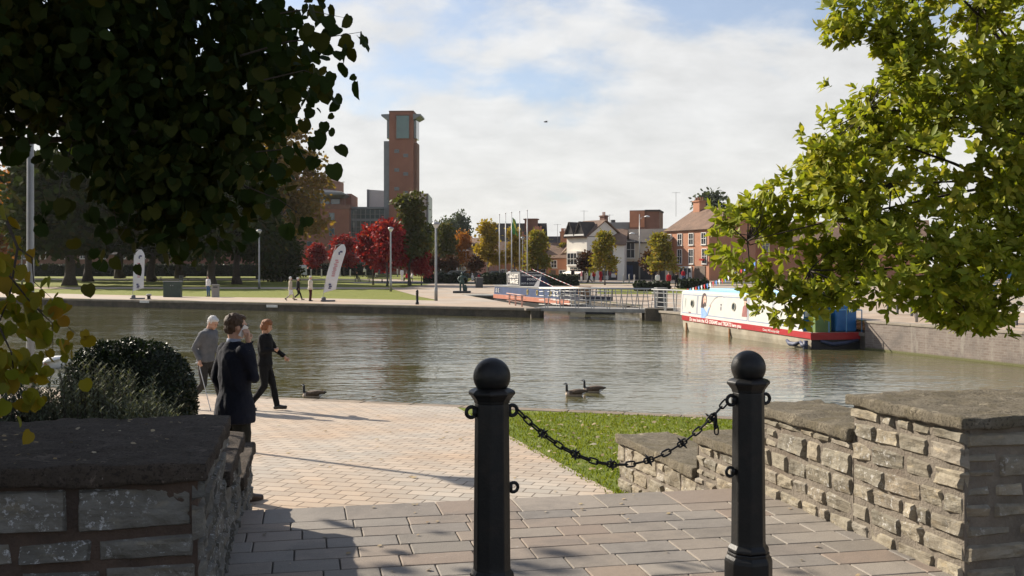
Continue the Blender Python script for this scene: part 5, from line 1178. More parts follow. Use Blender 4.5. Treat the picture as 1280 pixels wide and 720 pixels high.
# ================================================================ quay furniture
def stand(px,py,Y=None):
    Y=Y or gzy(py); x=xat(px,Y); return Vector((x,Y,gz(x,Y)+.02))
M_BIN=mat('bin_grey',(.23,.22,.20),.6,.15,3); M_DGREEN=mat('cabinet_green',(.020,.040,.030),.5,.2,3); M_BINB=mat('bin_black',(.045,.047,.050),.5,.2,3); M_BENCH=mat('dark_timber',(.05,.042,.035),.7,.3,3); M_WBENCH=mat('weathered_timber',(.26,.24,.21),.8,.3,3); M_CONC=mat('pale_concrete',(.40,.385,.36),.8,.15,2)
def litter_bin(px,py,w,h,m,label,Y=None,group='litter bins'):
    r=empty('litter_bin',stand(px,py,Y),.2,label,'bin',group); mb=MB(); mb.box((0,0,h*.45),(w,w*.9,h*.9)); mb.build('body',m,r,bevel=.03); mb=MB(); mb.box((0,0,h*.955),(w*1.05,w*.95,h*.09)); mb.build('lid',M_BIN,r,bevel=.03); mb=MB(); mb.box((0,-w*.452,h*.78),(w*.6,.012,h*.12)); mb.build('slot',M_BINB,r); return r
litter_bin(269.5,371.8,.58,1.05,M_BIN,'pale grey litter bin beside the person in blue jeans on the far quay')
litter_bin(599,359.8,.72,1.15,M_BINB,'dark litter bin behind the bronze statue')
litter_bin(226.5,353.5,.5,.95,M_BIN,'small pale topped litter bin on the shaded lawn above the green cabinet')
litter_bin(826,383,.62,1.2,M_BINB,'dark grey litter bin at the right end of the footbridge',58.5)
r=empty('cabinet',stand(216,371.6),.1,'dark green metal cabinet standing on the far quay','cabinet'); mb=MB(); mb.box((0,0,.63),(1.38,.7,1.26)); mb.build('body',M_DGREEN,r,bevel=.02); mb=MB(); mb.box((0,0,1.285),(1.46,.78,.05)); mb.build('lid',M_GREYR,r,bevel=.01)
for x in (-.35,.35): mb=MB(); mb.box((x,-.36,.62),(.64,.02,1.1)); d=mb.build('door',M_DGREEN,r,bevel=.006); mb=MB(); mb.box((x*.25,-.375,.95),(.05,.02,.08)); mb.build('handle',M_RAIL,d)
M_BAN=mat('banner_cloth',(.70,.68,.67),.8,.05,2); M_BANL=mat('banner_pink',(.55,.22,.24),.8,.1,2); M_BANB=mat('banner_navy',(.08,.08,.16),.8,.1,2); M_BASE=mat('banner_base',(.10,.10,.11),.6,.2,3)
def banner(px,py,H_,lean,label,W_,back):
    r=empty('banner',stand(px,py),R(8),label,'banner','feather banners on the quay'); mb=MB(); mb.box((0,0,.07),(1.0,.5,.1)); mb.lathe([(.16,.11),(.15,.3),(.10,.33)],14,c=(-.3,0,0)); mb.build('base',M_BASE,r,bevel=.02)
    ax=lambda z:(lean*(z/H_)**1.5-W_*.45); mb=MB(); pts=[(ax(z),0,z) for z in [.1+(H_-.2)*i/10 for i in range(11)]]; pts.append((ax(H_)+W_*.4,0,H_+.02)); mb.tube(pts,.018,6); mb.build('pole',M_GREYR,r)
    mb=MB(); vs=[];fs=[]; n=14; z0=.62
    for i in range(n+1):
        z=z0+(H_-z0)*i/n; w0=W_*(1.0 if i<n*.82 else (1-((i-n*.82)/(n*.18))**2*.35)); low=0.0
        a=ax(z)+(W_*.42*((i-n*.8)/(n*.2))**2 if i>n*.8 else 0); b=ax(z)+w0; zl=z+(.12*(1 if i==0 else 0))
        vs+=[(a,-.012+.03*math.sin(i*.9),z),(b,-.012+.03*math.sin(i*.9+1),z+(.35 if i==0 else 0)),(b,.012+.03*math.sin(i*.9+1),z+(.35 if i==0 else 0)),(a,.012+.03*math.sin(i*.9),z)]
    for i in range(n): k=i*4; fs+=[(k,k+1,k+5,k+4),(k+2,k+3,k+7,k+6),(k+1,k+2,k+6,k+5),(k+3,k,k+4,k+7)]
    fs+=[(3,2,1,0),(n*4,n*4+1,n*4+2,n*4+3)]; mb.add(vs,fs); cl_=mb.build('cloth',M_BAN,r,smooth=False)
    ang=math.atan2(lean*1.2,H_)
    text_mesh('lettering','riverside',.34,M_BANL,Matrix.Translation((ax(H_*.58)+W_*.5,-.05,H_*.58))@Matrix.Rotation(-ang,4,'Y')@Matrix.Rotation(R(90),4,'X')@Matrix.Rotation(R(90),4,'Z'),r,.004,.95) if False else None
    mb=MB()
    for k in range(9): z=H_*(.45+.034*k); mb.box((ax(z)+W_*(.52+.05*math.sin(k*3)),-.048,z),(W_*.26,.006,H_*.018))
    mb.build('print_band',M_BANL,r)
    mb=MB()
    for dz,dx,w_,h_ in ((.87,.62,.22,.03),(.84,.5,.12,.05),(.30,.42,.2,.03),(.265,.5,.24,.025),(.235,.45,.2,.02)): z=H_*dz; mb.box((ax(z)+W_*dx,-.052,z),(W_*w_,.006,H_*h_))
    mb.build('emblem',M_BANB,r)
    return r
banner(410,377.5,4.0,.95,'tall white feather banner leaning right beside the stout walker in cream',.82,0)
banner(172,374.5,3.75,.12,'upright white feather banner on the far quay left of the green cabinet',.78,1)
def bollard_small(px,py,h,label,Y=None,m=None,group='small posts across the water'):
    r=empty('bollard',stand(px,py,Y),0,label,'bollard',group); mb=MB(); mb.lathe([(.11,0),(.11,h*.15),(.085,h*.18),(.08,h*.72),(.10,h*.76),(.10,h*.8),(.06,h*.82)],14); mb.build('shaft',m or M_IRON,r,smooth=True); mb=MB(); mb.ell((0,0,h*.88),(.09,.09,h*.12),14,8); mb.build('cap',m or M_IRON,r,smooth=True)
bollard_small(521.5,381,.95,'small black bollard on the quay between the two far lamp posts')
r=empty('mooring_bollard',stand(186,374.5),0,'squat mooring bollard with a pale top beside the upright banner','bollard'); mb=MB(); mb.lathe([(.2,0),(.13,.06),(.12,.25),(.2,.3)],14); mb.build('stem',M_IRON,r,smooth=True); mb=MB(); mb.lathe([(.2,.301),(.22,.36),(.1,.41)],14); mb.build('cap',M_CONC,r,smooth=True)
for px,py,lab in ((779.5,354.5,'pale stone bollard outside the dark shopfront, leftmost of three'),(786.5,354.5,'pale stone bollard outside the dark shopfront, middle of three'),(793,355.5,'pale stone bollard outside the dark shopfront, rightmost of three')): bollard_small(px,py,1.2,lab,None,M_CONC,'pale bollards by the shopfront')
# street lamps across the water
lamp0=None
for px,py,top,lab in ((545,376.3,278,'nearest far lamp post, right of the tall green maple at the lawn corner'),(488.5,364.6,284,'far lamp post standing in front of the red maples'),(324,361.5,287,'far lamp post beside the weeping tree'),(27.5,358,284,'far lamp post just left of the tall near lamp post'),(653.5,352.5,296,'thin far lamp post between the flagpoles')):
    q=stand(px,py); Hh=(py-top)*q.y/FPX
    if lamp0 is None: lamp0=empty('street_lamp',q,0,lab,'street lamp','globe lamps in the park'); lamp_parts(lamp0,Hh,.085); h0=Hh; o=lamp0
    else: o=copy_tree(lamp0); o['label']=lab; o.location=q; o.scale=(1,1,Hh/h0)
def curved_lamp(px,py,top,lab,arms=((-1,.55),(1,.95))):
    q=stand(px,py); Hh=(py-top)*q.y/FPX; r=empty('street_lamp',q,0,lab,'street lamp','curved arm lamps in the street'); mb=MB(); mb.tube([(0,0,0),(0,0,Hh)],[.10,.06],10); mb.build('post',M_STEEL,r,smooth=True)
    for s,f in arms:
        z=Hh*f; mb=MB(); mb.tube([(0,0,z-.5),(s*.35,0,z-.1),(s*.9,0,z)],.035,8); a=mb.build('arm',M_STEEL,r,smooth=True); mb=MB(); mb.lathe([(.02,.12),(.3,.05),(.42,-.08),(.38,-.1)],14,c=(s*1.0,0,z)); mb.build('lamp_shade',M_LAMP,a,smooth=True)
curved_lamp(799.5,353,268,'tall curved arm street lamp in front of the brick house',((-1,.72),(1,.97))); curved_lamp(609,350,289,'curved arm street lamp in front of the dark gabled building',((1,.97),(-1,.66)))
# flagpoles
for px,top,py,lab in ((624.3,269,354.5,'white flagpole, leftmost of the five'),(632,267.5,354.5,'white flagpole, second from the left of the five'),(639.5,266.5,354.5,'white flagpole flying the limp green and yellow flag'),(649.5,265.5,354.5,'white flagpole just right of the one with the flag'),(659,264,355,'white flagpole, rightmost and tallest of the five')):
    q=stand(px,py); Hh=(py-top)*q.y/FPX; r=empty('flagpole',q,0,lab,'flagpole','row of white flagpoles'); mb=MB(); mb.tube([(0,0,0),(0,0,Hh)],[.085,.05],10); mb.build('pole',M_WPAINT,r,smooth=True); mb=MB(); mb.ell((0,0,Hh+.07),.09,10,6); mb.build('finial',M_WPAINT,r,smooth=True)
    if px==639.5:
        vs=[];fs=[]
        for i in range(9):
            for j in range(4): t=i/8; vs.append((.08+j*.13+.30*t*(j>0)+.05*math.sin(j*2+i),.10*math.sin(i*.9+j*1.9),Hh-.55-2.1*t-.1*j))
        for i in range(8):
            for j in range(3): a=i*4+j; fs.append((a,a+1,a+5,a+4))
        mb=MB(); mb.add(vs,[f for f in fs]); m_=[mat('flag_green',(.06,.22,.06),.8),mat('flag_yellow',(.55,.48,.06),.8)]; o=mb.build('flag',m_,q and None); o.location=q; o.data.polygons.foreach_set('material_index',[i%3%2 for i in range(len(o.data.polygons))]); so_=o.modifiers.new('s','SOLIDIFY'); so_.thickness=.015; tag(o,'limp green and yellow flag hanging from the third flagpole','flag')
# bronze statue on its low plinth
M_BRONZE=mat('bronze',(.025,.055,.048),.45,.3,6,.2,20,metal=.3)
q=stand(577.5,366.5); r=empty('statue',q,0,'dark green bronze statue of a figure on a low square plinth by the channel','statue'); mb=MB(); mb.box((0,0,.09),(1.6,1.3,.2)); mb.build('plinth',mat('black_granite',(.02,.022,.022),.4,.2,3),r,bevel=.02)
mb=MB(); limb(mb,[(-.14,0,.2),(-.16,.05,.65),(-.1,0,1.05)],[.09,.09,.12]); limb(mb,[(.16,.1,.2),(.13,.0,.65),(.1,0,1.05)],[.09,.09,.12]); mb.tube([(0,0,.95),(0,0,1.25),(0,-.02,1.5),(0,0,1.62)],[(.2,.16),(.18,.14),(.24,.15),(.08,.08)],14); mb.ell((0,-.03,1.76),(.11,.13,.15),12,8)
limb(mb,[(-.22,0,1.52),(-.36,-.05,1.25),(-.25,-.2,1.05)],[.08,.065,.05]); limb(mb,[(.22,0,1.52),(.42,-.1,1.4),(.5,-.15,1.15)],[.08,.065,.05]); mb.tube([(.3,.1,.2),(.34,.15,.55),(.28,.1,.75)],[.18,.15,.08],10); o=mb.build('figure',M_BRONZE,r); remesh(o,.03,3)
# benches in the park and on the right terrace
def bench(loc,rz,label,L=1.9,m=None,back=True,group='park benches'):
    m=m or M_BENCH; r=empty('bench',loc,rz,label,'bench',group); mb=MB()
    for i in range(4): mb.box((0,-.18+i*.12,.45),(L,.09,.045))
    mb.build('seat',m,r)
    if back:
        mb=MB()
        for i in range(4): mb.box((0,.27+i*.035,.56+i*.115),(L,.035,.085))
        mb.build('backrest',m,r)
    for s in (-1,1):
        for y in (-.19,.22): mb=MB(); mb.box((s*L*.42,y,.21),(.07,.07,.42)); mb.build('leg',M_BINB if back else m,r)
    return r
bench(stand(446,352.5),R(100),'dark slatted bench with a sitter in black beneath the red maples'); bench(stand(474,352.8),R(4),'long dark bench just left of the thin maple trunk',3.2); bench(stand(494,353.2),R(-3),'long low dark bench behind the lamp post before the maples',4.2,None,False); bench(stand(525,352.6),R(5),'low dark bench right of the tall green maple trunk',2.4,None,False)
bench(stand(190,350.5),0,'distant pale bench on the shaded lawn left of the green cabinet',3.0,M_WBENCH,False); bench(stand(250,351.5),0,'distant pale bench on the shaded lawn right of the green cabinet',4.0,M_WBENCH,False)
bench((xat(1168,37),37,-.15),R(-78),'black slatted bench on the brick quay under the magnolia',2.0); bench((xat(1250,33.5),33.5,-.15),R(-74),'pale slatted bench on the brick quay at the right edge',2.2,M_WBENCH); bench((xat(1130,40),40,-.15),R(-80),'black slatted bench nearest the stern of the white boat',2.0)
kr=empty('knee_rail',(0,0,-.15),0,'low pale timber knee rail along the brick quay','railing'); pts=[]
for i,Y in enumerate((34.6,32.9,31.2,29.4,27.5,25.6)):
    t=(Y-35.75)/(29.2-35.75); x=12.32+t*(14.6-12.32)+.95; pts.append(Vector((x,Y,0))); mb=MB(); mb.box((x,Y,.25),(.10,.10,.5),R(-20)); mb.build('rail_post',M_WBENCH,kr,bevel=.01)
mb=MB(); 
for a,b in zip(pts,pts[1:]): mb.slab([a+Vector((-.06,0,.50)),b+Vector((-.06,0,.50)),b+Vector((.06,0,.50)),a+Vector((.06,0,.50))],.05,(0,0,1))
mb.build('top_rail',M_WPAINT,kr)
st_=empty('market_stall',(xat(1228,66),66,gz(0,66)),R(-15),'white and blue market stall glimpsed behind the magnolia leaves','stall')
mb=MB(); mb.add([(-2.6,-1.6,2.3),(2.6,-1.6,2.3),(2.6,1.6,2.3),(-2.6,1.6,2.3),(-2.2,0,3.0),(2.2,0,3.0)],[(0,1,5,4),(1,2,5),(2,3,4,5),(3,0,4)]); mb.build('canopy',M_WPAINT,st_); mb=MB(); mb.box((0,-1.62,2.0),(5.2,.03,.6)); mb.box((0,-1.3,.9),(5.0,.06,.8)); mb.build('front_cloth',M_BLUE,st_)
for x in (-2.5,2.5):
    for y in (-1.5,1.5): mb=MB(); mb.box((x,y,1.15),(.06,.06,2.3)); mb.build('stall_leg',M_RAIL,st_)
far('person in a red top by the market stall seen through the magnolia',1181,0,200,1.7,{},REDC,CHAR,BROWN,.85,Y=60,group='people by the stall'); far('person in a white top by the market stall seen through the magnolia',1216,0,150,1.7,{},WHITEC,DENIM,BROWN,.85,Y=62,group='people by the stall'); far('person in a tan coat at the right end of the market stall',1252,0,-160,1.7,{},BEIGE,CHAR,BROWN,.7,Y=60,group='people by the stall')
# small display boards by the street
r=empty('information_board',stand(738-.0,353.3),R(10),'grey information board on a post near the lollipop tree by the white house','board') if False else None

# ================================================================ cars
M_TYRE=mat('tyre',(.015,.015,.015),.85,.2,9)
def car(px,py,rz,col,label,Y=None,van=False,group='cars parked along the street'):
    r=empty('parked_car',stand(px,py,Y),R(rz),label,'van' if van else 'car',group); m=mat('car_'+'_'.join(f'{x:.2f}' for x in col),col,.25,.05,2,spec=.6)
    prof=[(-2.05,.35),(-2.1,.62),(-1.95,.85),(-1.2,.95),(-.55,1.42),(.75,1.45),(1.45,1.0),(2.0,.9),(2.1,.6),(2.05,.35)] if not van else [(-2.3,.35),(-2.35,.8),(-2.1,1.05),(-1.6,1.9),(-1.3,2.0),(2.25,2.0),(2.35,1.8),(2.35,.35)]
    mb=MB(); n=len(prof); vs=[(x,-.86+(.10 if z>1.1 else 0),z) for x,z in prof]+[(x,.86-(.10 if z>1.1 else 0),z) for x,z in prof]; mb.add(vs,[tuple(range(n)),tuple(range(n,2*n))[::-1]]+[(i,n+i,n+(i+1)%n,(i+1)%n) for i in range(n)]); b=mb.build('body',m,r,bevel=.06)
    mb=MB()
    for s in (-1,1):
        w_=[(-1.05,.98),(-.52,1.36),(.70,1.38),(1.25,1.02)] if not van else [(-1.75,1.15),(-1.45,1.75),(-.7,1.75),(-.7,1.15)]
        mb.slab([(x,s*(.80 if not van else .775),z) for x,z in w_],.06,(0,s,0))
    mb.build('window',M_GLASS,r)
    for x in (-1.3,1.3):
        for s in (-1,1): mb=MB(); mb.tube([(x,s*.70,.32),(x,s*.88,.32)],.32,18); wq=mb.build('wheel',M_TYRE,r); mb=MB(); mb.tube([(x,s*.875,.32),(x,s*.90,.32)],.19,12); mb.build('hub',M_RAIL,wq)
    return r
car(585,350.5,12,(.05,.06,.08),'dark blue parked car left of the yellow lime tree beyond the statue'); car(568,350,8,(.25,.26,.27),'silver parked car beyond the hedge behind the statue'); car(642,352.2,10,(.45,.46,.47),'pale silver parked car beyond the sign box of the blue barge'); car(618,351,14,(.05,.05,.055),'black parked car between the yellow lime and the flagpoles'); car(664,351.2,10,(.06,.06,.065),'dark grey parked car behind the rightmost flagpole'); car(553,349.5,5,(.03,.06,.05),'dark green parked car at the far end of the hedge')
car(375,346.5,-70,(.55,.56,.58),'white and silver van parked left of the small red maple',None,True); car(126,345.0,8,(.09,.09,.10),'dark car parked behind the trunks at the left',None,False); car(78,344.5,5,(.30,.03,.03),'red car parked behind the wide trunk at the left')

# ================================================================ far trees
L_DARK=leaf_mat('plane_leaf',[(.020,.034,.005),(.032,.046,.007),(.048,.056,.008),(.025,.036,.006),(.07,.05,.01)],.25,.8,.04)
L_BROWN=leaf_mat('bronze_leaf',[(.25,.15,.03),(.16,.13,.028),(.30,.18,.035),(.13,.12,.025),(.34,.18,.035)],.42,.6,.2)
L_RED=leaf_mat('red_leaf',[(.30,.016,.022),(.18,.010,.016),(.36,.026,.026),(.22,.012,.022),(.42,.09,.04)],.35,.6,.2)
L_GREEN=leaf_mat('maple_leaf',[(.055,.070,.014),(.085,.095,.018),(.11,.10,.02),(.06,.065,.015),(.15,.10,.02)],.35,.6,.2)
L_YELLOW=leaf_mat('gold_leaf',[(.40,.27,.025),(.32,.24,.03),(.26,.21,.03),(.44,.28,.03),(.20,.18,.03)],.4,.6,.2)
L_YG=leaf_mat('lime_gold_leaf',[(.25,.23,.03),(.19,.20,.03),(.28,.23,.035),(.30,.17,.03),(.15,.165,.025)],.4,.6,.2)
L_ORNG=leaf_mat('orange_leaf',[(.42,.16,.03),(.30,.12,.025),(.46,.20,.04),(.22,.10,.02)],.45,.6,.2)
L_DRED=leaf_mat('dark_red_leaf',[(.085,.03,.018),(.05,.03,.015),(.13,.05,.02),(.035,.04,.015),(.16,.045,.02)],.25,.6,.2)
L_FAR=leaf_mat('distant_leaf',[(.075,.095,.060),(.095,.115,.07),(.06,.08,.055)],.25,.7,.1)
proto={}
def kind(name, seed, lobes, n, size, lm, th, tr, tips, clump=.6, shell=.45, droop=.2, per=24, bark=None, fork=.4, shape='card', W=.9):
    root=empty('tree',(0,0,0),0,'tree','tree'); me,C=crown_mesh('crown',seed,lobes,n,size,shape,clump,per,shell,droop,W); link_mesh('crown',me,lm,root)
    trunk_mb(seed,th,tr,[Vector(l[:3])+Vector((0,0,l[5]*.3)) for l in lobes[:tips]],fork=fork).build('trunk',bark or M_BARK_G,root,smooth=True); proto[name]=[root,False]; return root
def jit(seed,h0,h1,rw,n=11,r=.75):
    g=random.Random(seed); out=[]
    for i in range(n):
        t=i/(n-1); a=g.uniform(0,6.28); w=rw*(1-t)**.75*g.uniform(.45,1.0); out.append((w*math.cos(a),w*math.sin(a),h0+(h1-h0)*t,r*g.uniform(.6,1.15),r*g.uniform(.6,1.1),r*g.uniform(.5,.9)))
    return out
kind('plane',41,[(0,0,10.5,5.5,5,4.2),(-4,1,8.2,4,3.6,3.2),(4.2,-1,8.5,3.8,3.6,3.2),(.5,-3,6.8,4.5,3.2,2.6),(1.5,1,13.5,3.4,3.2,2.4),(-2,-1,12.6,3.4,3,2.4)],17000,.62,L_DARK,11,.62,6,1.0,.3,bark=M_BARK)
kind('tall',42,[(0,0,15,4.6,4.2,4.5),(-3.5,0,11,3.2,3,2.8),(3.8,0,12.2,3.4,2.8,2.6),(1.5,0,20,3.2,3,3.4),(4.6,-1,8.4,3,2.6,1.9),(-3,1,18,2.6,2.6,2.4),(6.2,0,14.6,1.6,1.6,.9),(5,0,17.5,1.6,1.6,1.3)],9500,.46,L_BROWN,18,.5,8,.75,.35,fork=.25,per=18)
kind('weeping',43,[(0,0,4.6,2.7,2.5,2.2),(-1.4,0,2.8,1.6,1.8,2.3),(1.5,0,2.6,1.7,1.8,2.2),(0,-1,2.5,1.8,1.4,2.2)],8000,.36,L_DARK,4.6,.28,4,.45,.5,.9)
kind('maple',44,jit(3,2.9,7.2,2.3,14,1.05),7000,.30,L_RED,6,.12,6,.36,.15,.3)
kind('green',45,jit(4,3.2,11,2.6,16,1.35),9000,.34,L_GREEN,9,.2,7,.42,.15,.3)
kind('lime',46,jit(1,2.6,6.4,1.2),4200,.24,L_YELLOW,5.6,.10,6,.26,.1,.1)
kind('limegreen',47,jit(2,2.5,6.6,1.7,13,.8),5200,.25,L_YG,5.9,.10,6,.28,.1,.1)
kind('ball',48,[(0,0,2.6,1.15,1.1,1.05),(-.4,0,2.3,.8,.8,.7),(.45,0,2.4,.8,.8,.7)],2600,.22,L_DRED,2.4,.08,2,.24,.5,.1)
kind('orange',49,[(0,0,8,4.5,4,3.6),(-2.6,0,6,3,2.8,2.4),(2.8,0,6.2,3,2.8,2.4),(0,0,11.5,3,2.8,2.4)],9000,.5,L_ORNG,9,.4,4,.8,.35)
kind('distant',50,[(0,0,9,4,4,5),(0,0,14,2.6,2.6,3.5),(-2.5,0,6,3,3,3),(2.5,0,6.5,3,3,3)],6500,.62,L_FAR,12,.4,3,.7,.3)
def tree(k, px, py, top, lab, group, wid=1.0, Y=None, rz=None, lm=None, name='tree', natural=None):
    root,used=proto[k]
    if not used: o=root; proto[k][1]=True
    else: o=copy_tree(root)
    q=stand(px,py,Y); H0=max(v.co.z for v in next(c for c in root.children if c.name.startswith('crown')).data.vertices)
    s=(py-top)*q.y/FPX/H0 if natural is None else natural
    o.name=name; o.location=q-Vector((0,0,.05)); o.rotation_euler=(0,0,rz if rz is not None else rnd.uniform(0,6.28)); o.scale=(s*wid,s*wid,s); tag(o,lab,'tree',group)
    if lm:
        c=next(c for c in o.children if c.name.startswith('crown')); c.data=c.data.copy(); c.data.materials.clear(); c.data.materials.append(lm)
    return o
GP='dark trees across the lawn'
for px,py,top,lab,w_ in ((87,357,150,'dark tree with the widest trunk at the left of the lawn',1.05),(110,352,170,'dark tree close behind the widest trunk',.9),(264,356.5,165,'dark broad tree behind the person in blue jeans',.9),(296,355.0,175,'dark broad tree with a slanting trunk next to the far lamp post',.85),(190,352,185,'dark tree in the middle of the park above the green cabinet',1.0),
    (150,348,200,'distant dark tree behind the upright banner',1.1),(225,347.5,205,'distant dark tree above the small pale topped bin',1.1),(325,348.5,240,'distant low dark tree left of the weeping tree',1.1)):
    tree('plane',px,py,top,lab,GP,w_,name='plane_tree')
tree('tall',345,350.5,143,'tall sparse bronze leaved tree rising left of the theatre',None,.95,rz=.15,name='plane_tree')
tree('weeping',350,352,288,'dark weeping tree drooping to the lawn beside the far lamp post',None,1.0,name='weeping_tree')
tree('orange',12,348,200,'orange autumn tree at the far left behind the tall lamp post',None,1.0,name='autumn_tree')
tree('orange',-25,350,225,'orange autumn tree cut by the left edge of the view','autumn trees',1.0,name='autumn_tree')
tree('maple',395.5,344.8,300,'small bright red maple nearest the tilted banner','red maples',1.15,name='maple_tree'); tree('maple',430,345.2,289,'red maple just right of the tilted banner','red maples',1.25,name='maple_tree'); tree('maple',466.5,356,274,'red maple over the sitter on the dark bench','red maples',.95,name='maple_tree')
tree('maple',484,357.5,267,'tallest red maple, against the foot of the tower','red maples',1.0,name='maple_tree'); tree('maple',527,356.8,305,'dark red low maple between the two nearer far lamp posts','red maples',1.0,name='maple_tree')
tree('green',512,356.8,234,'tall green maple turning brown in front of the brick tower',None,.98,name='maple_tree')
for px,py,top,lab,k,w_,lm in ((555,348.5,272,'dull brown green tree right of the tower behind the nearest far lamp post','orange',.7,L_GREEN),(578,347.5,285,'orange brown tree left of the pink gabled house','orange',.75,None),(540,347,270,'dark tree beside the foot of the brick tower','plane',.8,None)): tree(k,px,py,top,lab,None,w_,lm=lm,name='autumn_tree')
tree('distant',576,342,262,'hazy blue green conifer on the skyline left of the pink house',None,.75,Y=300,name='conifer_tree'); tree('distant',560,342,270,'hazy round tree on the skyline right of the tower',None,1.1,Y=290,name='distant_tree'); tree('distant',888,345,236,'hazy tree on the skyline above the brick house roof',None,1.15,Y=230,name='distant_tree'); tree('distant',765,345,262,'hazy tree behind the flat topped brick block',None,1.0,Y=260,name='distant_tree') if False else None
for px,py,top,lab in ((610,350.5,272,'golden lime tree left of the flagpoles'),(643,350.5,282,'golden lime tree behind the flagpoles')): tree('lime',px,py,top,lab,'golden street limes',1.0,name='lime_tree')
for px,py,top,lab,w_ in ((672,353,283,'green gold lime tree right of the rightmost flagpole',1.05),(756,356.5,284,'green lime tree in front of the cream building',1.0),(824,355.5,286,'green and russet lime tree in front of the brick house',1.15),(703,349,300,'small pale lime tree left of the white house',.7)): tree('limegreen',px,py,top,lab,'green street limes',w_,name='lime_tree')
for px,py,top,lab in ((669,352,311,'dark red round headed tree below the flagpoles'),(735.5,353.5,311,'dark russet round headed tree before the white house'),(815,354,310,'dark red round headed tree before the brick house'),(593,351,317,'dark red round headed tree before the pink house'),(563,350,317,'dark red round headed tree behind the hedge by the statue'),(543,350,316,'dark red round headed tree next to the nearest far lamp post')): tree('ball',px,py,top,lab,'round headed street trees',1.0,name='round_tree')
# clipped hedges
L_HEDGE=leaf_mat('hedge_leaf',[(.016,.026,.010),(.024,.034,.012),(.030,.042,.014)],.15,.6,.2)
def hedge(x0,x1,py,ytop,lab,dep=1.4,Y=None,rz=0.0,group='clipped dark hedges',lm=None):
    Y=Y or gzy(py); a,b=xat(x0,Y),xat(x1,Y); h=(py-ytop)*Y/FPX; L=b-a; r=empty('hedge',((a+b)/2,Y,gz(0,Y)),rz,lab,'hedge',group); mb=MB(); mb.box((0,dep/2,h*.48),(L*.98,dep*.94,h*.96)); mb.build('dark_core',M_DARKCORE,r)  # added dark box within the leaves, coloured like the hedge's shaded inside
    g=rs(abs(int(x0))); n=int(min(4500,L*h*90)); P=g.rand(n,3)*np.array([L,dep,h])-np.array([L/2,0,0]); f=g.randint(0,3,n); P[f==0,1]=g.normal(0,.05,(f==0).sum()); P[f==1,2]=h+g.normal(0,.06,(f==1).sum()); k=f==2; P[k,0]=np.where(g.rand(k.sum())<.5,-L/2,L/2)
    link_mesh('foliage',leaves_mesh('foliage',P,g.normal(size=(n,3)),g.normal(size=(n,3))+np.array([0,-1,.7]),.22*(.6+.8*g.rand(n)),'card'),lm or L_HEDGE,r)
for a in ((603,632,356,343,'dark hedge left of the blue barge sign box'),(557,583,354.5,343,'dark hedge behind the bronze statue'),(530,556,354,343.5,'dark hedge left of the bronze statue'),(684,722,357.5,344.5,'dark hedge behind the blue barge below the white house'),(795,838,364.5,353.5,'dark hedge before the lamp post by the brick house'),(850,885,361.5,350.5,'dark hedge before the brick house at the white boat'),(640,670,355,346,'dark hedge hidden behind the blue barge roof')): hedge(*a)
hedge(-60,330,345.6,331,'long dark hedge closing the park behind the trunks',3,185)
hedge(380,470,344.0,330,'long low hedge behind the red maples',2,192)
# posts along the back path
for i,px in enumerate((389,402,425,438,457,472,483,497)):
    q=stand(px,346.2); mb=MB(); mb.tube([(0,0,0),(0,0,1.25)],.11,8); mb.tube([(0,0,1.25),(0,0,1.33)],[.13,.05],8); o=mb.build('path_post',M_CONC,loc=q); tag(o,'slim pale post in the row along the back path behind the red maples','post','pale posts along the back path')
# ================================================================ buildings
def bmat(name,c,var=.15,dirt=None): return mat(name,c,.88,var,.35,.25,3,dirt=dirt,dist=.05)
M_BRICK=bmat('red_brick',(.40,.185,.105),.18); M_BRICKD=bmat('brown_brick',(.19,.10,.07),.25); M_BRICKT=bmat('tower_brick',(.25,.110,.070),.14); M_CREAMW=bmat('cream_render',(.60,.52,.40),.08); M_WHITEW=bmat('white_render',(.72,.68,.60),.06); M_PINKW=bmat('pink_render',(.55,.36,.29),.1); M_TILE=mat('clay_tile',(.17,.105,.070),.9,.3,.6,.9,7,dirt=(.10,.075,.055),dist=.12); M_TILED=mat('dark_tile',(.060,.050,.044),.9,.3,.6,.8,7,dist=.1); M_BLACKW=bmat('dark_wall',(.018,.016,.015),.3); M_FRAME=mat('white_window_frame',(.70,.68,.63),.5,.05,2); M_PANE=mat('window_pane',(.035,.042,.05),.06,.3,1,spec=.9); M_SHOP=mat('dark_shopfront',(.018,.022,.030),.4,.3,1); M_SHOPB=mat('blue_shopfront',(.02,.04,.10),.4,.3,1); M_DOOR=mat('brown_door',(.12,.085,.06),.6,.2,1); M_LEAD=mat('lead_grey',(.16,.17,.175),.5,.15,1); M_PALEC=mat('pale_cladding',(.48,.48,.47),.6,.06,.5); M_COPPER=mat('teal_glass',(.06,.13,.125),.12,.2,.3,spec=.8); M_GLZ=mat('curtain_glass',(.07,.10,.105),.07,.25,.4,spec=.9); M_POT=mat('chimney_pot',(.30,.14,.085),.9,.2,2)
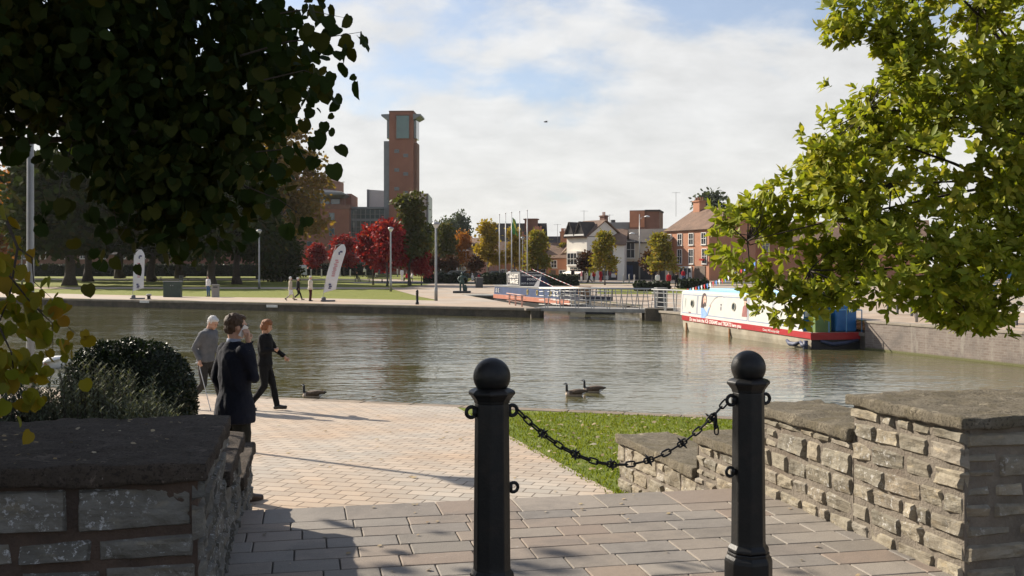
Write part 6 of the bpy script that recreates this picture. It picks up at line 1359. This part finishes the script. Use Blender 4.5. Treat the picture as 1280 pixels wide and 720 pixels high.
def house(origin, d, L, dep, zb, eave, ridge, wall, roof, label, wins=(), chim=(), cat_='house', hipL=0, oh=.3, name='house', front_m=None):
    """origin: left foot of the front; d: direction along the front; the back lies to its left. wins: (s, z, w, h, style)"""
    o=Vector(origin); ang=math.atan2(d[1],d[0]); r=empty(name,(o.x,o.y,zb),ang,label,cat_)
    e,rg=eave-zb,ridge-zb; mb=MB()
    mb.add([(0,0,-1),(L,0,-1),(L,dep,-1),(0,dep,-1),(0,0,e),(L,0,e),(L,dep,e),(0,dep,e),(hipL*.0,dep/2,rg-.05 if not hipL else e),(L,dep/2,rg-.05)],[(0,1,5,4),(1,2,6,9,5),(2,3,7,6),(3,0,4,8,7)]); mb.build('wall',wall,r)
    mb=MB(); t=.14; sl=(rg-e)/(dep/2); dz=-oh*sl
    A=[(-oh,-oh,e+dz+.06),(L+oh,-oh,e+dz+.06),(L+oh,dep/2,rg+.06),(-oh+hipL,dep/2,rg+.06)]; B=[(L+oh,dep+oh,e+dz+.06),(-oh,dep+oh,e+dz+.06),(-oh+hipL,dep/2,rg+.06),(L+oh,dep/2,rg+.06)]
    mb.slab(A,t,(0,-sl,1)) ; mb.slab(B,t,(0,sl,1))
    if hipL: mb.slab([(-oh,dep+oh,e+dz+.06),(-oh,-oh,e+dz+.06),(-oh+hipL,dep/2,rg+.06)],t,(-1,0,.6))
    rf=mb.build('roof',roof,r)
    for s,y,h,w_,pots in chim:
        mb=MB(); zt=rg+h; mb.box((s,y,zt/2+e/2-.4),(w_,w_*.8,zt-e+.8)); mb.box((s,y,zt-.12),(w_*1.2,w_,.14)); mb.build('chimney',wall if wall in (M_BRICK,M_BRICKD) else M_BRICKD,rf); 
        mb=MB()
        for k in range(pots): mb.lathe([(.13,0),(.10,.15),(.10,.5),(.12,.55)],10,c=(s+(k-(pots-1)/2)*w_*.36,y,zt-.03))
        if pots: mb.build('chimney_pot',M_POT,rf)
    for s,z,w_,h,stl in wins: window(r,s,z,w_,h,stl)
    return r
def window(r, s, z, w_, h, stl='sash', y=0.0):
    if stl in ('sash','case','bay'):
        if stl=='bay':
            mb=MB(); mb.prism([(s-w_/2-.25,y),(s-w_/2+.1,y-.7),(s+w_/2-.1,y-.7),(s+w_/2+.25,y)],z-h/2-.35,z-h/2); mb.prism([(s-w_/2-.3,y),(s-w_/2+.05,y-.78),(s+w_/2-.05,y-.78),(s+w_/2+.3,y)],z+h/2,z+h/2+.2); mb.build('bay',M_WHITEW,r); y=y-.7
        mb=MB(); f=.09
        for dx in (-1,1): mb.box((s+dx*(w_/2-f/2),y-.03,z),(f,.12,h))
        for dz in (-1,1): mb.box((s,y-.028,z+dz*(h/2-f/2)),(w_-2*f,.116,f))
        mb.box((s,y-.026,z),(w_-2*f,.10,.06))
        k=2 if stl=='sash' else 3
        for j in range(1,k): mb.box((s-w_/2+w_*j/k,y-.024,z+ (h/4)),(.045,.09,h/2-f)); mb.box((s-w_/2+w_*j/k,y-.024,z-(h/4)),(.045,.09,h/2-f))
        o=mb.build('window',M_FRAME,r); mb=MB(); mb.box((s,y-.0,z),(w_-.1,.05,h-.1)); mb.build('pane',M_PANE,o)
        mb=MB(); mb.box((s,y-.06,z-h/2-.05),(w_+.16,.18,.09)); mb.build('sill',M_FRAME if stl!='sash' else M_CONC,o)
    elif stl=='shop':
        mb=MB(); f=.14; mb.box((s,y-.06,z+h/2-f),(w_,.2,f*2)); mb.box((s,y-.06,z-h/2+f),(w_,.16,f*2))
        for j in range(4): mb.box((s-w_/2+.06+(w_-.12)*j/3,y-.055,z),(.09,.14,h-4*f))
        o=mb.build('shop_window',M_FRAME if int(s*7)%2 else M_SHOP,r); mb=MB(); mb.box((s,y-.01,z),(w_-.1,.05,h-.3)); mb.build('pane',M_PANE,o); mb=MB()
        for j in range(4): mb.box((s-w_*.36+w_*.24*j,y-.045,z-h*.12+(.2 if j%2 else -.1)),(w_*.15,.02,h*.28))
        mb.build('poster',[mat('poster_pale',(.6,.58,.54),.7,.2,4)],o)
    elif stl=='door':
        mb=MB(); mb.box((s,y-.03,z),(w_,.1,h)); d_=mb.build('door',M_DOOR,r,bevel=.01); mb=MB(); mb.box((s+w_*.35,y-.1,z),(.05,.06,.16)); mb.build('handle',M_RAIL,d_)
    elif stl=='dark':
        mb=MB(); mb.box((s,y-.05,z),(w_,.14,h)); o=mb.build('shopfront',M_SHOP,r); mb=MB(); mb.box((s-w_*.28,y-.08,z),(w_*.3,.14,h*.98)); mb.build('doorway',M_SHOPB,o); mb=MB(); mb.box((s,y-.13,z+h/2-.3),(w_,.06,.5)); mb.build('fascia',M_SHOP,o)
GR=lambda px,py,Y: (xat(px,Y),Y)
# red brick house, its front facing left towards the sun
bx=gz(0,150)
oL=Vector((23.2,154.)); dL=Vector((4.7,-9.0)); LL=dL.length; dL.normalize()
z_=lambda py,Y: zat(py,Y)-bx
W=[]
for f in (.075,.335,.60,.885): W.append((LL*f,z_(297.5,150),1.15,1.75,'sash'))
for f in (.33,.60,.90): W.append((LL*f,z_(319,149.5),1.15,2.2,'sash'))
W+= [(LL*.17,z_(340.5,150),1.6,2.1,'shop'),(LL*.47,z_(341,150),3.0,2.3,'shop'),(LL*.80,z_(342,149),2.5,2.6,'door')]
house(oL,dL,LL,8.5,bx-.2,zat(287.5,150),zat(262.5,152),M_BRICK,M_TILE,'three storey red brick house with white sash windows and a clay tile roof',W,((2.6,4.2,1.5,1.5,4),),hipL=1.6)
c_=next(c for c in bpy.data.objects if c.get('label','').startswith('three storey red brick'))
mb=MB(); mb.box((LL*.88,-.3,zat(323,149)-bx),(.9,.35,.25)); mb.build('flower_box',M_RPAINT,c_)
# second wing hidden mostly by the magnolia
o2=oL+dL*LL+Vector((-dL.y,dL.x))*9+dL*.6
house((xat(932,156),156),(.95,-.3),26,9,bx-.2,zat(300,146),zat(274,146),M_BRICK,M_TILE,'long red brick building with tiled roof glimpsed through the magnolia',[(3+i*3.4,5.4,1.1,1.7,'sash') for i in range(7)])
# cream building with the dark shopfront
oc=Vector((xat(768,156),156.)); dc=Vector((1,-.62)).normalized(); Lc=8.8
r=house(oc,dc,Lc,9,bx,zat(303.5,154),zat(287,156),M_CREAMW,M_TILED,'cream building with a dark tiled roof over a blue black shopfront',[(2.4,zat(312,155)-bx,2.1,2.6,'case'),(4.2,zat(341,154)-bx,8.2,3.4,'dark')])
mb=MB(); mb.box((7.0,-.35,zat(308,152)-bx),(.7,.06,3.6)); hb=mb.build('hanging_banner',mat('maroon_cloth',(.16,.025,.05),.8),r); mb=MB(); mb.box((7.0,-.39,zat(313,152)-bx),(.68,.03,1.3)); mb.build('print_panel',mat('violet_cloth',(.07,.05,.16),.8),hb)
# white house: narrow bright front, long shaded gable side
ow=Vector((xat(708.5,152),152.)); dw=Vector((.62,-.78)).normalized(); Lw=4.4
r=house(ow,dw,Lw,7.2,bx-.2,zat(297,152),zat(276,150),M_WHITEW,M_TILE,'white rendered house with a bay window and two small black gables',[(2.0,zat(322,151)-bx,2.2,1.8,'bay'),(2.0,zat(335,151)-bx,2.6,1.0,'case'),(2.0,zat(346,150)-bx,3.6,1.8,'shop')],((.6,7.0,1.1,1.0,2),))
for s in (.95,3.2):
    mb=MB(); zt=zat(291,151)-bx; mb.slab([(s-.95,-.35,zt-.2),(s+.95,-.35,zt-.2),(s,-.35,zt+1.6)],.10,(0,1,0)); o=mb.build('gable',M_BLACKW,r); mb=MB(); sl=1.8/.95
    mb.slab([(s-1.15,-.5,zt-.5),(s,-.5,zt+1.75),(s,2.5,zt+1.75),(s-1.15,2.5,zt-.5)],.1,(-1,0,.5)); mb.slab([(s+1.15,-.5,zt-.5),(s+1.15,2.5,zt-.5),(s,2.5,zt+1.75),(s,-.5,zt+1.75)],.1,(1,0,.5)); mb.build('gable_roof',M_TILED,o); mb=MB(); mb.slab([(s-1.05,-.42,zt-.3),(s+1.05,-.42,zt-.3),(s+1.05,-.42,zt-.05),(s-1.05,-.42,zt-.05)],.08,(0,-1,0)); mb.build('bargeboard',M_FRAME,o)
mb=MB(); mb.slab([(.2,-1.6,zat(341,150)-bx),(Lw-.2,-1.6,zat(341,150)-bx),(Lw-.2,-.02,zat(337.5,150)-bx),(.2,-.02,zat(337.5,150)-bx)],.06,(0,-.3,1)); mb.build('awning',M_WHITEW,r)
# low white wing between the white house and the cream building
house((xat(726,153),150.5),(1,-.18),6.2,8,bx,zat(306,150),zat(287,152),M_WHITEW,M_TILE,'low white house with a steep tiled roof and a small dormer beside the cream building',[(1.5,zat(318,150)-bx,1.4,1.6,'case'),(4.0,zat(318,150)-bx,1.4,1.6,'case'),(3.0,zat(344,150)-bx,4.6,2.0,'shop')])
# brick cottages left of the white house
house((xat(683,156),156.),(1,-.35),3.6,8,bx,zat(322.5,155),zat(304.5,158),M_BRICK,M_TILE,'low brick cottage with a tiled roof beside the white house',[(1.2,zat(330,155)-bx,1.0,1.2,'sash'),(1.0,zat(346,155)-bx,1.0,2.0,'door'),(2.6,zat(344,155)-bx,1.2,1.6,'sash')],((1.6,4,1.9,.9,2),))
house((xat(622,158),158.),(1,-.1),7.4,8,bx,zat(322,158),zat(303,161),M_BRICK,M_TILE,'brick terrace with white doors behind the flagpoles',[(1+i*1.5,zat(344,158)-bx,1.0,1.9,'sash') for i in range(5)],((3.4,4,1.2,1.0,2),(6.0,4,2.1,1.2,3)))
house((xat(660,170),170.),(1,-.2),7,8,bx,zat(316,168),zat(296,170),M_BRICKD,M_TILED,'brown house with a dark slate roof behind the rightmost flagpole',[(1.5,6,1,1.3,'sash')],((1.0,4,1.3,1.0,2),(5.2,4,1.0,.8,2)))
house((xat(642,166),166.),(.12,-.993),8,5.2,bx,zat(319,158),zat(303,158),M_BRICK,M_TILE,'brick cottage with its gable end towards the flagpoles',[(3,4,1,1.5,'sash')],((2.5,2.6,1.0,.9,2),))
house((xat(689,164),164.),(.12,-.993),8,3.4,bx,zat(321,157),zat(307,157),M_CREAMW,M_TILE,'narrow cream cottage with its gable end towards the water',[(3,4,1,1.5,'sash')],((3.0,1.7,1.0,.8,2),))
# gabled theatre workshop, its shade put into near-black walls and roof
r=house((xat(601,172),172.),(1,-.08),10.5,12,.3,zat(318,172),zat(280.5,178),M_BLACKW,M_BLACKW,'big dark gabled building with a dark steep roof behind the flagpoles',[],((8.2,5,.9,2.2,0),),name='dark_building')
mb=MB(); mb.box((0,5,6.2),(.5,9,.4)); mb.build('bargeboard',M_BRICKD,r)
house((xat(573,168),168.),(.86,-.5),4.4,8,.25,zat(312,166),zat(298,168),M_PINKW,M_TILE,'pink rendered house with a white bay beside the dark gabled building',[(1.3,zat(322,167)-.25,1.4,2.2,'bay'),(1.3,zat(338,167)-.25,1.4,2.2,'bay'),(3.4,zat(322,167)-.25,1.0,1.8,'sash')],((3.6,3.5,1.6,1.0,2),))
# flat topped brick block behind the street
r=empty('brick_block',(xat(787,190),190,0),R(-14),'flat topped brown brick block rising behind the cream building','building'); mb=MB(); mb.box((1.4,4,zat(263,190)/2),(2.8,8,zat(263,190))); mb.box((4.1,4.2,zat(264.5,190)/2),(2.6,7,zat(264.5,190))); mb.build('wall',M_BRICKD,r)
mb=MB(); mb.box((1.4,-.02,zat(274,190)),(2.7,.14,zat(264,190)-zat(284,190))); mb.build('lit_brick_face',M_BRICK,r); mb=MB(); mb.box((4.15,4,zat(264,190)+.1),(2.8,7.4,.3)); mb.build('roof',M_TILED,r); mb=MB(); mb.box((-2.4,3,zat(284,190)),(4.6,5,zat(278,190)-zat(291,190))); mb.build('plant_room',M_LEAD,r); mb=MB(); mb.tube([(-3.4,2,zat(292,190)),(-3.4,2,zat(274,190))],.45,10); mb.build('flue',M_BINB,r)  # redder front panel: sunlight on the left box put into its brick colour
# roof aerials
for px,Y,a,b,lab in ((730,158,274,263,'thin television aerial on the white house chimney'),(762,158,290,268,'thin television aerial above the low white house'),(845,154,250,240,'thin television aerial over the brick house chimney'),(697,160,303,280,'thin television aerial left of the white house')):
    x=xat(px,Y); zb=zat(a,Y); zt=zat(b,Y); mb=MB(); mb.tube([(0,0,-2.5),(0,0,zt-zb)],.03,6); mb.tube([(-.6,0,zt-zb-.1),(.6,0,zt-zb-.1)],.016,5)
    for k in range(4): mb.tube([(-.5+.33*k,-.3,zt-zb-.1),(-.5+.33*k,.3,zt-zb-.1)],.02,5)
    o=mb.build('aerial',M_LEAD,loc=(x,Y,zb)); tag(o,lab,'aerial','roof aerials')
# ---------------------------------------------------------------- the theatre and its tower
TY=221.; S_=TY/FPX; zt=lambda py: zat(py,TY); X=lambda px: xat(px,TY)
tw_=empty('tower',(X(501.5),TY,gz(0,TY)),R(-3),'tall square brick tower with a glazed lookout and projecting grey eaves','tower'); zb=gz(0,TY); z=lambda py: zt(py)-zb
hw=(517-486.5)/2*S_
mb=MB(); mb.box((0,hw,z(140)/2-1),(2*hw,2*hw,z(140)+2)); mb.build('shaft',M_BRICKT,tw_)
mb=MB(); mb.box((.35,-.06,z(159)),(2.75,.22,z(144.5)-z(173))); o=mb.build('lookout_window',M_COPPER,tw_); mb=MB()
for s in (-1,1): mb.box((.35+s*1.45,-.08,z(159)),(.16,.3,z(144)-z(173.5)))
mb.box((.35,-.07,z(143.8)),(3.0,.3,.16)); mb.box((.35,-.07,z(173.4)),(3.0,.3,.16)); mb.build('frame',M_BRICKD,o)
for dx,py in ((-.95,189),(1.0,194.5),(-.95,212.5),(1.0,217.5),(-.95,236),(1.0,241),(-.95,259),(1.0,264)):
    mb=MB(); mb.box((dx,-.03,z(py)),(1.05,.2,.75)); o=mb.build('window',M_LEAD,tw_); mb=MB(); mb.box((dx,-.05,z(py)+.1),(.85,.2,.4)); mb.build('pane',M_PANE,o)
mb=MB(); mb.box((-hw-.62,hw*.9,z(176)/2),(1.15,2*hw*.8,z(176))); mb.build('lift_shaft',M_LEAD,tw_); mb=MB(); mb.box((-hw-.10,.55,z(178)/2+.1),(.16,.3,z(178))); mb.build('glazing_strip',M_PALEC,tw_)
mb=MB(); mb.box((hw+.35,hw,z(178)/2),(.66,2*hw*.7,z(178))); mb.build('stair_shaft',M_BRICKD,tw_)
for s in (-1,1):
    mb=MB(); mb.box((s*(hw+.30),hw,z(160)),(.55,2*hw*.8,z(150)-z(175))); g_=mb.build('lookout_side',M_GLZ,tw_)
    mb=MB(); a=hw+.01; b=hw+1.65
    mb.add([(s*a,-.4,z(150)),(s*b,-.4,z(145)),(s*b,-.4,z(143)),(s*a,-.4,z(142.6)),(s*a,2*hw+.4,z(150)),(s*b,2*hw+.4,z(145)),(s*b,2*hw+.4,z(143)),(s*a,2*hw+.4,z(142.6))],[(0,1,2,3) ,(4,7,6,5),(1,5,6,2),(2,6,7,3),(0,4,5,1),(0,3,7,4)]); mb.build('eaves',M_LEAD,tw_)
mb=MB(); mb.box((0,hw,z(139.6)+.1),(2*hw+.1,2*hw+.1,.25)); mb.build('parapet',M_BRICKD,tw_)
th=empty('theatre',(X(440),TY-4,zb),R(2),'long brick theatre with a flat grey roof and curved drum left of the tower','theatre'); XX=lambda px:(px-440)*S_
mb=MB(); mb.box((XX(300),9,z(262)/2-.5),(XX(440)-XX(160),18,z(262)+1)); mb.build('wall',M_BRICKT,th)
mb=MB(); mb.box((XX(300),9,z(260)),(XX(440)-XX(160)+.3,18.3,z(257.5)-z(263))); mb.build('parapet',M_BRICKD,th)
mb=MB(); mb.box((XX(365),10,z(251)),(XX(432)-XX(298),14,z(244)-z(258))); up=mb.build('upper_storey',M_BRICKD,th)
mb=MB()
for px in (395,408,421): mb.box((XX(px),2.95,z(251)),(1.9,.12,z(247)-z(256)))
mb.build('ribbon_window',M_GLZ,up)
mb=MB(); mb.add([(XX(300),-.5,z(245)),(XX(437),-.5,z(245)),(XX(431),1.5,z(249)),(XX(300),1.5,z(249)),(XX(300),17,z(243)),(XX(437),17,z(243)),(XX(300),-.5,z(242.5)),(XX(432),-.5,z(242.3)),(XX(434),17,z(241)),(XX(300),17,z(241))],[(0,3,2,1),(0,1,7,6),(1,5,8,7),(6,7,8,9),(1,2,5)]); mb.build('roof',M_LEAD,th)
mb=MB(); mb.box((XX(434),12,z(250)),(1.6,12,z(241.5)-z(259))); mb.build('end_wall',M_BRICKT,th)
mb=MB(); mb.lathe([(9.6,z(255)),(9.6,z(232))],40,c=(XX(362),20,0)); mb.build('drum_band',M_PALEC,th,smooth=False); mb=MB(); mb.lathe([(9.7,z(233)),(9.7,z(221)),(8.0,z(216.5)),(4,z(214.5)),(.5,z(214))],40,c=(XX(362),20,0)); mb.build('drum',M_BRICKD,th)
for px,py in ((419,272),(419,291),(366,272),(366,291),(419,307),(392,307),(340,291)):
    mb=MB(); mb.box((XX(px),-.04,z(py)),(1.15,.16,1.6)); o=mb.build('window',M_LEAD,th); mb=MB(); mb.box((XX(px),-.07,z(py)),(.9,.16,1.3)); mb.build('pane',M_GLZ,o)
lk2=empty('glass_link',(X(440),TY-1,zb),R(2),'glazed link joining the brick theatre and the tower','building'); mb=MB(); wl_=XX(481)-XX(440)
mb.box((wl_/2,4,z(260)),(wl_,8,.4)); mb.box((wl_/2,.0,z(275)),(wl_,.3,.5)); mb.box((wl_/2,.0,z(298)),(wl_,.3,.5))
for i in range(8): mb.box((wl_*i/7,-.02,z(262)/2),(.14,.26,z(262)))
for py in (268,284,291): mb.box((wl_/2,-.015,z(py)),(wl_,.2,.1))
mb.build('frame',M_LEAD,lk2); mb=MB(); mb.box((wl_/2,4,z(261.5)/2),(wl_-.1,7.6,z(261.5)-.1)); mb.build('glazing',M_GLZ,lk2)
fl=empty('fly_tower',(X(505),TY+12,zb),R(1),'pale clad stage block showing on both sides of the tower','building'); mb=MB(); YY=TY+12; x0=xat(459.5,YY)-X(505); x1=xat(535,YY)-X(505); zA=zat(237,YY)-zb; zB=zat(242,YY)-zb
mb.add([(x0,0,-1),(x1,0,-1),(x1,16,-1),(x0,16,-1),(x0,0,zA),(x1,0,zB),(x1,16,zB),(x0,16,zA)],[(0,1,5,4),(1,2,6,5),(2,3,7,6),(3,0,4,7),(4,5,6,7)]); mb.build('wall',M_PALEC,fl); mb=MB(); mb.box(((x0+x1)/2,8,(zA+zB)/2+.3),(x1-x0+.6,16.6,.15)) if False else mb.box((x0+.15,-.2,zA*.5),(.5,.4,zA)); mb.box((x1-.15,-.2,zB*.5),(.5,.4,zB)); mb.build('corner_trim',M_LEAD,fl)
# a low backdrop of dark terrace roofs far left, behind the park
r=house((xat(-40,205),205.),(1,0),38,10,.6,zat(318,205),zat(300,208),M_BRICKD,M_TILED,'long brown brick building with a dark roof hidden behind the park trees',[(3+i*4,4.2,1.2,1.8,'sash') for i in range(9)])
